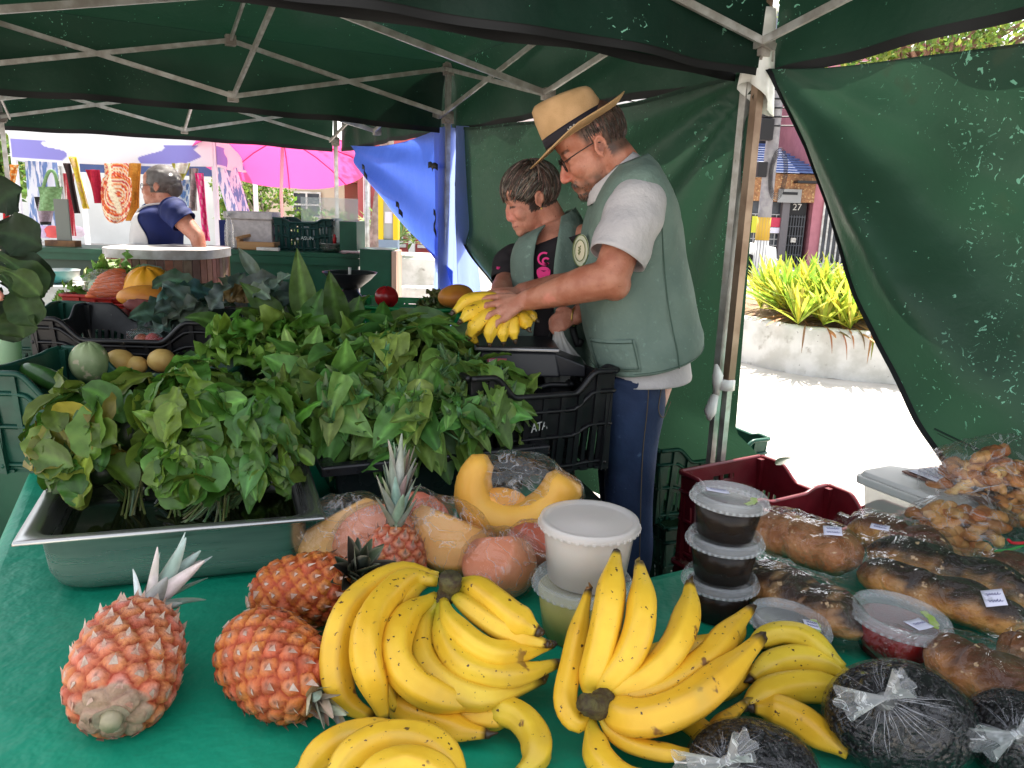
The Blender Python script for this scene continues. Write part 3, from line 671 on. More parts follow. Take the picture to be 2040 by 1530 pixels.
for i in range(34):
    x = r.uniform(310, 455); q = Y(x, r.uniform(570, 640), r.uniform(3.1, 3.4)); 
    leaf(mb, q, V((r.uniform(-.6, .9), r.uniform(-.6, .1), r.uniform(-.1, .8))), V((r.uniform(-.5, .5), -.7, .8)), r.uniform(.12, .19), r.uniform(.08, .12), 'lobed', r.uniform(.5, 1.1), r.uniform(.2, .6), .14, vary(r.choice([(.05, .085, .05), (.035, .065, .035), (.10, .15, .10)]), r, .3), 2.6, 9, 6, seed=i)
mb.part('leaves', m_kale, t)
# ================================================================ crates of the vegetable stall
crate('dark green crate on the left with a courgette and melon in it', (-1.10, 2.15, .745), .02, .60, .36, .285, m_crg, .28, .02, slotrows=(), group='crates on the vegetable stall', handle=False)
crate('black crate at the left holding passion fruit, under another black crate', (-1.27, 2.56, .74), .015, .62, .34, .225, m_crb, .42, .2, slotrows=((.1, .5),), group='crates on the vegetable stall')
crate('upper black crate holding a punnet of red fruit', (-1.285, 2.64, .95), .03, .60, .36, .15, m_crb, .45, .3, slotrows=((.15, .4),), group='crates on the vegetable stall')
crate('green crate of sweet potatoes behind the black crates', (-1.58, 3.02, .80), .02, .66, .36, .25, m_crg, .22, .05, slotrows=((.3, .42), (.62, .72)), group='crates on the vegetable stall')
crate('small red crate of lettuce and squash', (-1.70, 3.50, .92), .02, .56, .36, .145, m_crred, .05, .05, slotrows=((.12, .62),), group='crates on the vegetable stall')
crate('bright green crate of peppers behind the leafy greens', (-.40, 3.1, .97), .03, .46, .32, .14, m_crlg, .03, .05, slotrows=((.1, .6),), group='crates on the vegetable stall')
MB().box((-.40, 3.1, .855), (.5, .36, .225)).thing('support_box', m_crb, 'plain dark box under the bright green crate', 'box', bev=.006)
def fruit(name, label, cat, c, r, M=None, mat=None, fn=None, col=None, nu=28, nv=18, group=None):
    mb = MB(); mb.ell(c, r, M, nu, nv, 0, col, fn); return mb.thing(name, mat, label, cat, group)
m_melon = pm('melon_skin', (.36, .42, .22), .5, (.22, .32, .13), 9, bump=.15, bscale=30, spots=((.6, .52, .34), 26, .58, .66))
m_yel = pm('yellow_fruit', (.62, .42, .13), .5, (.5, .28, .08), 12, spots=((.2, .12, .04), 60, .72, .76))
m_squash = pm('yellow_squash', (.68, .33, .02), .42, (.6, .22, .015), 5, bump=.1, spots=[((.05, .12, .02), 3, .66, .74)])
m_orange = pm('orange_papaya', (.64, .26, .03), .45, (.50, .16, .03), 6, bump=.06, spots=[((.2, .13, .03), 24, .68, .75)])
m_sweet = pm('sweet_potato', (.23, .065, .055), .7, (.15, .04, .04), 14, bump=.4, bscale=30, spots=((.3, .18, .12), 20, .62, .7))
m_cour = pm('courgette_skin', (.035, .11, .02), .3, (.022, .07, .014), 30, bump=.05, stretch=(1, 1, .3))
m_carrot = pm('carrot', (.62, .14, .04), .5, (.5, .09, .03), 10, bump=.2, bscale=40)
ribf = lambda d: 1+.035*math.cos(9*math.atan2(d.y, d.x))
fruit('melon', 'pale netted round melon in the front crate', 'melon', Y(178, 722, 2.32), (.056, .056, .064), None, m_melon, ribf)
for (px, py, rr), lb in zip(((238, 722, .045), (272, 728, .032), (322, 718, .04)), ('biggest yellow passion fruit, right of the melon', 'small yellow passion fruit between two others', 'yellow passion fruit nearest the tall leaves')):
    fruit('passion_fruit', lb, 'passion fruit', Y(px, py, 2.42), (rr*1.1, rr, rr*.95), None, m_yel, lambda d: 1+.03*nz(d, 2), group='passion fruit in the crate')
mb = MB(); pts = bez([Y(42, 733, 2.12), Y(75, 745, 2.1), Y(110, 762, 2.08), Y(150, 790, 2.06)], 14)
mb.tube(pts, [.006, .018, .023, .025, .026, .027, .028, .029, .029, .029, .028, .026, .022, .016, .006], 12, rfun=lambda a, u: 1+.03*math.cos(5*a)); mb.thing('courgette', m_cour, 'shiny green courgette lying at the left of the front crate', 'courgette')
fruit('squash', 'ribbed yellow squash standing on the orange one', 'squash', Y(298, 572, 3.3), (.105, .095, .10), rot('X', .25), m_squash, lambda d: (1+.06*math.cos(8*math.atan2(d.y, d.x)))*(1-.12*max(0, d.z)))
fruit('papaya', 'orange-yellow papaya lying under the yellow squash', 'papaya', Y(293, 592, 3.2), (.125, .08, .05), None, m_orange, lambda d: 1+.02*nz(d, 3))
for (px, py, a), lb in zip(((205, 620, (.05, .03, .026)), (300, 615, (.095, .04, .034)), (245, 628, (.035, .03, .025))), ('stubby sweet potato at the left of the green crate', 'long reddish sweet potato in the green crate', 'small sweet potato between the two others')):
    fruit('sweet_potato', lb, 'sweet potato', Y(px, py, 2.95), a, rot('Z', .3)@rot('Y', .2), m_sweet, lambda d: 1+.18*nz(d, 2.2, 3), group='sweet potatoes in the green crate')
r = random.Random(51); bag = thing('carrot_bag', 'clear bag of carrots beside the yellow squash', 'bag', Y(215, 600, 3.35)); 
for i in range(7):
    a = Y(170+i*4, 590-6*i, 3.3); b = Y(268-i*3, 588-8*i, 3.34); mb = MB(); mb.tube(bez([a, a.lerp(b, .5)+V((0, 0, .006)), b], 6), [.006, .012, .015, .017, .018, .016, .008], 8); mb.part('carrot', m_carrot, bag)
m_film = film('clear_bag_film'); m_filmw = film('wrinkled_film', .06, .9, wscale=14, milky=.14)
mb = MB(); mb.ell(Y(216, 566, 3.3), (.115, .05, .065), None, 20, 12, fn=lambda d: 1+.08*nz(d, 3)); mb.part('bag_film', m_filmw, bag)
frilly('loose-leaf lettuce at the far left of the red crate', Y(170, 592, 3.55), (.09, .08, .06), 26, 52, LT, (.07, .11), group='lettuces in the red crate')
frilly('large pale lettuce standing highest in the red crate', Y(240, 560, 3.7), (.10, .09, .07), 30, 53, [(.26, .38, .09), (.18, .31, .06)], (.09, .14), group='lettuces in the red crate')
fruit('chayote', 'pale green chayote in front of the lettuces', 'chayote', Y(205, 575, 3.42), (.06, .05, .05), None, pm('chayote_skin', (.30, .40, .24), .45, (.22, .32, .16), 8), lambda d: 1+.05*math.cos(5*math.atan2(d.y, d.x)))
# punnet of red fruit
p = Y(298, 680, 2.62); t = thing('fruit_punnet', 'clear punnet of red and yellow fruit in the upper black crate', 'punnet', p-V((0, 0, .05)))
for i, (dx, dz, c) in enumerate(((-.028, 0, (.5, .12, .05)), (.012, .004, (.45, .05, .04)), (.038, -.01, (.3, .02, .03)), (-.005, -.03, (.55, .3, .08)))):
    MB().ell(p+V((dx, 0, dz)), .026, nu=14, nv=8).part('fruit', pm('punnet_fruit_%d' % i, c, .35, tuple(x*.6 for x in c), 20), t)
MB().box(p, (.13, .08, .085)).part('punnet_box', m_film, t, bev=.01)
# pepper, herbs and papaya in the bright green crate
fruit('red_pepper', 'dark red pepper at the left of the bright green crate', 'pepper', Y(770, 592, 3.05), (.045, .04, .04), None, pm('red_pepper_skin', (.33, .012, .014), .22, (.2, .008, .01), 9), lambda d: 1+.12*math.cos(4*math.atan2(d.y, d.x))*(.5+.5*abs(d.z)))
frilly('curly parsley bunch in the bright green crate', Y(868, 607, 3.12), (.06, .05, .04), 22, 55, [(.12, .17, .05), (.16, .18, .06)], (.05, .08), 'parsley', 'parsley')
fruit('papaya', 'orange papaya behind the bananas being weighed', 'papaya', Y(908, 590, 2.95), (.07, .09, .045), rot('Y', -.15), m_orange, None)
m_coll = m_leafmat('collard_leaf', .35, .7, .3, 50)
# held bunch at the upper left and the blue-capped tub
r = random.Random(61); t = thing('collard_bunch', 'dark collard bunch hanging from a hand at the left edge', 'greens', (-1.0, 1.5, 1.1)); mb = MB()
for (px, py, dx, dz, L, W, c, yy) in ((-30, 470, .9, .35, .14, .10, (.024, .062, .018), 1.52), (-20, 520, .95, .1, .15, .10, (.02, .055, .016), 1.5), (0, 505, .8, -.3, .13, .09, (.05, .12, .026), 1.47), (10, 545, .6, -.55, .125, .085, (.06, .13, .035), 1.46), (0, 575, .45, -.8, .12, .095, (.024, .06, .018), 1.5), (25, 585, .35, -.85, .095, .085, (.05, .11, .022), 1.46), (-25, 440, .5, .75, .12, .10, (.018, .05, .014), 1.55), (-35, 500, .7, .5, .15, .11, (.016, .042, .013), 1.56), (15, 560, .75, -.5, .11, .08, (.022, .06, .018), 1.53), (5, 535, .9, -.1, .10, .06, (.09, .17, .035), 1.45), (40, 560, .5, -.6, .08, .06, (.035, .085, .02), 1.5)):
    leaf(mb, Y(px-8, py, yy), V((dx, -.05, dz)), V((.1, -1, .35)), L*.92, W*.92, 'spoon', .6, .35, .12, tuple(q*.5 for q in c), 1.8, 12, 8, seed=px)
mb.part('leaves', m_coll, t)
sb = MB()
for i in range(9): sb.tube(bez([Y(r.uniform(-20, 30), r.uniform(500, 570), 1.5), Y(-30, 560, 1.5), Y(-110+i*3, 590+r.uniform(-15, 15), 1.5)], 5), .0035, 5, col=(.12, .2, .07))
sb.part('stems', m_leaf, t)
m_tub = pm('pale_green_translucent', (.42, .62, .42), .35, trans=.4)
t = thing('plastic_tub', 'pale green plastic tub with a blue lid at the left', 'tub', Y(15, 690, 2.7)); c = Y(15, 690, 2.7); c.z = .735
MB().lathe([(.036, 0), (.045, .16), (.046, .245)], c+V((0, 0, .10)), 20).part('tub_body', m_tub, t)
MB().lathe([(.05, .245), (.05, .275), (.0, .28)], c+V((0, 0, .10)), 20).part('lid', pm('blue_lid', (.05, .25, .75), .35), t)
MB().box(c+V((0, 0, .05)), (.2, .2, .1)).part('base', m_bin, t)
# ================================================================ bananas
m_ban = pm('banana_skin', None, .42, (.90, .84, .62), 14, bump=.05, bscale=60, spots=[((.07, .03, .015), 110, .665, .69), ((.20, .085, .02), 26, .655, .72), ((.55, .36, .05), 7, .55, .75)], spec=.45)
m_bstalk = pm('banana_stalk', (.10, .085, .03), .75, (.05, .032, .018), 60, bump=.5, bscale=120)
YEL, GRN, BRN, DRY = (.82, .51, .036), (.42, .40, .03), (.42, .22, .04), (.045, .028, .018)
def banana(pts, r, rt=None, green=.25, hue=0, tipdry=True, seed=0, flat=1.0):
    """one banana along a curve: five soft ridges, thin neck at the stalk end, dry stub at the tip"""
    n = 22; c = bez(pts, n); mb = MB(); rr = random.Random(seed); ph = rr.uniform(0, 2)
    rad = []
    for i in range(n+1):
        u = i/n
        k = .42+.58*sstep(.0, .30, u); k *= 1-.58*sstep(.70, .985, u)
        if u > .985: k *= .85
        rad.append(r*k)
    ydark = mixc(YEL, (.66, .30, .015), max(0, hue)); ydark = mixc(ydark, (.70, .55, .05), max(0, -hue))
    def col(u, a, p):
        k = mixc(mixc(ydark, GRN, green*1.8 if green > .5 else green), ydark, sstep(.0, .3, u))
        k = mixc(k, GRN, .35*green*sstep(.75, .95, u))
        k = mixc(k, BRN, .35*max(0, math.cos(5*a+ph))**8)
        if u > .955: k = mixc(k, DRY, sstep(.955, .985, u))
        return k
    mb.tube(c, rad, 20, col=col, rfun=lambda a, u: 1+.085*math.cos(5*a+ph)*sstep(.02, .2, u)+.016*math.sin(3*a+u*9))
    if tipdry:
        d = (c[-1]-c[-3]).normalized(); q = c[-1]
        mb.tube([q, q+d*.004, q+d*.009+V((rr.uniform(-.003, .003), 0, rr.uniform(-.003, .003))), q+d*.014+V((rr.uniform(-.006, .006), 0, rr.uniform(0, .006)))], [r*.36, r*.34, r*.2, r*.05], 8, col=DRY)
    return mb
def Z(l): return [T(*q) for q in l]
def hand(label, stalk, fingers, group='bananas on the green cloth'):
    st = [V(p) for p in stalk[0]]; c = st[0]
    t = thing('banana_bunch', label, 'bananas', (c.x, c.y, .75), group)
    mb = MB(); mb.tube(bez(st, 8), [lerp(stalk[1][0], stalk[1][1], i/8)*(1+.08*math.sin(i*2.3)) for i in range(9)], 12); mb.part('stalk', m_bstalk, t)
    for i, (pts, r, kw) in enumerate(fingers): banana(Z(pts), r, seed=i*7+len(label), **kw).part('banana', m_ban, t)
    return t
hand('big banana bunch in the middle with its stalk up, tips fanned to the right', ([T(872, 1212, .872), T(893, 1180, .895), T(898, 1150, .925)], (.014, .019)), [
    ([(872, 1150, .90), (800, 1142, .905), (705, 1203, .895), (668, 1300, .855), (684, 1389, .80), (742, 1432, .775)], .0225, dict(green=.3)),
    ([(872, 1158, .90), (812, 1156, .905), (745, 1221, .905), (728, 1300, .88), (749, 1374, .83), (765, 1430, .79)], .0225, dict(green=.35, hue=.1)),
    ([(868, 1190, .885), (812, 1225, .885), (786, 1295, .868), (820, 1357, .84), (890, 1393, .815), (962, 1402, .80)], .0235, dict(green=.5)),
    ([(872, 1200, .882), (846, 1240, .86), (846, 1310, .838), (894, 1366, .822), (968, 1390, .812), (1078, 1355, .805)], .0215, dict(green=.6, hue=-.4)),
    ([(878, 1200, .882), (884, 1260, .866), (915, 1318, .85), (970, 1342, .838), (1040, 1342, .83), (1110, 1322, .825)], .020, dict(green=.6, hue=-.3)),
    ([(884, 1198, .888), (900, 1240, .882), (944, 1282, .87), (990, 1302, .86), (1045, 1296, .85), (1098, 1284, .845)], .0185, dict(green=.5, hue=-.2)),
    ([(890, 1170, .895), (940, 1172, .90), (985, 1202, .898), (1020, 1230, .892), (1048, 1246, .885), (1070, 1257, .88)], .0235, dict(green=.6, hue=-.1)),
    ([(892, 1178, .89), (930, 1205, .89), (985, 1245, .88), (1020, 1262, .872), (1050, 1273, .865), (1088, 1283, .86)], .0185, dict(green=.6, hue=-.1)),
    ([(760, 1360, .80), (775, 1392, .79), (820, 1418, .785), (880, 1440, .78), (920, 1455, .776), (968, 1462, .775)], .0195, dict(green=.2, hue=.3)),
    ([(840, 1380, .785), (880, 1412, .78), (920, 1424, .78), (968, 1430, .78), (1000, 1430, .782), (1028, 1428, .784)], .0175, dict(green=.4)),
    ([(852, 1158, .895), (815, 1180, .89), (772, 1240, .875), (752, 1310, .85), (765, 1370, .82), (790, 1412, .79)], .020, dict(green=.5)),
])
hand('banana bunch with its dark stalk cut towards the viewer and tips pointing up', ([T(1205, 1400, .825), T(1185, 1408, .832), T(1160, 1398, .845)], (.021, .013)), [
    ([(1178, 1420, .805), (1150, 1440, .80), (1126, 1395, .815), (1140, 1315, .845), (1156, 1242, .88), (1172, 1178, .91)], .0165, dict(green=.15, hue=.2)),
    ([(1180, 1392, .82), (1180, 1362, .835), (1196, 1300, .875), (1212, 1222, .92), (1221, 1150, .948), (1228, 1104, .962)], .0225, dict(green=.35)),
    ([(1190, 1390, .82), (1208, 1365, .838), (1252, 1310, .878), (1276, 1245, .915), (1280, 1180, .94), (1274, 1126, .955)], .0225, dict(green=.3)),
    ([(1196, 1398, .82), (1230, 1380, .832), (1296, 1345, .86), (1350, 1280, .888), (1372, 1212, .91), (1374, 1165, .925)], .0215, dict(green=.4)),
    ([(1200, 1404, .82), (1240, 1396, .826), (1322, 1374, .845), (1408, 1315, .866), (1452, 1260, .88), (1495, 1214, .892)], .021, dict(green=.4, hue=.25)),
    ([(1200, 1412, .818), (1226, 1420, .82), (1285, 1432, .832), (1372, 1402, .85), (1450, 1338, .868), (1516, 1272, .885)], .0255, dict(green=.3, hue=.35)),
    ([(1196, 1428, .81), (1215, 1452, .80), (1250, 1480, .795), (1300, 1496, .795), (1345, 1502, .795), (1390, 1500, .796)], .0125, dict(green=.5)),
    ([(1176, 1436, .80), (1186, 1480, .79), (1202, 1520, .79), (1250, 1560, .785), (1320, 1570, .78), (1400, 1560, .78)], .020, dict(green=.5)),
    ([(1210, 1445, .78), (1270, 1420, .785), (1360, 1430, .785), (1425, 1480, .782), (1440, 1440, .79), (1482, 1402, .80)], .017, dict(green=.2, hue=.4)),
    ([(1215, 1400, .79), (1290, 1360, .79), (1400, 1375, .785), (1450, 1365, .785), (1480, 1345, .79), (1505, 1330, .79)], .020, dict(green=.2, hue=.3)),
    ([(1225, 1380, .78), (1290, 1310, .78), (1380, 1290, .785), (1440, 1280, .79), (1470, 1260, .80), (1480, 1245, .81)], .018, dict(green=.3, hue=.3)),
])
hand('pale yellow bananas with brown bruises, right of the fanned bunch', ([T(1720, 1370, .80), T(1745, 1365, .80), T(1770, 1360, .805)], (.02, .016)), [
    ([(1680, 1330, .82), (1640, 1296, .835), (1600, 1268, .84), (1555, 1262, .835), (1515, 1275, .825), (1488, 1300, .81)], .0185, dict(green=.3, hue=-.7)),
    ([(1690, 1345, .81), (1650, 1324, .818), (1600, 1312, .82), (1555, 1316, .816), (1520, 1332, .81), (1496, 1352, .80)], .0205, dict(green=.3, hue=-.6)),
    ([(1690, 1365, .80), (1650, 1370, .80), (1600, 1368, .80), (1550, 1374, .798), (1510, 1390, .795), (1486, 1406, .79)], .0235, dict(green=.2, hue=-.4)),
    ([(1690, 1500, .78), (1640, 1470, .785), (1600, 1440, .79), (1560, 1420, .79), (1530, 1412, .79), (1500, 1410, .79)], .0225, dict(green=.2, hue=.2)),
])
hand('banana bunch cut off by the bottom edge, nearest the viewer', ([T(700, 1640, .80), T(690, 1660, .80), T(690, 1680, .80)], (.02, .02)), [
    ([(590, 1580, .78), (625, 1520, .79), (680, 1478, .80), (745, 1466, .805), (800, 1486, .80), (840, 1540, .79)], .0215, dict(green=.2, hue=.1)),
    ([(650, 1590, .80), (690, 1520, .815), (760, 1478, .825), (840, 1480, .825), (895, 1520, .815), (925, 1580, .80)], .0235, dict(green=.2)),
    ([(700, 1610, .81), (740, 1550, .825), (800, 1522, .83), (850, 1530, .83), (890, 1560, .82), (910, 1600, .81)], .021, dict(green=.2, hue=.1)),
    ([(560, 1600, .77), (600, 1560, .775), (650, 1520, .78), (720, 1500, .78), (760, 1520, .78), (800, 1570, .775)], .02, dict(green=.3, hue=.2)),
])
hand('single greenish banana bent downwards below the middle bunch', ([T(945, 1412, .785), T(925, 1405, .79), T(910, 1400, .79)], (.008, .008)), [
    ([(950, 1415, .785), (990, 1415, .79), (1035, 1430, .79), (1066, 1470, .785), (1066, 1512, .78), (1030, 1545, .775)], .0215, dict(green=1.0, hue=-.5))])
# ================================================================ pineapples
m_pine = pm('pineapple_skin', None, .55, (.70, .60, .56), 40, bump=.5, bscale=90, thr=(.4, .7))
m_pcrown = pm('pineapple_crown', None, .6, (.75, .78, .7), 30, bump=.2, bscale=50)
def pine_body(seed, tone):
    r = random.Random(seed); N = 118; ga = PI*(3-5**.5); Lh = .095; Rm = .066
    prof = lambda z: Rm*max(.05, (1-abs(z/Lh)**2.7))**.5*(1-.06*z/Lh)
    sites = []
    for i in range(N):
        z = -Lh*.97+2*Lh*.97*(i+.5)/N; sites.append((i*ga, z))
    S3 = [V((prof(z)*math.cos(a), prof(z)*math.sin(a), z)) for a, z in sites]
    cc = [r.random() for _ in S3]; cs, vs, fs = [], [], []; nu, nv = 84, 64
    for j in range(nv+1):
        z = -Lh*math.cos(PI*j/nv)
        for i in range(nu):
            a = 2*PI*i/nu; p = V((prof(z)*math.cos(a), prof(z)*math.sin(a), z)); b1_ = b2_ = 9; k = 0
            for q, s in enumerate(S3):
                dz = s.z-z
                if -.034 < dz < .034:
                    d = (s.x-p.x)**2+(s.y-p.y)**2+dz*dz*1.35
                    if d < b1_: b2_ = b1_; b1_ = d; k = q
                    elif d < b2_: b2_ = d
            e = math.sqrt(b2_)-math.sqrt(b1_); d0 = math.sqrt(b1_); h = .0065*sstep(0, .010, e)
            n = V((math.cos(a), math.sin(a), .4*z/Lh))
            vs.append(p+n*h)
            base = mixc(mixc(tone[0], tone[1], cc[k]), tone[2], .55*sstep(.012, .002, d0))
            base = mixc((.36, .045, .016), base, sstep(0, .006, e)); base = mixc(base, (.10, .05, .035), .75*sstep(.0042, .001, d0))
            if z < -Lh*.86: base = mixc(base, (.34, .27, .2), .8)
            cs.append(base)
    for j in range(nv):
        for i in range(nu): fs.append((j*nu+i, j*nu+(i+1) % nu, (j+1)*nu+(i+1) % nu, (j+1)*nu+i))
    mb = MB(); mb.add(vs, fs, 0, cs); mb.add(vs[:nu], [tuple(range(nu-1, -1, -1))], 0, (.3, .24, .17)); mb.add(vs[-nu:], [tuple(range(nu))], 0, (.3, .2, .1))
    for s in S3:   # papery bract at every eye
        n = V((s.x, s.y, s.z*.5)).normalized(); up = V((0, 0, 1)); sd = n.cross(up).normalized(); w = r.uniform(.0045, .0085); b = s+n*.0045
        tip = b+n*r.uniform(.004, .008)+up*r.uniform(.006, .016)+sd*r.uniform(-.004, .004)
        c = mixc((.50, .26, .18), (.52, .42, .34), r.random())
        mb.add([b-sd*w-up*.006, b+sd*w-up*.006, tip, b-up*.001+n*.0022], [(0, 1, 3), (1, 2, 3), (0, 3, 2)], 0, [c, c, mixc(c, (.6, .5, .42), .6), c])
    return mb
def crown(mb, r, base, ax, n, L, W, spread, cols, tight=1.0):
    ax, s, u = frame(ax)
    for i in range(n):
        k = i/n; a = i*2.4; out = s*math.cos(a)+u*math.sin(a); sp_ = lerp(spread, .06, k**tight)
        leaf(mb, base+ax*(k*L*.33)+out*.012*(1-k), (ax+out*sp_), (ax*.6-out), L*lerp(.55, 1.0, min(1, k*1.5))*r.uniform(.85, 1.1), W*r.uniform(.85, 1.1), 'spade', r.uniform(-.05, .2), .55, 0, vary(r.choice(cols), r, .25), 1.05, 8, 4, seed=i, edge=(.30, .27, .22))
def pineapple(label, c, ax, size, tone, seed, cr):
    ax = V(ax).normalized(); t = thing('pineapple', label, 'pineapple', (c.x, c.y, .75), 'pineapples on the green cloth')
    q = ax.to_track_quat('Z', 'Y').to_matrix(); mb = pine_body(seed, tone); mb.v = [q@(V((v.x*size[0], v.y*size[0], v.z*size[1])))+c for v in mb.v]; mb.part('fruit', m_pine, t)
    cb = MB(); crown(cb, random.Random(seed), c+ax*(.092*size[1]), V(cr.get('ax', ax)), cr['n'], cr['L'], cr['W'], cr['s'], cr['cols'], cr.get('t', 1)); cb.part('crown', m_pcrown, t)
    sb = MB(); sb.tube([c-ax*.088*size[1], c-ax*.108*size[1]], [.016, .013], 10, col=(.35, .30, .2)); sb.part('stem_stub', m_pcrown, t)
PK = ((.60, .15, .09), (.62, .23, .075), (.58, .36, .32)); OR = ((.56, .11, .045), (.64, .21, .04), (.52, .26, .18)); BR = ((.52, .09, .025), (.60, .20, .025), (.44, .19, .11))
GY = [(.34, .38, .34), (.42, .44, .40), (.26, .31, .27)]
a_, b_ = T(222, 1408, .818), T(282, 1245, .822)
pineapple('pale pink pineapple alone at the front left, base towards the viewer', (a_+b_)/2, b_-a_+V((0, 0, .03)), (1.10, 1.13), PK, 3, dict(n=18, L=.115, W=.040, s=.95, cols=[(.46, .50, .48), (.54, .56, .54), (.36, .42, .38)], ax=V((.30, .75, .45))))
a_, b_ = T(478, 1270, .812), T(628, 1385, .808)
pineapple('orange pineapple lying left of the big banana bunch, crown to the front', (a_+b_)/2, b_-a_, (1.03, 1.08), OR, 5, dict(n=12, L=.06, W=.026, s=.7, cols=[(.42, .45, .34), (.40, .30, .27)]))
a_, b_ = T(545, 1192, .815), T(668, 1165, .85)
pineapple('reddish pineapple behind the others, its dark crown facing right', (a_+b_)/2, b_-a_, (.93, .98), BR, 7, dict(n=20, L=.088, W=.042, s=1.2, cols=[(.05, .06, .04), (.03, .03, .025), (.09, .11, .06)], ax=V((.35, -.45, .75))))
c = Y(785, 1158, 1.40); c.z = .80
pineapple('upright pineapple whose tall grey-green crown rises behind the bananas', c, V((.03, .1, 1)), (.9, .85), PK, 9, dict(n=38, L=.135, W=.034, s=.50, cols=[(.33, .37, .30), (.42, .43, .37), (.30, .26, .24), (.24, .30, .2)], t=.8))
# ================================================================ wrapped pieces of squash and papaya
m_flesh = pm('squash_flesh', None, .40, (.94, .86, .72), 12, bump=.12, bscale=50, sss=.12)
m_wrap = film('cling_film', .06, 1.0, wscale=12, rough=.08, milky=.13, hi=.75, stretch=(1, 1, 1))
def wrapped(label, cat, name, fn, filmfn):
    mb = MB(); fn(mb); xs = [v for v in mb.v]; c = sum(xs, V((0, 0, 0)))/len(xs)
    t = thing(name, label, cat, (c.x, c.y, .75), 'film-wrapped pieces of squash and papaya'); mb.part('flesh', m_flesh, t)
    fb = MB(); filmfn(fb); fb.part('cling_film', m_wrap, t); return t
def chunk(mb, c, r, M, cut, colin, colskin, seed=0, nu=30, nv=20):
    """ellipsoid with flat knife cuts: cut = list of (normal, offset) in unit space"""
    def f(u, v):
        a, b = 2*PI*u, -PI/2+PI*min(max(v, .003), .997); d = V((math.cos(b)*math.cos(a), math.cos(b)*math.sin(a), math.sin(b)))
        for n, o in cut:
            n = V(n).normalized(); k = d.dot(n)
            if k > o: d = d*(1-.0)-n*(k-o)
        d *= 1+.03*nz(d, 2.5, seed)
        return V(c)+M@V((d.x*r[0], d.y*r[1], d.z*r[2]))
    def cl(u, v, p):
        a, b = 2*PI*u, -PI/2+PI*min(max(v, .003), .997); d = V((math.cos(b)*math.cos(a), math.cos(b)*math.sin(a), math.sin(b)))
        return colin if any(d.dot(V(n).normalized()) > o-.02 for n, o in cut) else colskin
    mb.grid(f, nu, nv, 0, cl, True)
def puffy(c, r, M=None, seed=0, amp=.10, tail=None):
    def go(fb):
        fb.ell(c, r, M, 40, 26, fn=lambda d: 1.05+amp*nz(d, 2.6, seed)+amp*.5*nz(d, 6, seed)+amp*.25*nz(d, 13, seed)+(tail[1]*max(0, d.dot(V(tail[0]).normalized()))**14 if tail else 0))
    return go
FO, FC, FY = (.90, .44, .07), (.84, .30, .16), (.88, .48, .09)
yy = 1.60
pa = [Y(*q) for q in ((968, 906, yy+.01), (945, 955, yy), (952, 1010, yy-.01), (1000, 1040, yy-.02), (1058, 1034, yy-.02), (1100, 1000, yy-.01), (1132, 952, yy))]
def crescent(mb):
    c = bez(pa, 24); rd = [.004]+[.012+.040*math.sin(PI*min(.74, (i+1)/24*.86))**.6 for i in range(1, 24)]+[.034]
    mb.tube(c, rd, 16, col=lambda u, a, p: mixc((.90, .42, .07), (.84, .46, .08), .5+.5*math.sin(a)), sq=1.25, up=V((0, -1, 0)))
    mb.ell(c[12]+V((-.004, .0, .034)), (.068, .030, .046), col=(.90, .42, .08))
    for i in range(40):
        k = R.choice(c[6:16]); e = rdir(R); e.z = abs(e.z); mb.ell(k+V((e.x*.025, -.01+e.y*.02, .026+.012*e.z)), (.004, .002, .003), rot('Z', e.x*3), 6, 4, col=(.75, .52, .28))
cpos = Y(1035, 985, yy)
wrapped('yellow crescent slice of squash standing up in clear film', 'squash slice', 'squash_slice', crescent, puffy(cpos+V((.01, 0, .012)), (.118, .052, .082), rot('Y', .25), 3, .12, ((.9, 0, .3), .12)))
c2 = Y(895, 1070, 1.47)
wrapped('orange cut squash with a flat seeded face, left of the yellow slice', 'squash piece', 'squash_piece', lambda mb: chunk(mb, c2, (.095, .075, .072), rot('Y', .45)@rot('Z', -.3), [((-.25, -.75, .62), .28), ((-.2, .3, .9), .55)], (.90, .46, .14), (.84, .40, .07), 5), puffy(c2, (.099, .079, .076), rot('Y', .45), 5, .07))
c3 = Y(995, 1125, 1.40)
wrapped('coral half papaya with its round end down, beside the white tub', 'papaya half', 'papaya_half', lambda mb: chunk(mb, c3, (.075, .068, .07), rot('X', -.3), [((.0, .3, .95), .72), ((-.5, -.6, .5), .62)], FC, (.84, .34, .18), 6), puffy(c3, (.078, .071, .073), None, 6, .08, ((.9, -.1, .1), .35)))
c4 = Y(675, 1055, 1.50)
wrapped('pale orange squash wedge against the steel pan', 'squash piece', 'squash_piece', lambda mb: chunk(mb, c4, (.105, .07, .062), rot('Y', -.42), [((.3, -.75, .6), .25), ((-.2, .2, .95), .5)], (.90, .50, .18), (.84, .42, .10), 7), puffy(c4, (.112, .075, .068), rot('Y', -.42), 7, .09))
c5 = Y(745, 1075, 1.47)
wrapped('coral papaya piece behind the upright pineapple', 'papaya piece', 'papaya_piece', lambda mb: chunk(mb, c5, (.09, .06, .07), rot('Y', -.5), [((.2, -.8, .5), .35)], FC, (.72, .22, .10), 8), puffy(c5, (.095, .065, .074), rot('Y', -.5), 8, .07))
c6 = Y(835, 1035, 1.53)
wrapped('coral papaya piece at the back, right of the pineapple crown', 'papaya piece', 'papaya_piece', lambda mb: chunk(mb, c6, (.07, .05, .06), rot('Y', .5), [((-.1, -.6, .8), .4)], (.74, .20, .12), (.70, .22, .1), 9), puffy(c6, (.078, .056, .066), rot('Y', .5), 9, .08))
c7 = Y(1065, 1085, 1.46)
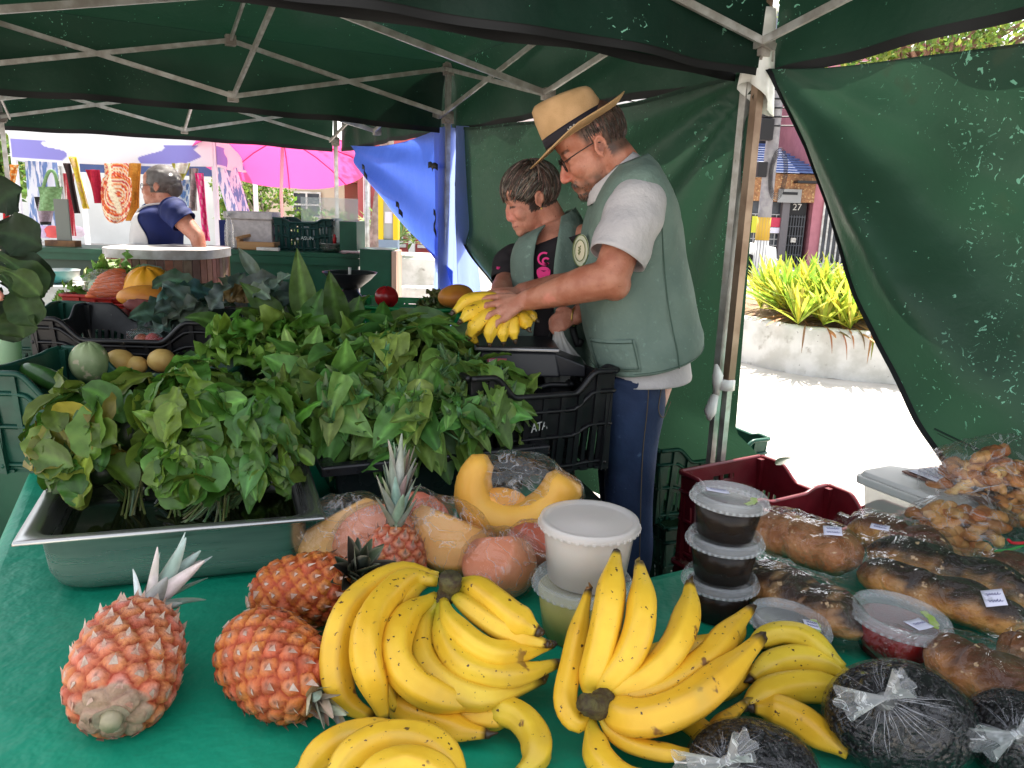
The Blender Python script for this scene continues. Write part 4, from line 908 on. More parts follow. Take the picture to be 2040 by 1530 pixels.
wrapped('dark coral papaya end tucked behind the white tub', 'papaya piece', 'papaya_piece', lambda mb: chunk(mb, c7, (.06, .05, .045), rot('Y', .2), [((0, -.3, .9), .5)], (.62, .14, .08), (.60, .17, .07), 10), puffy(c7, (.066, .055, .05), None, 10, .1))
# ================================================================ lidded tubs
def cupmat(name, c, a, rough=.22): return pm(name, c, rough, alpha=a, spec=.5)
m_clid = cupmat('clear_lid', (.80, .82, .84), .24, .14); m_cup = cupmat('clear_cup', (.12, .12, .13), .07, .08); m_frost = cupmat('frosted_lid', (.80, .75, .72), .42, .3)
m_jam = pm('dark_jam', (.012, .007, .005), .25, (.022, .012, .007), 40, spec=.25); m_redjam = pm('red_jam', (.30, .012, .010), .16, (.19, .006, .007), 18, spec=.3, sss=.1)
m_paper = pm('paper_label', (.74, .72, .86), .7); m_ink = pm('blue_ink', (.06, .06, .22), .7); m_lime = pm('lime_sticker', (.36, .50, .10), .5, (.5, .55, .3), 60)
m_cream = pm('whey_cream', (.80, .70, .62), .35, (.76, .66, .55), 6, sss=.2); m_ycream = pm('yellow_preserve', (.50, .46, .14), .3, (.42, .38, .10), 9, sss=.1)
def scribble(mb, c, M, w, n, seed, mat=0):
    """a line of handwriting: joined loops, no legible letters in the photo"""
    r = random.Random(seed); pts = []
    for i in range(n*5+1):
        u = i/(n*5); pts.append(V(c)+M@V(((u-.5)*w+.0012*math.sin(i*1.3), .0028*math.sin(i*1.25+r.random()*.5)*(.6+.6*r.random()), .0006)))
    mb.tube(pts, .00045, 4, mat)
def label_card(parent, c, M, w, h, seed, lines=1, border=None):
    mb = MB(); mb.grid(lambda u, v: V(c)+M@V(((u-.5)*w, (v-.5)*h, .0012*math.sin(u*3+seed))), 6, 4)
    p = mb.part('paper_label', m_paper, parent, solid=.0003); sb = MB()
    for k in range(lines): scribble(sb, V(c)+M@V((0, (k-(lines-1)/2)*h*.4, .0012)), M, w*.66, 5, seed+k)
    sb.part('handwriting', m_ink, p)
def tub(label, c, rb, rt, h, mats, name='lidded_tub', cat='tub', group=None, tilt=0, lid=.012, fillk=.86, tags=(), tiltax='Y', lime=None, n=48):
    t = thing(name, label, cat, c, group); M = rot(tiltax, tilt); c = V(c); m_fill, m_body, m_lid = mats; up = M@V((0, 0, 1))
    MB().lathe([(0, .003), (rb-.004, .003), (lerp(rb, rt, fillk)-.0015, h*fillk), (lerp(rb, rt, fillk)-.006, h*fillk+.001), (0, h*fillk+.0015)], c, n, M=M).part('contents', m_fill, t)
    MB().lathe([(rb*.8, .0015), (rb-.003, .0), (rb, .003), (rt, h-.002), (rt+.003, h)], c, n, M=M).part('cup', m_body, t)
    def ridges(r, z, a): return (r+(.0012 if (int(a/(2*PI)*n) % 2) else 0)*(1 if abs(z-(h-.003)) < .004 else 0), z)
    MB().lathe([(rt+.0035, h-.010), (rt+.0075, h-.009), (rt+.0085, h-.004), (rt+.0065, h+.001), (rt+.0055, h+.006), (rt+.003, h+lid*.8), (rt-.002, h+lid*.82), (rt-.005, h+lid*.35), (rt-.012, h+lid*.2), (0, h+lid*.22)], c, n, M=M, fn=ridges).part('lid', m_lid, t)
    tb = MB()
    for k in range(40):   # moulded tabs round the lid's skirt
        a = 2*PI*k/40; q = c+M@V(((rt+.0088)*math.cos(a), (rt+.0088)*math.sin(a), h-.0055)); tb.box(q, (.0016, .0055, .0045), M=M@rot('Z', a))
    tb.part('lid_tabs', m_lid, t)
    for (dx, dy, w, hh, ra, ln) in tags: label_card(t, c+M@V((dx, dy, h+lid*.22+.0018)), M@rot('Z', ra), w, hh, int(dx*1e4), ln)
    if lime:
        r = random.Random(5); mb = MB()
        a0, rr = lime; pts = []
        for k in range(17):
            a = a0+k/16*1.15; pts.append((a, rr*(1+.05*r.random()), rr*(.74+.06*r.random())))
        vs = [c+M@V((q*math.cos(a), q*math.sin(a), h+lid*.22+.001)) for a, o, i in pts for q in (o, i)]
        mb.add(vs, [(2*k, 2*k+1, 2*k+3, 2*k+2) for k in range(16)]); mb.part('lime_sticker', m_lime, t)
    return t
tc_ = T(1153, 1268, .75)
tub('clear tub of yellow preserve under the white tub', (.140, 1.262, .75), .072, .083, .100, (m_ycream, m_cup, m_clid), group='tubs with lids on the table')
tub('white tub with a frosted lid stacked on the yellow one', (.146, 1.268, .856), .070, .082, .108, (m_cream, m_frost, m_frost), group='tubs with lids on the table', fillk=.95, lid=.008)
jx, jy = .405, 1.342
tub('bottom tub of dark jam in the stack of three', (jx+.006, jy, .75), .056, .064, .074, (m_jam, m_cup, m_clid), group='stack of dark jam tubs')
tub('middle tub of dark jam in the stack of three', (jx+.006, jy-.004, .833), .056, .064, .076, (m_jam, m_cup, m_clid), group='stack of dark jam tubs')
tub('top tub of dark jam in the stack, with a small paper label', (jx+.004, jy-.002, .916), .056, .064, .074, (m_jam, m_cup, m_clid), group='stack of dark jam tubs', tags=((-.018, .022, .042, .018, -.1, 1),), lime=(-1.15, .048), tilt=.05)
tub('wide dark jam tub half hidden by pale bananas', (.492, 1.205, .765), .055, .063, .052, (m_jam, m_cup, m_clid), tilt=.10, tags=((.034, -.010, .026, .026, -.15, 2),), lime=(-.9, .05), group='tubs with lids on the table')
tub('tub of bright red jam at the right, with a paper label', (.690, 1.218, .755), .060, .076, .072, (m_redjam, m_cup, m_clid), tilt=.07, tags=((.016, -.030, .042, .030, .5, 1),), lime=(-.75, .058), group='tubs with lids on the table', fillk=.80)
# ================================================================ bread in bags
m_bread = pm('bread_crust', None, .55, (.66, .52, .42), 26, bump=.6, bscale=70, spots=((.62, .42, .24), 38, .66, .72))
m_bag = film('bread_bag', .02, 1.0, wscale=17, rough=.08, milky=.025, hi=.60, stretch=(1, 1, 1))
def loaf(label, a, b, r, top, side, seed, sq=.8, tail=.05, cards=(), group='bagged loaves on the table', dz=0, burn=1.0, score=False):
    a, b = V(a), V(b); d, s, u = frame(b-a); L = (b-a).length; rr = random.Random(seed); c = (a+b)/2
    t = thing('bread_loaf', label, 'bread', (c.x, c.y, .75), group)
    n = 30; pts = [a.lerp(b, i/n)+u*(.004*math.sin(i*.5+seed)) for i in range(n+1)]
    rad = [max(.004, r*(1-abs(2*i/n-1)**4.2)**.5*(1+.05*math.sin(i*.8+seed))) for i in range(n+1)]
    def col(k, an, p):
        h = math.sin(an); x = h+.35*nz(p, 22, seed)+.25*nz(p, 60, seed)
        q = mixc(side, top, sstep(-.05, .75, x)*burn)
        if score and math.sin(k*30+an*2) > .9 and h > .2: q = mixc(q, (.5, .3, .14), .7)
        return mixc(q, (.55, .36, .19), .55*sstep(-.35, -.8, h))
    mb = MB(); mb.tube(pts, rad, 26, col=col, sq=sq, rfun=lambda an, k: (1+.03*math.sin(3*an+seed)+.03*math.sin(k*17+an))*(1 if math.sin(an) > -.5 else .92)); mb.part('crust', m_bread, t)
    fb = MB(); m = 44; p2 = [a-d*.025]+[a.lerp(b, i/m) for i in range(m+1)]+[b+d*tail*.5, b+d*tail]
    r2 = [r*.55]+[r*1.10*max(.35, (1-abs(2*i/m-1)**6)**.5)+.004 for i in range(m+1)]+[r*.75, r*.85]
    def rf(an, k): return 1+.05*nz((math.cos(an)*1.5+seed, math.sin(an)*1.5, k*7), 1.3)+.05*math.sin(an*5+k*6+seed)*abs(math.sin(k*PI*3+seed))+.022*math.sin(an*13+k*21)
    fb.tube(p2, r2, 34, sq=sq*1.03, rfun=rf, cap=False); fb.part('bag_film', m_bag, t)
    for (k, an, w, h, ra) in cards:
        q = a.lerp(b, k)+s*(math.cos(an)*r*1.14)+u*(math.sin(an)*r*sq*1.16); nn = (s*math.cos(an)+u*math.sin(an)).normalized()
        M = Matrix((d, nn.cross(d), nn)).transposed()@rot('Z', ra); label_card(t, q+nn*.002, M, w, h, seed, 2)
    return t
BT, BD, TAN = (.16, .055, .022), (.016, .009, .007), (.66, .32, .085)
loaf('brown wholemeal loaf in a bag, behind the jam stack', T(1502, 1046, .815), T(1716, 1122, .812), .062, (.36, .15, .06), (.56, .25, .10), 1, .82, cards=((.76, 1.25, .036, .03, .5),), burn=.9)
loaf('scored dark loaf in a bag, right of the jam stack', T(1462, 1132, .80), T(1728, 1258, .80), .056, (.04, .02, .012), (.60, .30, .10), 2, .8, score=True, tail=.09)
loaf('tan-ended loaf at the back, beside the clear storage box', T(1690, 1046, .825), T(1900, 1112, .825), .050, (.11, .04, .022), (.64, .33, .08), 3, .85)
loaf('burnt long loaf in the middle of the bread pile', T(1728, 1090, .825), T(2096, 1206, .825), .053, BD, TAN, 4, .85, cards=((.06, 1.5, .036, .026, .2),))
loaf('second burnt loaf nearer the viewer, with a square paper label', T(1708, 1136, .808), T(2056, 1246, .808), .050, (.025, .012, .008), (.68, .34, .10), 5, .85, cards=((.80, 1.0, .034, .034, .5),))
loaf('brown loaf at the right edge below the burnt loaves', T(1850, 1296, .795), T(2110, 1424, .795), .056, (.13, .05, .022), (.56, .25, .085), 6, .85)
loaf('loaf cut off by the right edge beside the bean bags', T(1990, 1290, .80), T(2140, 1350, .80), .05, (.20, .08, .03), (.44, .2, .07), 7, .85)
loaf('dark loaf at the far right under the twisted pastry bag', T(1965, 1120, .83), T(2120, 1180, .83), .045, (.10, .035, .02), (.40, .18, .06), 8, .85)
# ================================================================ bags of fried pastry
m_past = pm('fried_pastry', None, .6, (.72, .55, .40), 24, bump=.5, bscale=90)
def pastry_bag(label, c, rad, n, seed, tail):
    r = random.Random(seed); c = V(c); t = thing('pastry_bag', label, 'pastry bag', (c.x, c.y, c.z-rad[2]), 'clear bags of fried pastry')
    for i in range(n):
        e = rdir(r); q = c+V((e.x*rad[0], e.y*rad[1], e.z*rad[2]))*r.uniform(.45, .82); d = rdir(r); d.z *= .4; L = r.uniform(.06, .095); w = rdir(r)
        col = vary(r.choice([(.58, .29, .09), (.50, .21, .06), (.68, .42, .17), (.42, .16, .05)]), r, .15, .03)
        mb = MB(); mb.tube(bez([q-d*L*.5, q-d*L*.15+w*.008, q+d*L*.2-w*.008, q+d*L*.5], 9), [.007, .013, .0175, .017, .013, .016, .019, .017, .013, .006], 9, col=lambda u, a, p: mixc(col, (.70, .46, .2), .4*max(0, math.sin(a+u*4))), sq=.75, rfun=lambda a, u: 1+.12*math.sin(2*a+u*8)); mb.part('pastry', m_past, t)
    fb = MB(); puffy(c, tuple(x*1.06 for x in rad), None, seed, .12, tail)(fb); fb.part('bag_film', m_wrap, t); return t
pastry_bag('large bag of fried pastry strips leaning on the storage box', Y(1980, 972, 1.78), (.165, .09, .12), 120, 71, ((.7, -.5, -.1), .2))
pastry_bag('smaller bag of fried pastry in front of the large one', Y(1912, 1060, 1.64), (.12, .08, .08), 70, 72, ((.8, -.4, -.3), .3))
mb = MB(); p = Y(2010, 1090, 1.5); mb.tube(bez([p+V((-.03, 0, -.01)), p+V((0, -.01, .0)), p+V((.04, 0, .012))], 6), [.003]*7, 6); mb.thing('bag_tie', pm('green_tie', (.03, .35, .08), .4), 'green wire tie on a pastry bag at the right edge', 'bag tie')
mb = MB(); p = Y(2020, 1082, 1.49); mb.tube(bez([p+V((-.014, 0, .008)), p, p+V((.05, .0, .004))], 6), [.0035]*7, 6); mb.thing('bag_tie', pm('red_tie', (.5, .02, .03), .35), 'red wire tie on a pastry bag at the right edge', 'bag tie')
# ================================================================ bags of black beans
m_bean = pm('black_bean', (.008, .007, .009), .3, (.02, .018, .02), 30, spec=.3); m_bbag = film('bean_bag_film', .035, 1.0, wscale=20, rough=.07, milky=.03, hi=.9, stretch=(1, 1, 1)); m_knot = film('bag_knot', .05, .7, wscale=12, rough=.35, milky=1.1, hi=.35)
m_crease_glint = pm('film_crease', (.55, .55, .60), .12, alpha=.42, spec=.7)
def beanbag(label, c, rad, knot, seed, n=1150):
    r = random.Random(seed); c = V(c); t = thing('bean_bag', label, 'bean bag', (c.x, c.y, .75), 'clear bags of black beans'); mb = MB()
    mb.ell(c, tuple(x*.945 for x in rad), None, 40, 22)
    for i in range(n):
        e = rdir(r)
        if e.z < -.5: continue
        q = c+V((e.x*rad[0], e.y*rad[1], e.z*rad[2]))*.955; nn_ = V((e.x/rad[0], e.y/rad[1], e.z/rad[2])).normalized(); d, s, u = frame(rdir(r).cross(nn_), nn_); M = Matrix((d, s, u)).transposed(); mb.ell(q, (.0060, .0042, .0030), M, 7, 5)
    mb.part('beans', m_bean, t)
    k = V(knot); ax = (k-c).normalized()
    def f(dv):
        a = max(0, dv.dot(ax)); b = math.atan2(dv.dot(ax.orthogonal()), dv.dot(ax.cross(ax.orthogonal())))
        return 1.03+.012*nz(dv, 2.2, seed)+.020*math.sin(b*17+3*nz(dv, 2, seed))*sstep(.25, .9, a)+.10*sstep(.86, 1, a)+.010*math.sin(dv.dot(ax)*30+3*nz(dv, 3))*(1-sstep(.5, .9, a))
    fb = MB(); fb.ell(c, rad, None, 90, 50, fn=f); fb.part('bag_film', m_bbag, t)
    kb = MB(); o = ax.orthogonal().normalized(); w = ax.cross(o)
    base = c+V((ax.x*rad[0], ax.y*rad[1], ax.z*rad[2]))
    kb.tube([base-ax*.004, base+ax*.006, base+ax*.012], [.014, .006, .007], 12)
    for sgn, ln in ((1, .038), (-1, .066)):
        dr = (V((1, .25, .15))*sgn*.9+ax*(.9 if sgn > 0 else .35)).normalized(); _, s2, u2 = frame(dr)
        kb.grid(lambda uu, v: base+ax*.009+dr*(ln*v)+(s2*math.cos(2*PI*uu)*.55+u2*math.sin(2*PI*uu)*.4)*(.007+.034*v**1.1*(1+.35*math.sin(2*PI*uu*5+seed))), 30, 8, closeu=True)
    fo = MB()
    for i in range(40):   # film folds gathered towards the knot, their glints put in as whitish strips
        a = r.uniform(0, 2*PI); k0, k1 = r.uniform(.10, .28), r.uniform(.35, .95); pts = []
        for j in range(9):
            th = lerp(k0, k1, j/8); dv = (ax*math.cos(th)+(o*math.cos(a+.02*math.sin(j*.9+i))+w*math.sin(a+.02*math.sin(j*.9+i)))*math.sin(th)); pts.append(c+V((dv.x*rad[0], dv.y*rad[1], dv.z*rad[2]))*(1.045+.05*sstep(.5, .1, th)))
        fo.tube(pts, [.0002]+[r.uniform(.0003, .0007)*(1-.09*q_) for q_ in range(7)]+[.0001], 4, cap=False)
    fo.part('crease_glints', m_crease_glint, t)
    kb.part('knot', m_knot, t); return t
beanbag('large knotted bag of black beans in front of the red jam', T(1790, 1432, .82), (.100, .085, .075), T(1765, 1350, .93), 81)
beanbag('bag of black beans cut off by the bottom edge, below the bananas', T(1500, 1530, .795), (.085, .075, .05), T(1440, 1475, .88), 82)
beanbag('bag of black beans cut off by the right edge', T(2030, 1470, .80), (.07, .075, .06), T(2015, 1430, .90), 83)
# ================================================================ clear storage box with notebook, red crates
m_clear = pm('clear_box_plastic', (.62, .60, .56), .3, alpha=.62); m_boxlid = pm('grey_white_lid', (.55, .54, .52), .4, alpha=.93)
A_, B_, = T(1702, 935, .865), T(1905, 1010, .865); ex = (B_-A_); ex.z = 0; bw_ = ex.length; ex.normalize(); ey = V((-ex.y, ex.x, 0)); bd_ = .30
t = thing('storage_box', 'clear plastic storage box with a pale lid, behind the bread', 'storage box', (A_+ex*bw_/2+ey*bd_/2)-V((0, 0, .215)))
def bx(o, w, d, h, mb, r=.02):
    k = []
    for cx, cy, a0 in ((w-r, d-r, 0), (r, d-r, 90), (r, r, 180), (w-r, r, 270)):
        for i in range(5): a = math.radians(a0+90*i/4); k.append((cx+r*math.cos(a), cy+r*math.sin(a)))
    return k
def slab(z0, z1, ins0, ins1, mb):
    k = bx(None, bw_, bd_, 0, mb); n = len(k); vs = []
    for z, ins in ((z0, ins0), (z1, ins1)):
        for x, y in k: vs.append(A_+ex*(bw_/2+(x-bw_/2)*(1-2*ins/bw_))+ey*(bd_/2+(y-bd_/2)*(1-2*ins/bd_))+V((0, 0, z)))
    mb.add(vs, [(i, (i+1) % n, n+(i+1) % n, n+i) for i in range(n)]+[tuple(range(n-1, -1, -1)), tuple(range(n, 2*n))], smooth=False); return mb
slab(-.215, -.03, .035, .014, MB()).part('box_body', m_clear, t); slab(-.034, -.012, .0, .0, MB()).part('lid_rim', m_boxlid, t, bev=.004); slab(-.0119, .0, .006, .012, MB()).part('lid', m_boxlid, t, bev=.003)
hb = MB(); hb.tube(bez([A_+ex*.05+ey*.31+V((0, 0, .0)), A_+ex*.08+ey*.31+V((0, 0, .014)), A_+ex*.22+ey*.31+V((0, 0, .014)), A_+ex*.25+ey*.31], 8), .006, 8); hb.part('handle', m_boxlid, t)
n_ = thing('notebook', 'open notebook with written pages lying on the storage box', 'notebook', A_+ex*.19+ey*.16+V((0, 0, .002))); nc = A_+ex*.19+ey*.17+V((0, 0, .004))
MB().box(nc, (.23, .17, .004), math.atan2(ex.y, ex.x)-.1).part('cover', pm('brown_cover', (.16, .08, .06), .6), n_)
Mn = rot('Z', math.atan2(ex.y, ex.x)-.1)
mb = MB(); mb.grid(lambda u, v: nc+Mn@V(((u-.5)*.21, (v-.5)*.155, .005+.022*math.sin(PI*u)**2*v+.03*sstep(.8, 1, u))), 14, 6); pg = mb.part('pages', pm('lined_paper', (.62, .62, .70), .8), n_, solid=.0006)
sb = MB()
for k in range(7): scribble(sb, nc+Mn@V((-.03, -.06+k*.018, .0085+.02*math.sin(PI*.36)**2*(k/7))), Mn, .12, 9, k)
sb.part('handwriting', m_ink, pg)
crate('maroon crate with an oval hand hole, standing behind the bread', (.885, 2.285, .35), -1.03, .56, .38, .31, m_crr, .17, .0, slotrows=((.12, .34), (.42, .66)), group='maroon crates')
crate('lower maroon crate in front, its rim beside the storage box', (1.02, 2.06, .36), -1.03, .50, .36, .29, m_crr, .2, .05, slotrows=((.12, .34), (.42, .66)), group='maroon crates')
crate('dark green crate on the ground between the man and the maroon crates', (.80, 3.02, .0), .35, .52, .36, .31, m_crg, .18, .05, slotrows=((.12, .42), (.52, .76)), group='dark green crates on the ground')
crate('dark green crate stacked on another on the ground behind the man', (.74, 3.05, .32), .42, .52, .36, .30, m_crg, .2, .05, slotrows=((.12, .42), (.52, .76)), group='dark green crates on the ground')
crate('maroon crate at the bottom, holding up the taller maroon crate', (.885, 2.285, .04), -1.03, .56, .38, .30, m_crr, .1, .0, slotrows=((.12, .34), (.42, .66)), group='maroon crates')
mb = MB(); leaf(mb, Y(1545, 925, 2.3), V((.6, .1, .35)), V((0, -.5, 1)), .06, .03, 'ovate', .2, .2, 0, (.02, .04, .02), 1.2); mb.thing('loose_leaf', m_leaf, 'small dark leaf sticking up behind the maroon crate', 'leaf')
# ================================================================ people
m_skin = pm('skin', None, .48, (.80, .66, .60), 22, bump=.3, bscale=170, spots=[((.30, .11, .07), 90, .66, .72), ((.55, .20, .14), 14, .60, .75)], sss=.12, spec=.4, bdist=.004)
m_hair = pm('hair', None, .5, (.6, .55, .52), 60, bump=.3, bscale=160)
m_vest = pm('grey_green_cotton', (.15, .205, .172), .85, (.115, .165, .14), 5, bump=.6, bscale=9, bdist=.03, spots=((.16, .235, .20), 60, .6, .75))
m_shirt = pm('pale_grey_shirt', (.46, .43, .43), .85, (.40, .37, .38), 7, bump=.6, bscale=9, bdist=.03)
m_jean = pm('blue_jeans', (.012, .022, .060), .8, (.022, .042, .10), 4, bump=.3, bscale=22, bdist=.015, spots=((.05, .08, .15), 30, .66, .75))
m_tee = pm('black_tshirt', (.012, .010, .012), .85, (.02, .015, .018), 9, bump=.2, bscale=14)
m_pink = pm('pink_print', (.75, .04, .22), .7); m_straw = pm('straw', (.50, .30, .145), .75, (.40, .235, .105), 11, bump=.5, bscale=260, bdist=.003)
m_band = pm('hat_band', (.012, .008, .014), .7); m_gold = pm('gold', (.6, .4, .12), .3, metal=1); m_frame = pm('spectacle_frame', (.02, .012, .01), .3); m_glass = film('spectacle_lens', .04, .0, milky=.02)
m_navy = pm('navy_cotton', (.012, .022, .12), .8, (.008, .014, .08), 8, bump=.3, bscale=16); m_apron = pm('white_apron', (.62, .60, .60), .8, (.54, .52, .53), 6, bump=.2, bscale=12); m_shoe = pm('dark_shoe', (.02, .018, .016), .6)
TW = [.93]
def ring(L, Rr, y, ry, n=48, ex=2.3, sag=0, ofs=0):
    a, b = Y(*L, y), Y(*Rr, y); c = (a+b)/2; h = (b-a)/2*TW[0]; out = []
    h = h*(1+ofs/max(.01, h.length)); ry = ry+ofs
    for i in range(n):
        t = 2*PI*i/n; ct, st = math.cos(t), math.sin(t)
        k = (abs(ct)**ex+abs(st)**ex)**(-1/ex)
        out.append(c+h*(ct*k)+V((0, ry*st*k, -sag*max(0, -st))))
    return out
def smooth_rings(rg, m=4):
    """resample a stack of rings along its length with a smooth curve"""
    n = len(rg[0]); cols = [bez([r[i] for r in rg], (len(rg)-1)*m) for i in range(n)]
    return [[cols[i][j] for i in range(n)] for j in range((len(rg)-1)*m+1)]
def skinrings(mb, rg, mat=0, col=None, caps=True, keep=None, wr=0, seed=0):
    n = len(rg[0]); k = len(rg); vs = []
    for j, r in enumerate(rg):
        c = sum(r, V((0, 0, 0)))/n
        for i, p in enumerate(r):
            d = (p-c).normalized(); o = wr*(nz((p.x*7, p.y*7, p.z*4), 1, seed)+.6*nz((p.x*16, p.y*16, p.z*9), 1, seed)+.5*math.sin(p.z*26+i*.5+seed)*nz(p, 5, seed+3)) if wr else 0
            vs.append(p+d*o)
    fs = []
    for j in range(k-1):
        for i in range(n):
            if keep is None or keep((i+.5)/n*2*PI, (j+.5)/(k-1), (vs[j*n+i]+vs[(j+1)*n+(i+1) % n])/2): fs.append((j*n+i, j*n+(i+1) % n, (j+1)*n+(i+1) % n, (j+1)*n+i))
    if caps: fs += [tuple(range(n)), tuple(range((k-1)*n+n-1, (k-1)*n-1, -1))]
    return mb.add(vs, fs, mat, col)
def openloft(mb, rg, th0, th1, k0=0, wr=0, seed=0, nu=56, off=0):
    n = len(rg[0]); K = len(rg)-1
    def f(u, v):
        k = lerp(k0, 1, v); j = k*K; j0 = min(int(j), K-1); t = lerp(th0(k), th1(k), u)/(2*PI)*n; i = int(math.floor(t)); fr = t-i
        def at(r): return r[i % n].lerp(r[(i+1) % n], fr)
        p = at(rg[j0]).lerp(at(rg[j0+1]), j-j0); c = sum(rg[j0], V((0, 0, 0)))/n; d = p-c; d.z = 0; d.normalize()
        o = wr*(nz((p.x*7, p.y*7, p.z*4), 1, seed)+.6*nz((p.x*16, p.y*16, p.z*9), 1, seed)+.6*math.sin(t*2.1+seed)*nz(p, 5, seed+3)) if wr else 0
        return p+d*(o+off)
    return mb.grid(f, nu, K*2)
def headframe(c, yaw, pitch, s, rl=0):
    f = V((-math.cos(yaw), -math.sin(yaw), 0)); l = V((math.sin(yaw), -math.cos(yaw), 0)); z = V((0, 0, 1))
    f2 = f*math.cos(pitch)-z*math.sin(pitch); u2 = z*math.cos(pitch)+f*math.sin(pitch)
    M = Matrix((f2*s, l*s, u2*s)).transposed(); return V(c), M
def head(mb, c, M, fem=False):
    P = lambda x, y, z: c+M@V((x, y, z))
    E = lambda x, y, z, r, Mx=None: mb.ell(P(x, y, z), r, M@(Mx or Matrix.Identity(3)), 22, 14)
    E(-.014, 0, .04, (.098, .075, .084)); E(.03, 0, -.02, (.062, .060, .085)); E(.032, 0, -.072, (.056, .05, .040)); E(.076, 0, -.096, (.019, .021, .017))
    E(.052, 0, .05, (.040, .060, .045)); E(.058, .040, -.026, (.030, .020, .028)); E(.058, -.040, -.026, (.030, .020, .028)); E(.072, 0, -.066, (.024, .030, .027))
    mb.tube([P(.077, y, .022+.004*(1-abs(y)/.042)) for y in (-.044, -.025, 0, .025, .044)], [.007, .0105, .009, .0105, .007], 10)
    k = .9 if fem else 1
    mb.tube([P(.082, 0, .014), P(.094, 0, -.006), P(.107*k+.01*(1-k), 0, -.026), P(.111*k, 0, -.036)], [.0075, .0085, .0100, .0105], 12); E(.108*k, 0, -.037, .0118)
    for s in (1, -1):
        E(.100*k, s*.0125, -.041, (.012, .0075, .008)); E(.071, s*.032, .004, (.0135, .016, .0115))
        E(-.012, s*.0745, -.006, (.013, .005, .022), rot('X', -s*.15))
        mb.tube([P(-.010+.0155*math.cos(a)-.004*math.sin(a), s*(.081+.003*math.sin(a)), -.004+.0265*math.sin(a)*(1 if a < PI else .85)) for a in [(-.30+1.5*i/12)*PI for i in range(13)]], [.003]+[.0042]*11+[.0035], 8)
        E(-.005, s*.0795, -.029, (.007, .0045, .008))
    E(.090, 0, -.0645, (.010, .021, .0055)); E(.0885, 0, -.0765, (.010, .018, .0062))
def fingers(mb, wrist, knk, tips, r=.0085, lift=V((0, 0, .01)), thumb=None, palm=.013):
    """palm as a fan of overlapping bones to the knuckles, then one jointed chain per finger; thumb from the palm's side"""
    w = V(wrist); kk = [V(k) for k in knk]
    for i, (k, t) in enumerate(zip(kk, tips)):
        t = V(t); mb.tube([w, w.lerp(k, .5), k], [palm*1.12, palm, r*1.2], 10); mb.ell(k, r*1.22, None, 10, 8)
        m1, m2 = k.lerp(t, .45)+lift, k.lerp(t, .76)+lift*.75
        rr = r*(1 if i < 3 else .86); mb.tube([k, k.lerp(m1, .5)+lift*.1, m1, m2, t, t+(t-m2).normalized()*rr*.7], [rr*1.12, rr, rr*1.05, rr*.95, rr*.85, rr*.35], 10); mb.ell(m1, rr*1.06, None, 10, 8)
    for a, b in zip(kk, kk[1:]): mb.tube([w.lerp(a, .4), w.lerp(b, .4)], palm, 8); mb.tube([w.lerp(a, .75), w.lerp(b, .75)], palm*.92, 8)
    if thumb: mb.tube(bez(thumb, 8), [r*1.5, r*1.45, r*1.35, r*1.25, r*1.2, r*1.2, r*1.1, r, r*.5], 10)
def limb(mb, pts, rad, n=16): 
    mb.tube(bez(pts, 4*(len(pts)-1)), [x for i in range(len(rad)-1) for x in [lerp(rad[i], rad[i+1], k/4) for k in range(4)]]+[rad[-1]], n)
    mb.ell(pts[0], rad[0], None, 14, 10); mb.ell(pts[-1], rad[-1], None, 14, 10)
# ---------------------------------------------------------------- the man in the straw hat
HY = 2.27
hc, HM = headframe(Y(1186, 292, HY-.075)+V((0, .075, 0)), .03, math.radians(31), 1.03)
man = thing('person', 'man in a straw hat and grey-green vest bending over the weighing scale', 'person', (Y(1270, 760, HY).x, HY, 0))
mb = MB(); head(mb, hc, HM)
nb = Y(1262, 372, HY); limb(mb, [hc+HM@V((-.035, 0, -.035)), hc+HM@V((-.05, 0, -.10)), nb+V((-.01, 0, .0)), nb+V((.02, 0, -.06))], [.062, .058, .064, .075])
tor = [ring(*q) for q in (((1225, 340), (1290, 335), HY, .10), ((1200, 385), (1322, 378), HY, .17), ((1180, 440), (1340, 430), HY, .185), ((1165, 530), (1352, 520), HY, .17), ((1165, 620), (1365, 610), HY, .17), ((1180, 720), (1360, 700), HY, .17), ((1195, 800), (1325, 800), HY, .165))]
skinrings(mb, smooth_rings(tor, 3))
LS, LE, LW = Y(1276, 385, 2.09), Y(1216, 556, 2.02), Y(1050, 598, 2.10)
limb(mb, [LS+V((0, .02, -.02)), Y(1246, 470, 2.05), LE], [.046, .052, .050]); limb(mb, [LE, Y(1168, 566, 2.03), Y(1110, 583, 2.06), LW], [.052, .050, .040, .029]); mb.ell(Y(1224, 566, 2.02), .045, None, 14, 10)
fingers(mb, LW+V((-.004, 0, 0)), [Y(993, 592, 2.135), Y(988, 605, 2.105), Y(993, 621, 2.08), Y(1003, 636, 2.065)], [Y(951, 608, 2.125), Y(947, 626, 2.088), Y(957, 648, 2.062), Y(981, 661, 2.05)], .0098, V((-.002, -.006, .009)), [LW+V((-.03, .02, 0)), Y(1010, 585, 2.16), Y(985, 586, 2.18), Y(968, 592, 2.19)], .0155)
RS, RE, RW = Y(1262, 395, 2.45), Y(1196, 548, 2.45), Y(1040, 582, 2.30)
limb(mb, [RS+V((0, -.02, -.02)), RS.lerp(RE, .5), RE], [.046, .05, .048]); limb(mb, [RE, RE.lerp(RW, .5)+V((0, 0, -.004)), RW], [.047, .040, .028])
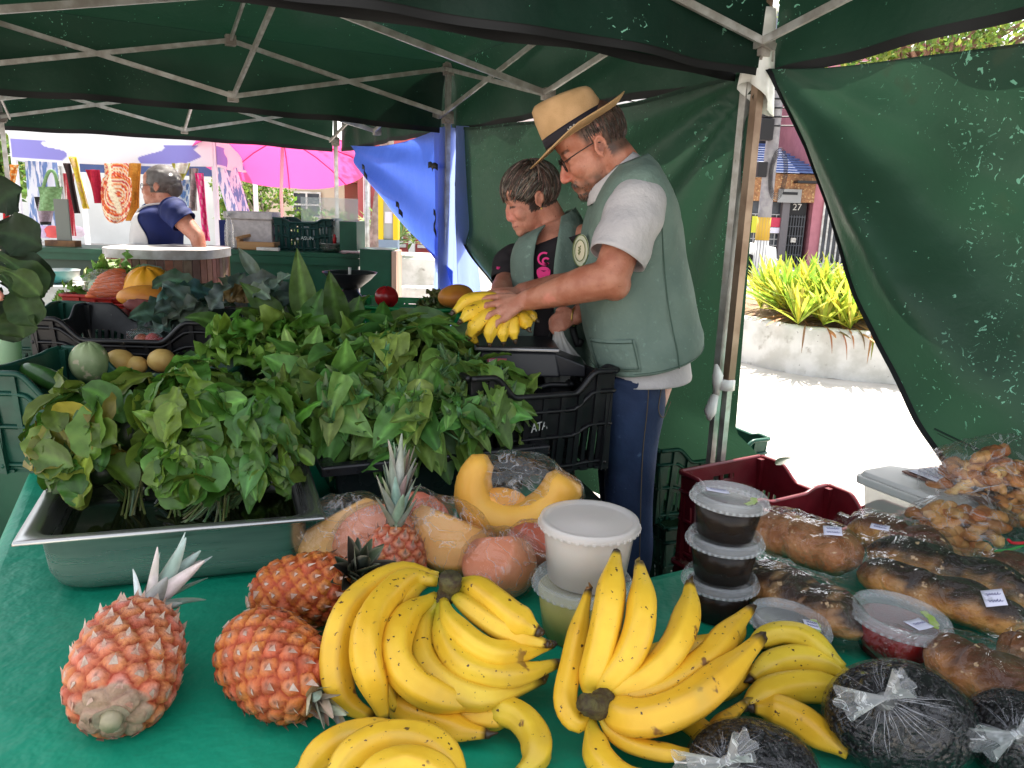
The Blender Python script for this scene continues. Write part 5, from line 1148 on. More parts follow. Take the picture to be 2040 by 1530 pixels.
fingers(mb, RW, [Y(1000, 578, 2.28), Y(1000, 582, 2.25), Y(1000, 588, 2.23), Y(1004, 596, 2.215)], [Y(962, 596, 2.27), Y(958, 602, 2.24), Y(962, 612, 2.22), Y(972, 618, 2.205)], .0085, V((0, 0, .012)), [RW, Y(1010, 590, 2.215), Y(990, 600, 2.20), Y(982, 606, 2.195)])
def legrings(dy, dx): return [ring((a+dx, y0), (b+dx, y0), HY+dy, r_) for a, b, y0, r_ in ((1186, 1338, 740, .11), (1190, 1330, 800, .105), (1196, 1316, 880, .092), (1201, 1309, 960, .082), (1204, 1306, 1030, .076), (1206, 1302, 1120, .072))]
for dy, dx in ((-.085, 0), (.095, -12)):
    rg = legrings(dy, dx); c = sum(rg[-1], V((0, 0, 0)))/48
    for z, s in ((.28, .85), (.08, .62)): rg.append([V((c.x+(p.x-c.x)*s, c.y+(p.y-c.y)*s, z)) for p in rg[-1 if s == .85 else -2]])
    skinrings(mb, [[c2+(p-c2)*.78 for p in r_ for c2 in [sum(r_, V((0, 0, 0)))/48]] for r_ in rg])
HI = HM.inverted()
def mcol(p):
    q = HI@(p-hc); base = (.46, .20, .125)
    if q.length < .2:
        x, y, z = q; base = mixc((.50, .215, .14), (.56, .20, .14), sstep(.07, .11, x))
        a = abs(y)
        hairl = sstep(.030, .008, x-.4*max(0, z-.02))*(sstep(-.055, -.03, z) if x < -.03 else sstep(-.006, .012, z))
        if a > .0715 and -.034 < x < .012 and -.045 < z < .030: hairl = 0
        base = mixc(base, (.06, .04, .03), hairl*(.92+.08*nz(q, 80)))
        if a > .072 and ((x+.010)/.010)**2+((z+.004)/.017)**2 < 1 and a < .0815: base = (.24, .085, .055)  # shade of the ear hollow painted as darker skin
        bd = sstep(-.045, -.078, z)*sstep(-.01, .03, x)*(.62+.6*nz(q, 70))*sstep(.07, .03, abs(x-.06))*1.15 + (sstep(-.050, -.055, z)*sstep(-.064, -.060, z)*sstep(.078, .086, x)*sstep(.03, .02, a))
        base = mixc(base, (.13, .075, .05), max(0, min(.85, bd)))
        if .07 < x and -.072 < z < -.0695 and a < .024: base = (.15, .05, .045)
        if x > .068 and .002 < z < .007 and .018 < a < .046: base = (.08, .04, .03)
        if x > .066 and .024 < z < .032 and .014 < a < .05: base = mixc(base, (.07, .045, .035), .8)
    else:
        base = mixc(base, (.38, .15, .095), .5+.5*nz(p, 9)); base = mixc(base, (.50, .26, .20), sstep(1.07, .98, p.x*0+1.0)*0)
        if p.x < .03: base = mixc(base, (.54, .27, .20), .5)
    return base
blob(mb, 'body', m_skin, man, .0048, 5, mcol)
# shirt, sleeves, collar
sh = [ring(*q) for q in (((1222, 338), (1285, 322), HY, .10), ((1196, 372), (1318, 360), HY, .185), ((1175, 430), (1342, 420), HY, .20), ((1162, 530), (1356, 520), HY, .19), ((1160, 620), (1368, 610), HY, .19), ((1174, 700), (1374, 690), HY, .195), ((1180, 725), (1376, 716), HY, .20, 48, 2.3, .0), ((1182, 748), (1378, 742), HY, .205, 48, 2.3, .0))]
mb = MB(); skinrings(mb, smooth_rings(sh, 6), caps=False, wr=.006, seed=4)
def sleeve(pts, rad, seed, n=40, closed_top=True):
    c = bez(pts, 22); m = MB(); rd = [lerp(rad[0], rad[1], sstep(0, .5, i/22)) for i in range(23)]
    m.tube(c, rd, n, cap=False, rfun=lambda a, u: 1+.05*math.sin(3*a+u*9+seed)*u+.035*math.sin(u*22+2*a+seed)); return m
mb2 = sleeve([LS+V((.0, .075, -.018)), LS+V((-.002, .012, -.016)), Y(1256, 450, 2.05), Y(1228, 514, 2.02)], (.050, .077), 1)
mb.v += []; o_ = mb.part('shirt', m_shirt, man, solid=.003); mb2.part('sleeve', m_shirt, man, solid=.003)
sleeve([RS+V((0, -.04, .02)), RS.lerp(RE, .4), RS.lerp(RE, .75)], (.076, .07), 2).part('sleeve', m_shirt, man, solid=.003)
mb = MB(); skinrings(mb, smooth_rings([ring((1168, 412), (1286, 328), HY, .105), ring((1170, 388), (1276, 308), HY, .088), ring((1176, 376), (1262, 300), HY, .078)], 4), caps=False, wr=.003); mb.part('collar', m_shirt, man, solid=.004)
VR = [ring(*q) for q in (((1216, 336), (1288, 308), HY, .115), ((1192, 368), (1316, 338), HY, .215), ((1170, 420), (1344, 395), HY, .225), ((1152, 480), (1360, 462), HY, .212), ((1146, 540), (1370, 522), HY, .205), ((1146, 600), (1380, 585), HY, .205), ((1152, 655), (1390, 632), HY, .208), ((1162, 690), (1397, 656), HY, .212, 48, 2.3, .01), ((1174, 716), (1398, 674), HY, .215, 48, 2.3, .03))]
VS_ = smooth_rings(VR, 7)
def vsurf(th, k, off=.004):
    j = max(0, min(len(VS_)-1, int(k*(len(VS_)-1)))); r_ = VS_[j]; n = len(r_); f = th/(2*PI)*n; i = int(f) % n; p = r_[i].lerp(r_[(i+1) % n], f-int(f)); c = sum(r_, V((0, 0, 0)))/n
    return p+(p-c).normalized()*off
mb = MB(); skinrings(mb, VS_, caps=False, wr=.016, seed=2, keep=lambda th, k, p: not (PI-.16 < th < PI+.02 and k < .22))
ve = mb.part('vest', m_vest, man, solid=.004)
def patch(th0, th1, k0, k1, off, nu=10, nv=10, f=None):
    m = MB(); m.grid(lambda u, v: vsurf(lerp(th0, th1, u), lerp(k0, k1, v)-(.02*math.sin(PI*u) if f else 0), off), nu, nv); return m
patch(PI*1.17, PI*1.42, .77, .965, .011).part('pocket', m_vest, man, solid=.003)
sb = MB()
for tt in (.0, 1.0): sb.tube([vsurf(lerp(PI*1.18, PI*1.41, tt), lerp(.78, .955, i/10), .0145) for i in range(11)], .0011, 5)
for kk in (.79, .80, .955): sb.tube([vsurf(lerp(PI*1.18, PI*1.41, i/10), kk, .0145) for i in range(11)], .0011, 5)
sb.tube([vsurf(PI*1.62, lerp(.3, 1, i/20), .008) for i in range(21)], .0018, 5); sb.tube([vsurf(lerp(PI*1.0, PI*1.95, i/30), .985, .009) for i in range(31)], .0012, 5)
sb.part('stitching', pm('dark_thread', (.06, .10, .08), .9), ve)
bm = MB(); bc_ = vsurf(PI*1.10, .42, .010); bn = (bc_-sum(VS_[26], V((0, 0, 0)))/48); bn.z = 0; bn.normalize(); bs = bn.cross(V((0, 0, 1))).normalized(); MBt = Matrix((bs, V((0, 0, 1)), bn)).transposed()
bm.grid(lambda u, v: bc_+MBt@V((.046*v*math.cos(2*PI*u), .046*v*math.sin(2*PI*u), .004*(1-v))), 30, 4, closeu=True, col=lambda u, v, p: (.5, .5, .38) if v > .7 else (.62, .55, .40)); bd = bm.part('badge', pm('badge_cloth', None, .8), man)
gb = MB(); gb.tube([bc_+MBt@V((.030*math.cos(a), .030*math.sin(a), .0045)) for a in [2*PI*i/30 for i in range(31)]], .0011, 5); gb.tube([bc_+MBt@V((.044*math.cos(a), .044*math.sin(a), .0025)) for a in [2*PI*i/30 for i in range(31)]], .0013, 5)
for k in range(6): gb.tube([bc_+MBt@V((0, -.012+.004*k, .006)), bc_+MBt@V((.006*(-1)**k, -.006+.004*k, .0058))], .0012, 5)
gb.part('badge_emblem', pm('badge_ink', (.16, .20, .06), .8), bd)
mb = MB()
for dy, dx in ((-.085, 0), (.095, -12)):
    rg = legrings(dy, dx); c = sum(rg[-1], V((0, 0, 0)))/48
    for z, s in ((.45, .95), (.25, .90), (.05, .88)): rg.append([V((c.x+(p.x-c.x)*s, c.y+(p.y-c.y)*s, z)) for p in legrings(dy, dx)[-1]])
    skinrings(mb, smooth_rings(rg, 6), wr=.010, seed=5+dx)
mb.ell(Y(1262, 775, HY), (.095, .165, .09), None, 24, 14)
jn = blob(mb, 'jeans', m_jean, man, .008, 4, None)
sb = MB(); rr_ = legrings(-.085, 0); sb.tube([r_[38]+V((0, -.006, 0)) for r_ in smooth_rings(rr_, 5)], .0014, 5); sb.tube(bez([Y(1318, 772, HY-.17), Y(1312, 815, HY-.175), Y(1322, 832, HY-.16), Y(1336, 800, HY-.12)], 10), .0014, 5); sb.part('seam', pm('jean_thread', (.10, .075, .05), .9), jn)
for dy in (-.085, .095):
    c = Y(1250, 1120, HY+dy); MB().ell((c.x-.06, HY+dy, .045), (.15, .05, .05), None, 20, 12).part('shoe', m_shoe, man)
# hat
ha = V((-.545, 0, .838)).normalized(); hx = V((-ha.z, 0, ha.x)).normalized(); hyv = V((0, -1, 0)); MH = Matrix((hx, hyv, ha)).transposed(); hcn = Y(1150, 263, HY)
hat = MB()
def crownf(r, z, a):
    pinch = 1-.16*sstep(.06, .115, z)*max(0, math.cos(a))**2*abs(math.sin(a*1.0))*2; dent = -.030*max(0, 1-r/.075)**1.0*sstep(.08, .11, z)
    return r*pinch, z+dent+.012*math.cos(a)*sstep(.08, .11, z)
hat.lathe([(.084, 0), (.0835, .02), (.081, .05), (.0775, .08), (.071, .102), (.060, .114), (.040, .117), (.018, .112), (0, .110)], hcn, 48, M=MH, sx=1.16, sy=.98, fn=crownf)
hat.grid(lambda u, v: hcn+MH@V(((.083+.064*v)*1.13*math.cos(2*PI*u), (.083+.060*v)*math.sin(2*PI*u), .002-.010*math.sin(PI*v*.7)*math.cos(2*PI*u)*(1 if math.cos(2*PI*u) > 0 else 0)-.012*v*v*max(0, math.cos(2*PI*u))+.024*v*v*max(0, -math.cos(2*PI*u))**2+.012*v*v*abs(math.sin(2*PI*u))**4)), 60, 10, closeu=True)
ht = hat.part('hat', m_straw, man, solid=.003)
bb = MB(); bb.grid(lambda u, v: hcn+MH@V((.0865*1.16*math.cos(2*PI*u)*(1-.03*v), .0865*.98*math.sin(2*PI*u)*(1-.03*v), .001+.030*v)), 48, 3, closeu=True); bb.part('hat_band', m_band, ht, solid=.0015)
lb = MB(); lb.tube([hcn+MH@V((.0895*1.16*math.cos(a), .0895*.98*math.sin(a), .015+.004*math.sin(a*60))) for a in [1.30+.02*i for i in range(14)]], .0014, 5); lb.part('band_mark', pm('silver_thread', (.55, .5, .45), .4), ht)
# spectacles
gl = MB(); HP = lambda x, y, z: hc+HM@V((x, y, z))
for s in (1, -1): gl.tube([HP(.094, s*(.034+.022*math.cos(a)), -.001+.019*math.sin(a)) for a in [2*PI*i/24 for i in range(25)]], .0019, 8, cap=False); gl.tube([HP(.093, s*.056, .006), HP(.05, s*.074, .010), HP(.0, s*.081, .012), HP(-.014, s*.080, .004)], .0017, 6)
gl.tube([HP(.096, -.012, .003), HP(.101, 0, .006), HP(.096, .012, .003)], .0018, 6); gl.part('spectacles', m_frame, man)
# short hair at sides and back, as fine strands lying on the scalp
def strands(mb, rnd, c, M, n, L, seedf, r=.0016, cols=((.06, .04, .03),), lift=1.03, sag=.0, seg=5, ell=((-.014, 0, .04), (.098, .075, .084)), flowf=None, taper=.25):
    o, rad = V(ell[0]), ell[1]
    for i in range(n):
        e = seedf(rnd)
        if e is None: continue
        col = vary(rnd.choice(cols), rnd, .35); Lx = L*rnd.uniform(.7, 1.2); d = V(e).normalized(); pts = []; rd = []
        lf = lift+rnd.uniform(-.02, .05)
        fl = flowf(d, rnd) if flowf else V((0, 0, -1))
        for k in range(seg+1):
            q = V((d.x*rad[0], d.y*rad[1], d.z*rad[2]))*lf+o; pts.append(c+M@q); rd.append(r*lerp(1, taper, (k/seg)**2))
            t = fl-d*fl.dot(d); t = t.normalized() if t.length > 1e-3 else t; d = (d+t*(Lx/seg/.085)).normalized(); lf += sag/seg
        mb.tube(pts, rd, 4, col=col)
rr = random.Random(90); hb = MB()
def mseed(r):
    e = rdir(r)
    return e if e.x < (.30 if e.z > -.35 else -.3) and -.75 < e.z < .35 and not (abs(e.y) > .6 and -.3 < e.x < .30 and e.z < -.12) else None
strands(hb, rr, hc, HM, 2600, .018, mseed, .0011, ((.045, .03, .022), (.07, .05, .04), (.10, .08, .07)), 1.0)
hb.part('hair', m_hair, man)
hb = MB()
for i in range(900):
    e = rdir(rr); k = rr.random()
    if k < .35: q = V((.076, 0, -.096))+V((e.x*.0195, e.y*.0215, e.z*.0175)); ok = e.z < .45 and e.x > -.3
    elif k < .55: yy = rr.uniform(-.026, .026); q = V((.0965-.010*(yy/.026)**2, yy, -.0555-.010*(yy/.026)**2+rr.uniform(-.004, .002))); ok = True
    else: q = V((.032, 0, -.072))+V((e.x*.057, e.y*.051, e.z*.041)); ok = e.z < -.05 and e.x > -.5
    if ok:
        p = hc+HM@q; d = HM@(V((.2, 0, -1))+rdir(rr)*.5).normalized(); hb.tube([p, p+d*.0035, p+d*.007], [.0006, .0006, .0002], 3, col=vary(rr.choice([(.10, .07, .055), (.06, .04, .03), (.2, .17, .15)]), rr))
hb.part('beard', m_hair, man)
# ---------------------------------------------------------------- the woman beside him
WY = 2.56; WH = 2.55
wc, WM = headframe(Y(1058, 396, WH-.065)+V((0, .066, 0)), math.radians(14), math.radians(23), .90)
wo = thing('person', 'woman with short brown hair in a grey-green vest over a black T-shirt', 'person', (Y(1095, 600, WY).x, WY, 0))
mb = MB(); head(mb, wc, WM, True); nb = Y(1104, 458, WY); limb(mb, [wc+WM@V((-.03, 0, -.04)), wc+WM@V((-.045, 0, -.10)), nb, nb+V((.0, 0, -.07))], [.054, .050, .056, .07])
trn = [ring(*q) for q in (((1070, 452), (1140, 425), WY, .09), ((1040, 485), (1160, 462), WY, .15), ((1025, 540), (1172, 530), WY, .165), ((1030, 620), (1170, 620), WY, .155), ((1022, 700), (1172, 700), WY, .165))]
wl = [V((p.x, p.y, .86)) for p in trn[-1]]
skinrings(mb, smooth_rings(trn, 3))
c = sum(trn[-1], V((0, 0, 0)))/48
for dy in (-.09, .09): limb(mb, [V((c.x, WY+dy, .95)), V((c.x, WY+dy, .5)), V((c.x+.01, WY+dy, .08))], [.085, .06, .045])
s1, e1, w1 = Y(1028, 488, 2.66), Y(1010, 560, 2.60), Y(990, 590, 2.36)
limb(mb, [s1+V((.03, -.03, -.03)), e1], [.036, .042]); limb(mb, [e1, e1.lerp(w1, .5), w1], [.042, .036, .025])
fingers(mb, w1, [Y(966, 600, 2.33), Y(963, 606, 2.31), Y(965, 612, 2.29), Y(968, 618, 2.28)], [Y(945, 618, 2.30), Y(942, 626, 2.28), Y(946, 632, 2.26), Y(953, 636, 2.25)], .0078, V((0, 0, .008)), [w1, Y(975, 606, 2.27), Y(965, 620, 2.25), Y(962, 630, 2.24)])
s2, e2, w2 = Y(1165, 478, 2.42), Y(1196, 590, 2.46), Y(1146, 632, 2.345)
limb(mb, [s2, e2], [.05, .043]); limb(mb, [e2, e2.lerp(w2, .5), w2], [.042, .035, .025])
fingers(mb, w2, [Y(1120, 624, 2.33), Y(1117, 634, 2.32), Y(1119, 644, 2.312), Y(1124, 653, 2.305)], [Y(1095, 645, 2.325), Y(1097, 656, 2.315), Y(1102, 664, 2.305), Y(1110, 669, 2.30)], .0085, V((-.008, 0, .004)), [w2, Y(1132, 618, 2.335), Y(1118, 616, 2.325), Y(1106, 622, 2.32)])
WI = WM.inverted()
def wcol(p):
    q = WI@(p-wc); base = (.50, .22, .15)
    if q.length < .19:
        x, y, z = q; a = abs(y); base = mixc((.54, .25, .175), (.60, .20, .15), sstep(.05, .10, x)*sstep(.05, .0, abs(z+.03))*.8)
        if .07 < x and -.072 < z < -.069 and a < .024: base = (.25, .07, .06)
        if x > .06 and -.002 < z < .004 and .017 < a < .047: base = (.07, .04, .03)
        if x > .06 and .024 < z < .031 and .014 < a < .05: base = mixc(base, (.12, .07, .05), .7)
        if x < .03 and z > -.04 and a < .072: base = (.05, .035, .03)
    return base
blob(mb, 'body', m_skin, wo, .0048, 5, wcol)
mb = MB(); rr = random.Random(91)
def wseed(r):
    e = rdir(r)
    if e.z < -.55 or (e.x > .45 and e.z < .62) or (abs(e.y) > .5 and e.x > -.05 and e.z < .10) or (e.x > .15 and e.z < .40): return None
    return e
HC = ((.075, .05, .04), (.12, .085, .07), (.18, .135, .115), (.05, .034, .028), (.26, .20, .17))
def wflow(d, r):
    return V((.75, 0, -.55))+rdir(r)*.28 if d.x > -.25 and d.z > -.1 else V((.15, 0, -1))+rdir(r)*.25
mb.ell(wc+WM@V((-.018, 0, .045)), (.104, .082, .088), WM, 24, 14, col=(.045, .03, .024))
strands(mb, rr, wc, WM, 2600, .075, wseed, .0026, HC, 1.09, .03, 6, flowf=wflow)
mb.part('hair', m_hair, wo)
mb = MB(); mb.ell(wc+WM@V((-.003, .0885, -.036)), .0038, None, 10, 8); mb.part('earring', m_gold, wo)
TR = [ring(*q) for q in (((1062, 486), (1142, 445), WY, .11), ((1040, 492), (1164, 462), WY, .165), ((1020, 520), (1176, 510), WY, .18), ((1022, 600), (1176, 600), WY, .17), ((1015, 700), (1178, 700), WY, .175), ((1015, 760), (1180, 760), WY, .175))]
mb = MB(); skinrings(mb, smooth_rings(TR, 5), caps=False, wr=.006, seed=8); ts = mb.part('tshirt', m_tee, wo, solid=.002)
for pts, rd, sd in (([s1+V((.06, -.05, -.035)), s1.lerp(e1, .45), s1.lerp(e1, .98)], (.040, .055), 3), ([s2+V((-.02, 0, .03)), s2.lerp(e2, .4), s2.lerp(e2, .7)], (.06, .056), 4)): sleeve(pts, rd, sd).part('sleeve', m_tee, wo, solid=.002)
q = s1.lerp(e1, .62); MB().box(q+V((-.03, -.045, 0)), (.03, .012, .008), .4).part('sleeve_stripe', m_pink, wo)
WV = smooth_rings([ring(*q) for q in (((1056, 462), (1150, 412), WY, .115), ((1026, 478), (1168, 440), WY, .185), ((1010, 510), (1184, 490), WY, .20), ((1012, 560), (1186, 550), WY, .195), ((1014, 620), (1186, 620), WY, .19), ((1004, 690), (1184, 690), WY, .195), ((1002, 770), (1184, 770), WY, .20))], 8)
AC = lambda c_: 2*PI-math.acos(max(-1, min(1, c_)))
mb = MB(); openloft(mb, WV, lambda k: AC(lerp(.22, -.02, sstep(0, .5, k))), lambda k: 2*PI+AC(lerp(-.40, -.47, k)), 0, .010, 12, 70); wv_ = mb.part('vest', m_vest, wo, solid=.004)
def wsurf(th, k, off):
    r_ = WV[int(k*(len(WV)-1))]; i = int(th/(2*PI)*48) % 48; c = sum(r_, V((0, 0, 0)))/48; return r_[i]+(r_[i]-c).normalized()*off
pb = MB(); g0 = Y(1085, 522, WY-.188)
def disc(mb, c, rx, rz, a0=0, a1=2*PI, r_in=0, mat=0):
    n = 24; vs = []
    for i in range(n+1):
        a = lerp(a0, a1, i/n); vs += [c+V((rx*math.cos(a), -.0, rz*math.sin(a))), c+V((rx*r_in*math.cos(a), 0, rz*r_in*math.sin(a)))]
    mb.add(vs, [(2*i, 2*i+2, 2*i+3, 2*i+1) for i in range(n)], mat, None, False)
disc(pb, g0+V((-.002, 0, .010)), .021, .021, PI*.35, PI*1.75, .72); disc(pb, g0+V((.004, 0, .003)), .013, .012, PI*.2, PI*1.8, .5); disc(pb, g0+V((-.002, 0, -.030)), .021, .027, PI*.9, PI*2.1, 0)
disc(pb, g0+V((-.002, 0, -.026)), .019, .012, 0, PI, 0); disc(pb, g0+V((.008, 0, -.072)), .012, .010, PI*.2, PI*1.6, .7); disc(pb, g0+V((-.022, 0, -.066)), .01, .008, PI*.8, PI*2, .8)
pb.part('pink_print', m_pink, ts)
mb = MB(); mb.tube([w2+V((-.004+.03*math.cos(a)*.3, .028*math.cos(a), .028*math.sin(a))) for a in [2*PI*i/20 for i in range(21)]], .003, 7, cap=False); mb.part('bracelet', m_gold, wo)
mb = MB(); c = sum(TR[-1], V((0, 0, 0)))/48
for dy in (-.09, .09): limb(mb, [V((c.x, WY+dy, .98)), V((c.x, WY+dy, .5)), V((c.x+.01, WY+dy, .05))], [.115, .085, .07])
blob(mb, 'trousers', m_tee, wo, .01, 3)
for dy in (-.09, .09): MB().ell((c.x-.05, WY+dy, .04), (.12, .045, .045), None, 16, 10).part('shoe', m_shoe, wo)
# carrier bag in her hand
m_pbag = pm('white_carrier_plastic', (.75, .73, .71), .35, bump=.5, bscale=14, trans=.35, alpha=.82)
h0 = Y(1108, 655, 2.37)
def bagf(u, v):
    a = 2*PI*u; w = .014+.055*sstep(0, .6, v); q = Y(lerp(1112, 1136, v), lerp(660, 800, v), 2.30)
    r_ = 1+.10*math.sin(a*7+v*2)*(1-v*.4)+.06*math.sin(a*13)
    return q+V((w*math.cos(a)*r_, w*.6*math.sin(a)*r_, 0))
mb = MB(); mb.grid(bagf, 60, 16, closeu=True); t = mb.thing('carrier_bag', m_pbag, "thin white carrier bag hanging from the woman's hand", 'bag')
mb = MB(); mb.tube(bez([Y(1100, 618, 2.37), Y(1103, 640, 2.36), Y(1094, 672, 2.36), Y(1084, 700, 2.35)], 8), .004, 6); mb.tube(bez([Y(1140, 650, 2.36), Y(1146, 672, 2.35), Y(1152, 688, 2.35), Y(1158, 676, 2.35)], 8), .011, 8); mb.thing('bag_strap', m_hem, "black strap hanging by the woman's hand", 'strap')
TW[0] = .84
# ---------------------------------------------------------------- stallholder in the background
BY = 4.5
bc2, BM = headframe(Y(306, 372, BY-.07)+V((0, .07, 0)), math.radians(4), math.radians(-2), .92)
bw2 = thing('person', 'stallholder in a hairnet, navy T-shirt and white apron behind the brick counter', 'person', (Y(318, 480, BY).x, BY, 0))
mb = MB(); head(mb, bc2, BM, True); nb = Y(320, 412, BY); limb(mb, [bc2+BM@V((-.03, 0, -.04)), bc2+BM@V((-.04, 0, -.1)), nb, nb+V((0, 0, -.08))], [.056, .054, .06, .08])
brg = [ring(*q) for q in (((308, 412), (340, 405), BY, .10), ((290, 428), (352, 415), BY, .17), ((276, 455), (360, 440), BY, .18), ((274, 490), (355, 480), BY, .18), ((276, 560), (352, 560), BY, .2))]
skinrings(mb, smooth_rings(brg, 3)); s3, e3 = Y(350, 425, BY-.19), Y(392, 470, BY-.22)
limb(mb, [s3, s3.lerp(e3, .5), e3], [.06, .05, .042]); limb(mb, [e3, Y(398, 500, BY-.25), Y(392, 530, BY-.3)], [.042, .035, .026]); w3 = Y(392, 530, BY-.3)
fingers(mb, w3, [w3+V((-.02+.012*i, -.03, -.05)) for i in range(4)], [w3+V((-.03+.014*i, -.05, -.10)) for i in range(4)], .009, V((0, -.005, 0)), [w3, w3+V((-.03, -.01, -.03)), w3+V((-.045, -.02, -.06))])
s4 = Y(300, 430, BY+.19); limb(mb, [s4, s4+V((-.05, -.02, -.25)), s4+V((-.16, -.1, -.38))], [.06, .048, .03]); w4 = s4+V((-.16, -.1, -.38)); fingers(mb, w4, [w4+V((-.05, -.03+.015*i, -.02)) for i in range(4)], [w4+V((-.1, -.03+.017*i, -.04)) for i in range(4)], .009, V((0, 0, .005)), [w4, w4+V((-.03, -.04, -.01)), w4+V((-.06, -.05, -.02))])
cbb = sum(brg[-1], V((0, 0, 0)))/48
for dy in (-.09, .09): limb(mb, [V((cbb.x, BY+dy, .95)), V((cbb.x, BY+dy, .5)), V((cbb.x, BY+dy, .07))], [.09, .065, .05])
BI = BM.inverted()
def bcol(p):
    q = BI@(p-bc2)
    if q.length < .19 and (q.x < .035 and q.z > -.035 and abs(q.y) < .074): return (.10, .085, .08)
    return (.52, .24, .17)
blob(mb, 'body', m_skin, bw2, .007, 4, bcol)
mb = MB(); mb.ell(bc2+BM@V((-.022, 0, .045)), (.108, .084, .092), BM, 20, 12, col=(.12, .10, .10)); mb.ell(bc2+BM@V((-.085, 0, .0)), (.055, .06, .06), BM, 16, 10, col=(.10, .085, .085)); hr = mb.part('hair', m_hair, bw2)
mb = MB(); mb.ell(bc2+BM@V((-.026, 0, .042)), (.115, .09, .098), BM, 26, 14); mb.part('hairnet', film('hairnet', .02, 1, milky=.10, wscale=40), bw2)
mb = MB(); BP = lambda x, y, z: bc2+BM@V((x, y, z))
for s in (1, -1): mb.tube([BP(.092, s*(.032+.021*math.cos(a)), -.003+.018*math.sin(a)) for a in [2*PI*i/16 for i in range(17)]], .0018, 6, cap=False); mb.tube([BP(.09, s*.053, .004), BP(0, s*.08, .01)], .0017, 5)
mb.part('spectacles', m_frame, bw2)
BT_ = smooth_rings([ring(*q) for q in (((304, 410), (344, 402), BY, .105), ((284, 430), (356, 414), BY, .19), ((272, 456), (364, 440), BY, .20), ((270, 490), (360, 480), BY, .2), ((272, 570), (356, 565), BY, .21))], 6)
mb = MB(); skinrings(mb, BT_, caps=False, wr=.008, seed=20); mb.part('tshirt', m_navy, bw2, solid=.003)
sleeve([s3+V((-.03, .03, .02)), s3+V((.0, 0, -.0)), s3.lerp(e3, .42)], (.075, .07), 6).part('sleeve', m_navy, bw2, solid=.003); sleeve([s4+V((.03, 0, .02)), s4, s4+V((-.04, -.01, -.15))], (.07, .066), 7).part('sleeve', m_navy, bw2, solid=.003)
mb = MB(); openloft(mb, BT_, lambda k: PI*.8, lambda k: AC(lerp(-.30, .35, sstep(.30, .8, k))), .24, .008, 20, 40, .012); ap_ = mb.part('apron', m_apron, bw2, solid=.002)
sb = MB(); sb.tube(bez([BT_[10][30]+V((-.01, -.01, .0)), BT_[3][32]+V((0, -.02, .01)), Y(334, 404, BY-.08)], 8), .006, 5); sb.part('apron_strap', m_apron, ap_)
mb = MB()
for dy in (-.09, .09): limb(mb, [V((cbb.x, BY+dy, .98)), V((cbb.x, BY+dy, .5)), V((cbb.x, BY+dy, .05))], [.12, .085, .07])
blob(mb, 'trousers', m_navy, bw2, .012, 3)
# ---------------------------------------------------------------- customer's hand at the left edge
cu = thing('person', 'hand of a customer at the left edge, gripping the dark collard bunch', 'person', Y(-60, 590, 1.5))
w5 = Y(-95, 610, 1.49); mb = MB(); limb(mb, [Y(-420, 760, 1.35), Y(-260, 690, 1.42), w5], [.045, .040, .028])
fingers(mb, w5, [Y(-45, 575, 1.53), Y(-42, 590, 1.53), Y(-44, 605, 1.525), Y(-50, 620, 1.52)], [Y(-35, 600, 1.48), Y(-34, 612, 1.48), Y(-38, 624, 1.48), Y(-46, 634, 1.48)], .0095, V((.02, 0, 0)), [w5, Y(-50, 590, 1.46), Y(-15, 582, 1.45), Y(8, 598, 1.45)], .015)
blob(mb, 'body', m_skin, cu, .004, 4, lambda p: (.50, .24, .17))
mb = MB(); mb.tube([Y(-420, 760, 1.35), Y(-300, 708, 1.40)], [.06, .055], 16, cap=False); mb.part('sleeve', m_navy, cu, solid=.003)
# ================================================================ scale, its bananas, the black crates by the man
m_scale = pm('scale_body', (.02, .02, .024), .35, spots=((.1, .1, .1), 40, .7, .75)); m_plate = pm('scale_plate', (.30, .30, .31), .3, metal=.8)
sp_ = Y(1030, 700, 2.2); t = thing('weighing_scale', 'black electronic weighing scale under the bananas', 'scale', (sp_.x-.01, 2.26, 1.0)); srz = .05
MB().box((sp_.x-.005, 2.26, 1.105), (.245, .21, .010), srz).part('weighing_plate', m_plate, t, bev=.003)
MB().box((sp_.x-.005, 2.26, 1.1115), (.235, .20, .004), srz).part('plate_mat', m_scale, t, bev=.001)
MB().box((sp_.x+.0, 2.26, 1.062), (.22, .19, .07), srz, taper=1.12).part('scale_body', m_scale, t, bev=.006)
mb = MB(); mb.add([V((sp_.x+.10, 2.17, 1.098)), V((sp_.x+.10, 2.36, 1.098)), V((sp_.x+.20, 2.36, 1.062)), V((sp_.x+.20, 2.17, 1.062)), V((sp_.x+.10, 2.17, 1.03)), V((sp_.x+.10, 2.36, 1.03)), V((sp_.x+.20, 2.36, 1.03)), V((sp_.x+.20, 2.17, 1.03))], [(0, 3, 2, 1), (0, 4, 7, 3), (3, 7, 6, 2), (2, 6, 5, 1), (1, 5, 4, 0), (4, 5, 6, 7)], smooth=False); mb.part('display_console', m_scale, t, bev=.004)
st_ = Y(990, 720, 2.158); MB().box(st_, (.055, .002, .018), srz).part('red_sticker', pm('red_sticker', (.45, .10, .12), .5), t); text_mesh('FIT', .014, rot('Z', srz)@rot('X', PI/2), st_+V((-.014, -.0016, 0))).part('sticker_lettering', m_paper, t)
bnh = thing('banana_bunch', 'greenish-yellow bananas being weighed under the man\'s hand', 'bananas', Y(985, 640, 2.15))
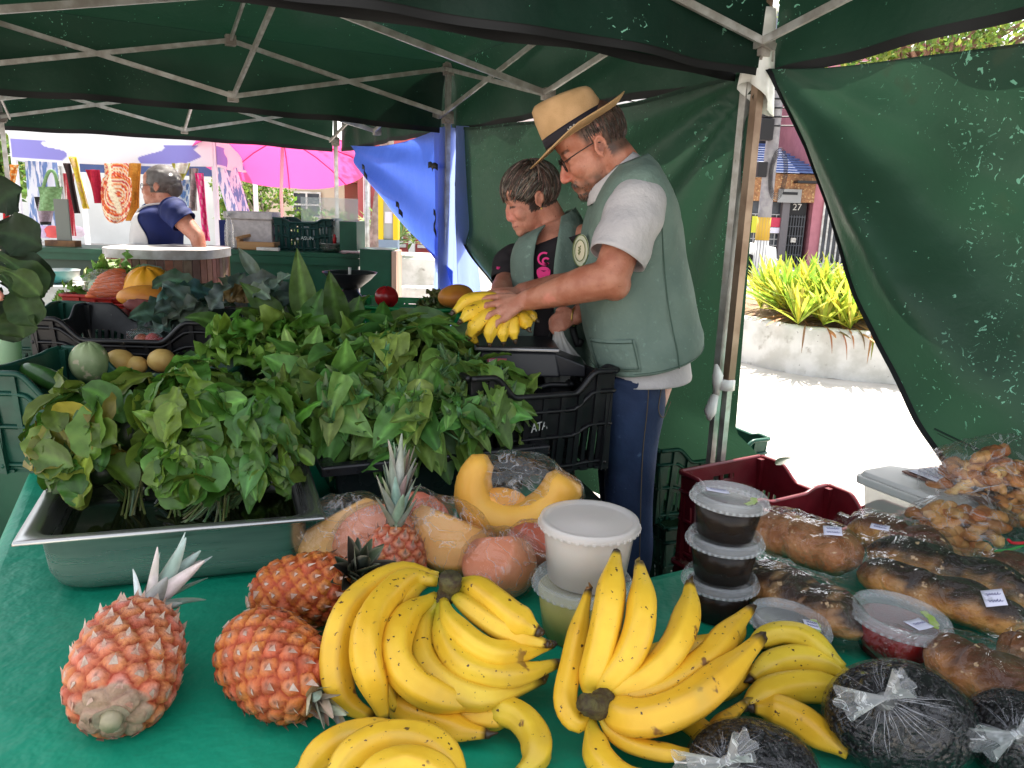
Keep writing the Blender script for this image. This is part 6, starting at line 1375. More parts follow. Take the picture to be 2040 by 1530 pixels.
for i, (pts, r, g) in enumerate((([(1010, 600, 2.17), (975, 596, 2.15), (935, 600, 2.12), (903, 622, 2.09)], .021, .5), ([(1010, 612, 2.14), (970, 612, 2.11), (940, 622, 2.08), (918, 640, 2.06)], .021, .6),
    ([(1005, 622, 2.12), (970, 630, 2.08), (948, 648, 2.06), (935, 672, 2.05)], .020, .5), ([(1010, 628, 2.10), (990, 640, 2.07), (977, 660, 2.055), (975, 684, 2.05)], .0185, .3),
    ([(1018, 630, 2.10), (1008, 645, 2.08), (1002, 662, 2.065), (1003, 682, 2.06)], .0185, .3), ([(1025, 628, 2.11), (1022, 642, 2.09), (1022, 660, 2.075), (1026, 677, 2.07)], .0185, .25),
    ([(1030, 625, 2.13), (1040, 635, 2.11), (1048, 645, 2.10), (1053, 655, 2.09)], .020, .25), ([(1030, 620, 2.16), (1045, 624, 2.15), (1058, 630, 2.14), (1069, 638, 2.13)], .017, .25), ([(1000, 640, 2.14), (960, 650, 2.13), (940, 665, 2.12), (950, 684, 2.12)], .018, .3))):
    banana([Y(*q) for q in pts], r, green=g, hue=-.2, seed=i+40).part('banana', m_ban, bnh)
MB().tube([Y(1012, 622, 2.16), Y(1030, 612, 2.19), Y(1040, 606, 2.2)], [.03, .024, .016], 12).part('stalk', m_bstalk, bnh)
ck = crate('large black crate with faint white lettering beside the man\'s legs', (.02, 2.11, .795), .42, .42, .34, .285, m_crb, .20, .10, slotrows=((.08, .44),), group='black crates by the man')
tx = text_mesh('ATA', .034, rot('Z', .42)@rot('X', PI/2), (0, 0, 0)); tp = Y(1018, 850, 1.93); tx.v = [v+tp for v in tx.v]; tx.part('crate_lettering', pm('faded_white_print', (.45, .45, .45), .7), ck)
crate('black crate turned upside under the scale', (-.02, 2.30, .72), .05, .36, .28, .285, m_crb, .05, .05, slotrows=((.08, .44),), group='black crates by the man')
MB().box((.02, 2.2, .35), (.40, .42, .69), .3).thing('support_box', m_crb, 'dark box standing under the black crates', 'box', bev=.006)
# ================================================================ stalls behind the vegetable stall
m_brick = pm('printed_brick', None, .6, (.8, .75, .7), 30, bump=.15, bscale=80); m_marble = pm('grey_marble', (.42, .41, .42), .4, (.30, .28, .27), 16, bump=.05)
bc3 = (Y(205, 490, 4.0)+Y(440, 490, 4.0))/2; t = thing('brick_counter', 'rounded counter faced with upright brown bricks under a grey marble top', 'counter', (bc3.x, 4.1, 0))
def oval(a, rx, ry, e=2.8):
    c, s = math.cos(a), math.sin(a); k = (abs(c)**e+abs(s)**e)**(-1/e); return V((bc3.x+rx*c*k-.03, 4.15+ry*s*k, 0))
mb = MB(); nb_ = 44
mb.grid(lambda u, v: oval(2*PI*u, .27, .29)+V((0, 0, 1.19*v)), 88, 2, closeu=True, col=(.40, .30, .26))
r = random.Random(3)
for row, (z0, z1) in enumerate(((.98, 1.187), (.765, .97), (.55, .755), (.335, .54), (.12, .325))):
    for i in range(nb_):
        a = 2*PI*(i+.5*(row % 2))/nb_; w = 2*PI/nb_*.44; c = vary(r.choice([(.20, .085, .06), (.24, .11, .08), (.16, .07, .055), (.27, .14, .10)]), r, .15)
        q = [oval(a-w, .276, .296), oval(a+w, .276, .296), oval(a+w, .264, .284), oval(a-w, .264, .284)]
        vs = [p+V((0, 0, z)) for z in (z0, z1) for p in q]; mb.add(vs, [(0, 1, 5, 4), (1, 2, 6, 5), (3, 0, 4, 7), (4, 5, 6, 7), (3, 2, 1, 0)], 0, c, False)
mb.part('brick_facing', m_brick, t)
mb = MB(); mb.grid(lambda u, v: oval(2*PI*u, .29, .31)+V((0, 0, 1.19+.045*v)), 88, 1, closeu=True); mb.add([oval(2*PI*i/88, .29, .31)+V((0, 0, 1.235)) for i in range(88)], [tuple(range(88))], smooth=False); mb.part('marble_top', m_marble, t)
# green board counters
t = thing('green_counter', 'low dark green counter board with a shelf, left of the brick counter', 'counter', Y(140, 560, 4.3)-V((0, 0, .6)))
a, b = Y(60, 491, 4.3), Y(206, 493, 4.3)
MB().box(((a.x+b.x)/2, 4.45, a.z-.012), (b.x-a.x, .36, .024)).part('board', m_dgreen, t); MB().box(((a.x+b.x)/2, 4.30, a.z-.045), (b.x-a.x, .02, .04)).part('front_rail', m_dgreen, t); MB().box(((a.x+b.x)/2, 4.34, a.z-.11), (b.x-a.x-.02, .02, .09)).part('lower_rail', pm('dull_green', (.06, .09, .07), .6), t)
for x in (a.x+.05, b.x-.05): MB().box((x, 4.5, (a.z-.03)/2), (.04, .04, a.z-.03)).part('leg', m_dgreen, t)
MB().box((a.x-.3, 5.1, .45), (2.2, .5, .9)).thing('white_chest', m_whitepl, 'white chest standing under the green counter at the left', 'chest', bev=.02)
p = Y(115, 545, 4.05); MB().lathe([(.0, -.045), (.06, -.045), (.10, -.01), (.105, .015), (.108, .02), (.10, .02), (.092, 0), (.05, -.035), (0, -.036)], p, 28).thing('bowl', pm('white_teal_bowl', (.6, .6, .58), .3, (.05, .25, .25), 3), 'white bowl with a teal rim behind the left greens', 'bowl')
MB().box((p.x, 4.05, (p.z-.05)/2), (.3, .3, p.z-.05)).thing('pedestal', m_whitepl, 'white pedestal carrying the teal-rimmed bowl', 'pedestal')
p = Y(125, 485, 4.4); t = thing('sign_board', 'plain grey board standing upright on a brown base on the counter', 'board', p)
a, b = Y(107, 396, 4.42), Y(143, 482, 4.42); c = (a+b)/2; MB().box(c, (b.x-a.x, .012, a.z-b.z), .0).part('panel', pm('grey_board', (.20, .21, .19), .7), t); MB().box((c.x-.01, 4.42, b.z-.01), (.17, .07, .035)).part('base', pm('brown_base', (.11, .05, .03), .6, (.25, .12, .05), 14), t)
a, b = Y(436, 500, 5.5), Y(716, 503, 5.5); zt = (a.z+b.z)/2; t = thing('green_counter', 'long dark green counter carrying the styrofoam box and crate', 'counter', ((a.x+b.x)/2, 5.7, 0))
MB().box(((a.x+b.x)/2, 5.5+.3, zt-.015), (b.x-a.x, .6, .03)).part('counter_top', m_dgreen, t); MB().box(((a.x+b.x)/2, 5.53, (zt-.03)/2), (b.x-a.x-.03, .03, zt-.032)).part('front_panel', m_dgreen, t); MB().box(((a.x+b.x)/2, 5.505, zt-.06), (b.x-a.x, .015, .055)).part('front_rail', m_dgreen, t)
a2, b2 = Y(676, 441, 5.45), Y(711, 500, 5.45); MB().box(((a2.x+b2.x)/2, 5.6, (a2.z+b2.z)/2+.001), (b2.x-a2.x, .3, a2.z-b2.z)).part('side_box', m_dgreen, t)
sc_ = cupmat('acrylic_sheet', (.80, .86, .84), .30, .1); q0, q1 = Y(592, 416, 5.6), Y(708, 440, 5.6); MB().box(((q0.x+q1.x)/2, 5.7, 1.33), (q1.x-q0.x, .006, .40)).part('acrylic_screen', sc_, t)
a, b = Y(716, 496, 5.35), Y(780, 600, 5.35); t = thing('green_counter', 'dark green panel with a pale wooden end, by the middle tent pole', 'counter', ((a.x+b.x)/2, 5.4, 0))
MB().box(((a.x+b.x)/2, 5.5, a.z/2), (b.x-a.x, .28, a.z)).part('panel', m_dgreen, t); MB().box((b.x+.017, 5.48, a.z/2-.005), (.032, .26, a.z-.01)).part('wooden_end', pm('pale_wood', (.5, .34, .26), .6, (.4, .24, .17), 12, stretch=(1, 1, .2)), t)
# goods on the long counter
zc = zt+.001; m_sty = pm('styrofoam', (.62, .56, .55), .8, (.5, .45, .44), 30, bump=.2, bscale=120)
a, b = Y(449, 420, 5.7), Y(546, 500, 5.7); c = V(((a.x+b.x)/2, 5.78, zc)); w, h = b.x-a.x, a.z-zc; t = thing('styrofoam_box', 'grey-white styrofoam box with a lid on the green counter', 'box', c)
MB().box(c+V((0, 0, h*.40)), (w*.94, .30, h*.80), .12).part('box_body', m_sty, t, bev=.008); MB().box(c+V((0, 0, h*.9)), (w, .33, h*.2), .12).part('lid', m_sty, t, bev=.008)
m_pine_w = pm('pine_wood', (.45, .25, .11), .6, (.33, .16, .06), 8, bump=.1, stretch=(.3, 1, 4)); c = V((Y(510, 495, 5.55).x, 5.58, zc)); t = thing('wooden_tray', 'small pine tray in front of the styrofoam box', 'tray', c)
MB().box(c+V((.0, -.03, .03)), (.26, .02, .055)).part('tray_front', m_pine_w, t); MB().box(c+V((-.125, .03, .04)), (.02, .13, .07)).part('tray_side', m_pine_w, t); MB().box(c+V((.125, .03, .03)), (.02, .13, .055)).part('tray_side', m_pine_w, t); MB().box(c+V((0, .03, .006)), (.25, .13, .01)).part('tray_floor', m_pine_w, t)
MB().bar(c+V((-.15, .0, .075)), c+V((-.07, .06, .10)), .03, .02).thing('wooden_block', m_pine_w, 'pine block lying slanted on the tray edge', 'block'); MB().box(c+V((.10, -.065, .012)), (.16, .04, .022)).thing('white_packet', m_whitepl, 'flat white packet in front of the pine tray', 'packet', bev=.003)
a, b = Y(545, 440, 5.62), Y(661, 500, 5.62); cc_ = crate('dark green crate printed in white on the long counter', ((a.x+b.x)/2, 5.78, zc), .0, b.x-a.x, .30, a.z-zc+.02, pm('teal_crate_plastic', (.006, .045, .04), .4), .12, .05, slotrows=((.1, .42), (.56, .8)))
tx = text_mesh('ASUN', .036, rot('X', PI/2), Y(612, 475, 5.60)); ey_ = MB(); ey_.lathe([(.022, 0), (.014, 0)], Y(593, 476, 5.60), 20, M=rot('X', PI/2), sy=.62); ey_.ell(Y(593, 476, 5.60), (.009, .001, .008), None, 10, 8); tx.v += []; tx.part('crate_lettering', pm('pale_print', (.55, .6, .58), .7), cc_); ey_.part('crate_logo', MATS['pale_print'], cc_)
c = V((Y(655, 495, 5.5).x, 5.6, zc)); MB().lathe([(0, .004), (.055, .004), (.085, .03), (.09, .062), (.094, .064), (.09, .066), (.08, .03), (.05, .01), (0, .01)], c, 32).thing('metal_bowl', m_steel, 'steel bowl on the counter, in front of the green crate', 'bowl')
MB().lathe([(.012, 0), (.014, .05), (.008, .06), (.008, .075), (0, .08)], c+V((.02, .0, .05)), 12).thing('red_bottle', pm('red_plastic', (.4, .01, .015), .3), 'small red bottle standing in the steel bowl', 'bottle')
m_pet = film('clear_bottle', .12, .3, milky=.2, wscale=8); c = V((Y(434, 497, 5.35).x, 5.58, zc)); t = thing('plastic_bottle', 'clear plastic bottle beside the styrofoam box', 'bottle', c); MB().lathe([(.03, 0), (.034, .02), (.034, .14), (.03, .17), (.012, .22), (.012, .235)], c, 20).part('bottle_body', m_pet, t); MB().lathe([(.014, .235), (.014, .255), (0, .256)], c, 12).part('cap', m_whitepl, t)
MB().box(V((Y(447, 480, 5.7).x, 5.72, zc+.10)), (.05, .1, .20)).thing('navy_pack', m_navy, 'navy blue pack half hidden by the styrofoam box', 'pack', bev=.006)
MB().lathe([(.038, 0), (.038, .14), (.041, .145), (0, .146)], Y(446, 560, 4.45), 20).thing('brown_tin', pm('brown_tin_paint', (.26, .15, .06), .4), 'brown tin beside the brick counter', 'tin')
p = Y(446, 560, 4.45); MB().box((p.x, 4.5, p.z/2-.002), (.16, .2, p.z-.004)).thing('stand', m_crb, 'dark stand carrying the brown tin', 'stand')
# dish scale
m_dark = pm('dark_enamel', (.018, .018, .022), .35, spots=((.2, .2, .22), 50, .68, .72)); c = Y(697, 545, 3.8); t = thing('dish_scale', 'old dark scale dish on a pedestal behind the leafy greens', 'scale', (c.x, 3.8, .7))
MB().lathe([(0, -.075), (.05, -.07), (.10, -.03), (.132, .004), (.135, .008), (.128, .006), (.095, -.022), (.05, -.06), (0, -.064)], c, 40).part('dish', m_dark, t); MB().lathe([(.075, -.22), (.075, -.13), (.05, -.10), (.035, -.075)], c, 20).part('pedestal', m_dark, t); MB().box((c.x, 3.8, c.z-.37), (.24, .24, .30)).part('scale_body', m_dark, t, bev=.01)
MB().tube([c+V((.0, 0, -.06)), c+V((0, 0, .03))], .008, 8).part('spindle', m_whitepl, t)
# ================================================================ white and violet tent with crochet goods
m_white = pm('white_canvas', (.80, .80, .84), .7, trans=.35); m_viol = pm('violet_canvas', None, .7, trans=.3); m_nav = pm('dark_blue_canvas', (.05, .08, .2), .7)
DL, DR, dy = -5.5, -3.32, 8.6; t = thing('canopy_tent', 'white and violet canopy tent hung with crochet bags', 'canopy tent', ((DL+DR)/2, 9.2, 0)); Dw = DR-DL
def vcol(u, v, p):
    k = math.sin(u*9.2+.6)*.9+nz((u*5, v*3, 2), 1)
    return (.30, .28, .66) if (k > .35 and v > .40 and v < .93) else (.80, .80, .84)
cs4 = [V((DL, dy, 0)), V((DR, dy, 0)), V((DR, dy+1.3, 0)), V((DL, dy+1.3, 0))]
for i in range(4):
    a, b = cs4[i]+V((0, 0, 2.2)), cs4[(i+1) % 4]+V((0, 0, 2.2)); ap = sum(cs4, V((0, 0, 0)))/4+V((0, 0, 2.95))
    MB().grid(lambda u, v: a.lerp(b, u).lerp(ap, v)-V((0, 0, .07*math.sin(PI*v))), 10, 8).part('roof_panel', m_white, t)
    out = ((a+b)/2-ap); out.z = 0; out.normalize(); MB().grid(lambda u, v: a.lerp(b, u)+V((0, 0, -.37*v-.02*math.sin(u*PI)))+out*(.03+.02*math.sin(u*16)*v), 180, 36, col=vcol).part('valance', m_viol, t, solid=.002)
    MB().box(cs4[i]+V((0, 0, 1.1)), (.045, .045, 2.2)).part('leg', m_white, t)
for x in (DL+.05, DR-.05): MB().grid(lambda u, v: V((x+.10*math.sin(u*9)+(.10 if x > -4 else -.02)*v*(2 if x > -4 else 1), dy+.1+.5*u, 1.85-.75*v)), 16, 8).part('side_curtain', pm('striped_curtain%d' % int(-x), (.7, .74, .82), .7, (.16, .26, .5), 9, thr=(.5, .55), stretch=(4, 4, .4)), t)
MB().box(((DL+DR)/2, dy+1.28, 1.85), (Dw, .02, .18)).part('back_valance', m_nav, t)
tb = MB()
for z, k in ((1.86, .0), (2.12, .0)):
    for i in range(2): tb.bar((lerp(DL, DR, i/2), dy+.05, z), (lerp(DL, DR, (i+1)/2), dy+.05, 3.98-z), .02, .03)
tb.part('scissor_truss', m_alu, t)
def cloth(label, x0, x1, y0, y1, fcol, cat='cloth', name='hanging_cloth', yd=8.35, skew=0, wav=.03, nu=26, nv=40, shape=None, mat=None):
    mb = MB()
    def f(u, v):
        l, r_ = shape(v) if shape else (0, 1); q = Y(lerp(x0, x1, lerp(l, r_, u))+skew*v, lerp(y0, y1, v), yd); return q+V((0, wav*math.sin(u*9+v*3), 0))
    mb.grid(f, nu, nv, col=lambda u, v, p: fcol(u, v)); return mb.thing(name, mat or m_cl, label, cat, solid=.004)
m_cl = pm('woven_cloth', None, .85, (.8, .75, .7), 50, bump=.4, bscale=70, trans=.25)
flatc = lambda c, c2=None, k=20: (lambda u, v: c if c2 is None or math.sin(u*k)*math.sin(v*k*1.5) > -.2 else c2)
GRNB, RED, ORG, YLW, PNK = (.20, .36, .17), (.55, .03, .05), (.75, .22, .03), (.80, .66, .08), (.80, .05, .28)
def mandala(u, v):
    d = math.hypot((u-.55)*1.0, (v-.52)*1.55); k = int(d*24); c = [(.8, .2, .05), RED, (.85, .8, .6), ORG, (.85, .8, .65), RED, (.8, .25, .06), (.82, .7, .5), RED, (.85, .8, .65), ORG, RED][k % 12]
    return (.85, .80, .62) if .22 < u-(v-.3)*.55 < .38 and v < .85 else (mixc(c, (.85, .8, .6), .8) if math.sin(math.atan2(v-.52, u-.55)*26) > .6 and k % 2 else c)
cloth('round red and orange crochet mandala cloth hanging in the middle', 198, 265, 325, 445, mandala, shape=lambda v: (.5-.5*(.72 if v < .25 else math.sin(PI*min(1, max(.02, (v-.0)/1.0)))**.35), .5+.5*(.72 if v < .25 else math.sin(PI*min(1, max(.02, v)))**.35)), yd=8.3)
t = cloth('green tote bag hanging from the white tent by its handles', 76, 124, 372, 420, flatc(GRNB, (.27, .45, .24)), 'bag', 'tote_bag'); 
hb = MB()
for o in (0, .06): hb.tube(bez([Y(86, 374, 8.33-o), Y(94, 348, 8.33-o), Y(102, 340, 8.33-o), Y(110, 348, 8.33-o), Y(116, 374, 8.33-o)], 12), .017, 6, col=GRNB)
hb.part('handle', m_cl, t)
cloth('mauve and black bag hanging below the green tote', 68, 112, 392, 448, lambda u, v: (.03, .03, .03) if u+v*.5 < .25 or v > .88 else (.36, .30, .38), 'bag', 'hanging_bag', 8.45, shape=lambda v: (0+.3*v*v, 1-.2*v*v))
cloth('dark brown scarf hanging slantwise beside the tote bag', 125, 138, 325, 425, flatc((.05, .03, .03)), 'scarf', 'scarf', 8.2, 24); cloth('red and white scarf half behind the grey board', 124, 146, 345, 470, lambda u, v: (.6, .06, .1) if math.sin(u*14) > 0 else (.75, .65, .62), 'scarf', 'scarf', 8.35, 8)
cloth('yellow scarf hanging slantwise from the white tent', 136, 150, 312, 416, flatc(YLW, (.8, .6, .3), 9), 'scarf', 'scarf', 8.25, 30); cloth('plain crimson cloth clipped at its top, left of the mandala', 170, 197, 338, 405, flatc((.50, .02, .06)), skew=18)
cloth('mustard orange cloth hanging behind the mandala', 250, 280, 325, 440, flatc((.70, .36, .06), (.6, .28, .04), 13), yd=8.45); cloth('blue flowered cloth behind the stallholder', 340, 378, 358, 445, lambda u, v: [(.15, .3, .6), (.6, .7, .8), (.1, .2, .45)][int((math.sin(u*17)+math.sin(v*23+u*5)+2)*.7) % 3], yd=8.5)
cloth('yellow and white knitted collar above the blue cloth', 342, 378, 325, 360, lambda u, v: (.8, .8, .75) if abs(u-.5) < .35 and v < .6 else (.45, .42, .08), yd=8.4, shape=lambda v: (.35*v*v, 1-.35*v*v)); cloth('grey patterned cloth right of the stallholder', 376, 394, 335, 420, flatc((.30, .27, .27), (.45, .4, .4), 16), yd=8.35)
cloth('bright pink crochet strip hanging at the right of the white tent', 388, 404, 345, 480, flatc(PNK, (.8, .35, .5), 22), 'cloth', 'hanging_cloth', 8.2, 16); cloth('red knitted cloth at the far left edge', 2, 17, 372, 445, flatc((.6, .03, .04), (.4, .02, .03), 15), yd=7.4, skew=6); cloth('yellow and red flowered cloth at the far left', 19, 34, 328, 368, flatc((.75, .3, .05), (.8, .7, .4), 15), yd=7.6, skew=-2)
t = thing('market_table', 'market table under a white cloth below the crochet goods', 'table', (-4.4, 8.9, 0)); MB().box((-4.35, 8.9, .72), (2.6, .9, .04)).part('table_top', m_whitepl, t); MB().grid(lambda u, v: V((-5.65+2.6*u, 8.44-.02*math.sin(u*40)*v, .74-.7*v)), 60, 6).part('tablecloth', m_white, t)
for i, (px, c) in enumerate(((60, (.3, .3, .55)), (90, (.5, .4, .6)), (150, (.7, .65, .75)), (105, (.6, .1, .1)), (45, (.65, .6, .7)))): MB().ell(Y(px, 462, 8.7), (.10, .10, .07), None, 12, 8, fn=lambda d: 1+.2*nz(d, 3, i)).thing('folded_goods', pm('goods_cloth_%d' % i, c, .8), ['indigo', 'mauve', 'pale lilac', 'dark red', 'lavender'][i]+' folded cloth on the white table', 'cloth')
# pink parasol
m_para = pm('pink_parasol', (.62, .07, .25), .6, trans=.30, tcol=(.85, .09, .33)); m_par2 = pm('magenta_trim', (.7, .03, .2), .6, trans=.4)
uc = Y(562, 318, 9.0); MU = rot('X', -.30)@rot('Y', -.03); t = thing('parasol', 'big pink beach parasol tilted away, with a pale pole', 'parasol', (uc.x, 9, 0)); RU = 1.0
for k in range(8):
    def f(u, v, k=k):
        a = 2*PI*(k+u)/8+.2; sag = 1-.055*math.sin(PI*u)*v; r_ = RU*v*sag; z = .26*(1-v**2.0)-.03*math.sin(PI*u)*v**2
        return uc+MU@V((r_*math.cos(a), r_*math.sin(a), z))
    MB().grid(f, 10, 12).part('canopy_panel', m_para, t)
    a = 2*PI*k/8+.2; MB().tube([uc+MU@V((RU*v*math.cos(a), RU*v*math.sin(a), .26*(1-v**2)-.012)) for v in (0, .25, .5, .75, 1)], .006, 5).part('rib', m_par2, t)
MB().tube([uc+MU@V((0, 0, .30)), uc+MU@V((0, 0, -.4)), V((uc.x-.01, 9.05, 0))], .019, 10).part('pole', pm('pale_pink_pole', (.7, .45, .42), .4), t)
# posts, trunk, totem
p = Y(730, 345, 8.2); t = thing('tent_pole', 'thin aluminium pole beyond the blue tarp', 'pole', (p.x, 8.2, 0)); MB().tube([V((p.x, 8.2, 0)), V((p.x, 8.2, 2.2))], .028, 8).part('tube', m_alu, t); MB().box((p.x, 8.2, .012), (.12, .12, .024)).part('foot', m_grey_pl, t)
m_barkp = pm('pale_bark', (.34, .29, .25), .9, (.20, .16, .13), 12, bump=.8, bscale=24)
def tree(label, base, h, r0, crown, nleaf, cols, seed, lean=(0, 0), name='tree', limbs=7, lsz=.12, bark=None, group=None):
    r = random.Random(seed); base = V(base); t = thing(name, label, 'tree', base, group); top = base+V((lean[0], lean[1], h)); mb = MB()
    tr = bez([base, base.lerp(top, .5)+V((r.uniform(-.1, .1), r.uniform(-.1, .1), 0)), top], 10); mb.tube(tr, [r0*lerp(1.25 if i == 0 else 1, .55, i/10) for i in range(11)], 12, rfun=lambda a, u: 1+.08*math.sin(3*a+u*8)); ends = []
    for c, rad in crown:
        c = V(c)
        for k in range(limbs):
            e = rdir(r); q = c+V((e.x*rad[0], e.y*rad[1], e.z*rad[2]))*.8; mb.tube(bez([tr[r.randint(6, 10)], tr[10].lerp(q, .5)+V((0, 0, .1)), q], 6), [r0*.4, r0*.33, r0*.27, r0*.2, r0*.14, r0*.1, r0*.05], 6); ends.append((q, rad))
    mb.part('trunk', bark or m_barkp, t); lb = MB()
    for i in range(nleaf):
        c, rad = r.choice(crown); c = V(c)
        if r.random() < .75: q, rd = r.choice(ends); q = q+rdir(r)*rd[0]*r.uniform(.05, .42)
        else: e = rdir(r); q = c+V((e.x*rad[0], e.y*rad[1], e.z*rad[2]))*r.uniform(.5, 1)
        d = rdir(r); n = rdir(r); s = d.cross(n); 
        if s.length < .1: continue
        s.normalize(); L = lsz*r.uniform(.6, 1.3); c_ = vary(r.choice(cols), r, .35)
        lb.add([q, q+d*L*.5+s*L*.28, q+d*L, q+d*L*.5-s*L*.28], [(0, 1, 2, 3)], 0, c_)
    lb.part('crown', m_tleaf, t); return t
m_tleaf = pm('tree_leaf', None, .5, (.7, .8, .6), 10, trans=.45)
TG = [(.10, .17, .03), (.14, .22, .045), (.07, .13, .025), (.17, .24, .06)]
a, b = Y(712, 338, 10), Y(722, 500, 10)
tree('leaning pale-barked tree trunk behind the parasol', (b.x+.05, 10, 0), 4.2, .12, [((a.x+1.6, 11.6, 5.8), (1.3, 1.2, .8))], 1800, TG, 5, (.3, .8), limbs=8)
tree('bright green bushy tree below the parasol, on its left side', (-5.0, 15.2, 0), 1.2, .10, [((-5.1, 15.2, 1.7), (.75, .6, .55)), ((-5.5, 15.4, 1.3), (.5, .5, .45))], 2600, [(.16, .24, .04), (.22, .30, .06), (.11, .18, .03)], 6, lsz=.11)
tree('small green shrub below the parasol, right of its pole', (-3.9, 15.6, 0), .7, .07, [((-3.9, 15.6, 1.05), (.55, .5, .45)), ((-4.4, 15.5, .9), (.45, .4, .35))], 1800, TG, 7, lsz=.10)
tree('large feathery tree over the right tarp', (7.2, 14.2, 0), 4.0, .16, [((6.6, 13.4, 5.0), (1.9, 1.3, .95)), ((8.4, 13.6, 4.8), (1.8, 1.3, 1.0)), ((5.3, 13.2, 4.7), (1.2, 1.0, .6))], 9000, [(.16, .24, .04), (.22, .31, .06), (.12, .19, .03), (.26, .34, .09)], 8, limbs=14, lsz=.12, bark=pm('reddish_bark', (.25, .14, .10), .9, (.16, .09, .07), 10, bump=.5))
tree('green tree at the far left behind the white tent', (-9.5, 14, 0), 2.0, .14, [((-9.4, 14, 2.6), (1.4, 1.2, 1.2))], 2200, TG, 9, lsz=.16)
t = thing('totem_post', 'square yellow and blue-grey post with a white notice', 'post', Y(775, 495, 9)-V((0, 0, 1.0))); p = Y(775, 430, 9)
MB().box((p.x, 9, .55), (.22, .14, 1.1)).part('lower_post', pm('blue_grey_paint', (.20, .27, .36), .5), t); 
for s in (-1, 1): MB().box((p.x+s*.085, 9, 1.38), (.055, .14, .56)).part('yellow_post', pm('yellow_paint%d' % s, (.72, .52, .02), .5), t)
MB().box((p.x, 9.02, 1.36), (.115, .10, .5)).part('core', pm('grey_core', (.4, .42, .45), .5), t); MB().box((p.x, 8.965, 1.35), (.09, .006, .13)).part('notice', m_paper, t)
# agave bed with low white wall
m_conc = pm('white_rendered_wall', (.66, .65, .62), .85, (.48, .47, .43), 4, bump=.3, bscale=40, spots=[((.30, .28, .24), 7, .60, .76), ((.18, .17, .15), 30, .70, .78)]); m_brom = pm('strap_leaf', None, .45, (.8, .85, .6), 14, trans=.4); m_soil = pm('leaf_litter', (.16, .09, .055), .95, (.28, .19, .12), 12, bump=.6, bscale=60, spots=((.4, .3, .2), 40, .6, .68))
def rosette(mb, r, c, n, L, W, cols, up=.7, droop=.5, dry=0):
    for i in range(n):
        a = r.uniform(0, 2*PI); k = r.random(); d = V((math.cos(a), math.sin(a), lerp(.25, 1.6, k)*up)); col = vary(r.choice(cols), r, .25)
        if r.random() < dry: col = vary((.30, .17, .08), r); d.z = -.1
        leaf(mb, c, d, V((-math.cos(a)*.8, -math.sin(a)*.8, .7)), L*r.uniform(.7, 1.15), W, 'spoon' if dry >= 0 and r.random() < .4 else 'lance', droop*r.uniform(.2, 1.0), .45, 0, col, 1.1, 6, 2, seed=i)
r = random.Random(14); ag = thing('agave_bed', 'bed of pale spiky agaves behind the blue tarp', 'plants', (-1.9, 12, 0)); mb = MB()
for i in range(16): rosette(mb, r, Y(r.uniform(740, 850), r.uniform(455, 490), r.uniform(11.5, 12.6)), 18, .5, .06, [(.22, .30, .12), (.30, .36, .18), (.15, .24, .08)], .9, .6)
mb.part('leaves', m_brom, ag); MB().box((-1.7, 12.6, .35), (2.4, 1.6, .7)).part('bed_wall', m_conc, ag, bev=.03)
MB().box((-.8, 11.3, .17), (2.6, .3, .34), .1).thing('low_wall', m_conc, 'low white kerb wall beyond the blue tarp', 'wall', bev=.04)
# ================================================================ planter island and bromeliads on the right
out = [T(1300, 690, 0), T(1380, 702, 0), T(1455, 716, 0), T(1530, 735, 0), T(1600, 748, 0), T(1700, 759, 0), T(1790, 767, 0), T(1900, 772, 0), T(2030, 765, 0)]
oc = bez(out, 40); hw = .47; pl = thing('planter', 'curved white concrete planter in the sun beyond the tent', 'planter', (3.2, 8.3, 0)); mb = MB()
inn = []
for i, p in enumerate(oc):
    tn = (oc[min(40, i+1)]-oc[max(0, i-1)]).normalized(); nn = V((-tn.y, tn.x, 0)); inn.append(nn if nn.y > 0 else -nn)
prof = [(0, 0), (.02, hw-.03), (.05, hw), (.15, hw), (.18, hw-.04), (.19, hw-.12)]
mb.grid(lambda u, v: oc[round(u*40)]+inn[round(u*40)]*prof[round(v*5)][0]+V((0, 0, prof[round(v*5)][1]+.012*nz((u*20, v, 0), 1))), 40, 5); mb.part('planter_wall', m_conc, pl)
mb = MB(); mb.grid(lambda u, v: oc[round(u*40)]+inn[round(u*40)]*(.18+2.6*v)+V((0, 0, hw-.07+.12*math.sin(PI*min(1, v*1.3))+.03*nz((u*18, v*9, 0), 1))), 40, 14); mb.part('soil', m_soil, pl)
r = random.Random(15); br = thing('bromeliad_bed', 'dense clump of yellow-green strap-leaved bromeliads in the planter', 'plants', (3.1, 7.9, hw)); mb = MB()
BG = [(.48, .50, .07), (.38, .44, .06), (.56, .56, .14), (.28, .36, .05)]
for i in range(64):
    x = r.uniform(2.75, 3.9); k = r.random(); yb = 7.25-(x-2.9)*.24+.18+k*1.25; h_ = .06+.10*math.sin(PI*k)
    rosette(mb, r, V((x, yb, hw-.06+h_)), 16, lerp(.46, .68, k), .046, BG, 1.5, .26, .08)
for i in range(26):   # dry leaves hanging over the wall
    k = r.randint(20, 36); q = oc[k]+V((0, .10, hw+.02)); leaf(mb, q, V((r.uniform(-.6, .6), -1, .15)), V((0, 0, 1)), r.uniform(.22, .42), .022, 'lance', r.uniform(1.2, 2.2), .3, 0, vary(r.choice([(.30, .16, .08), (.24, .14, .08), (.30, .34, .07)]), r), 1.0, 9, 2)
mb.part('leaves', m_brom, br)
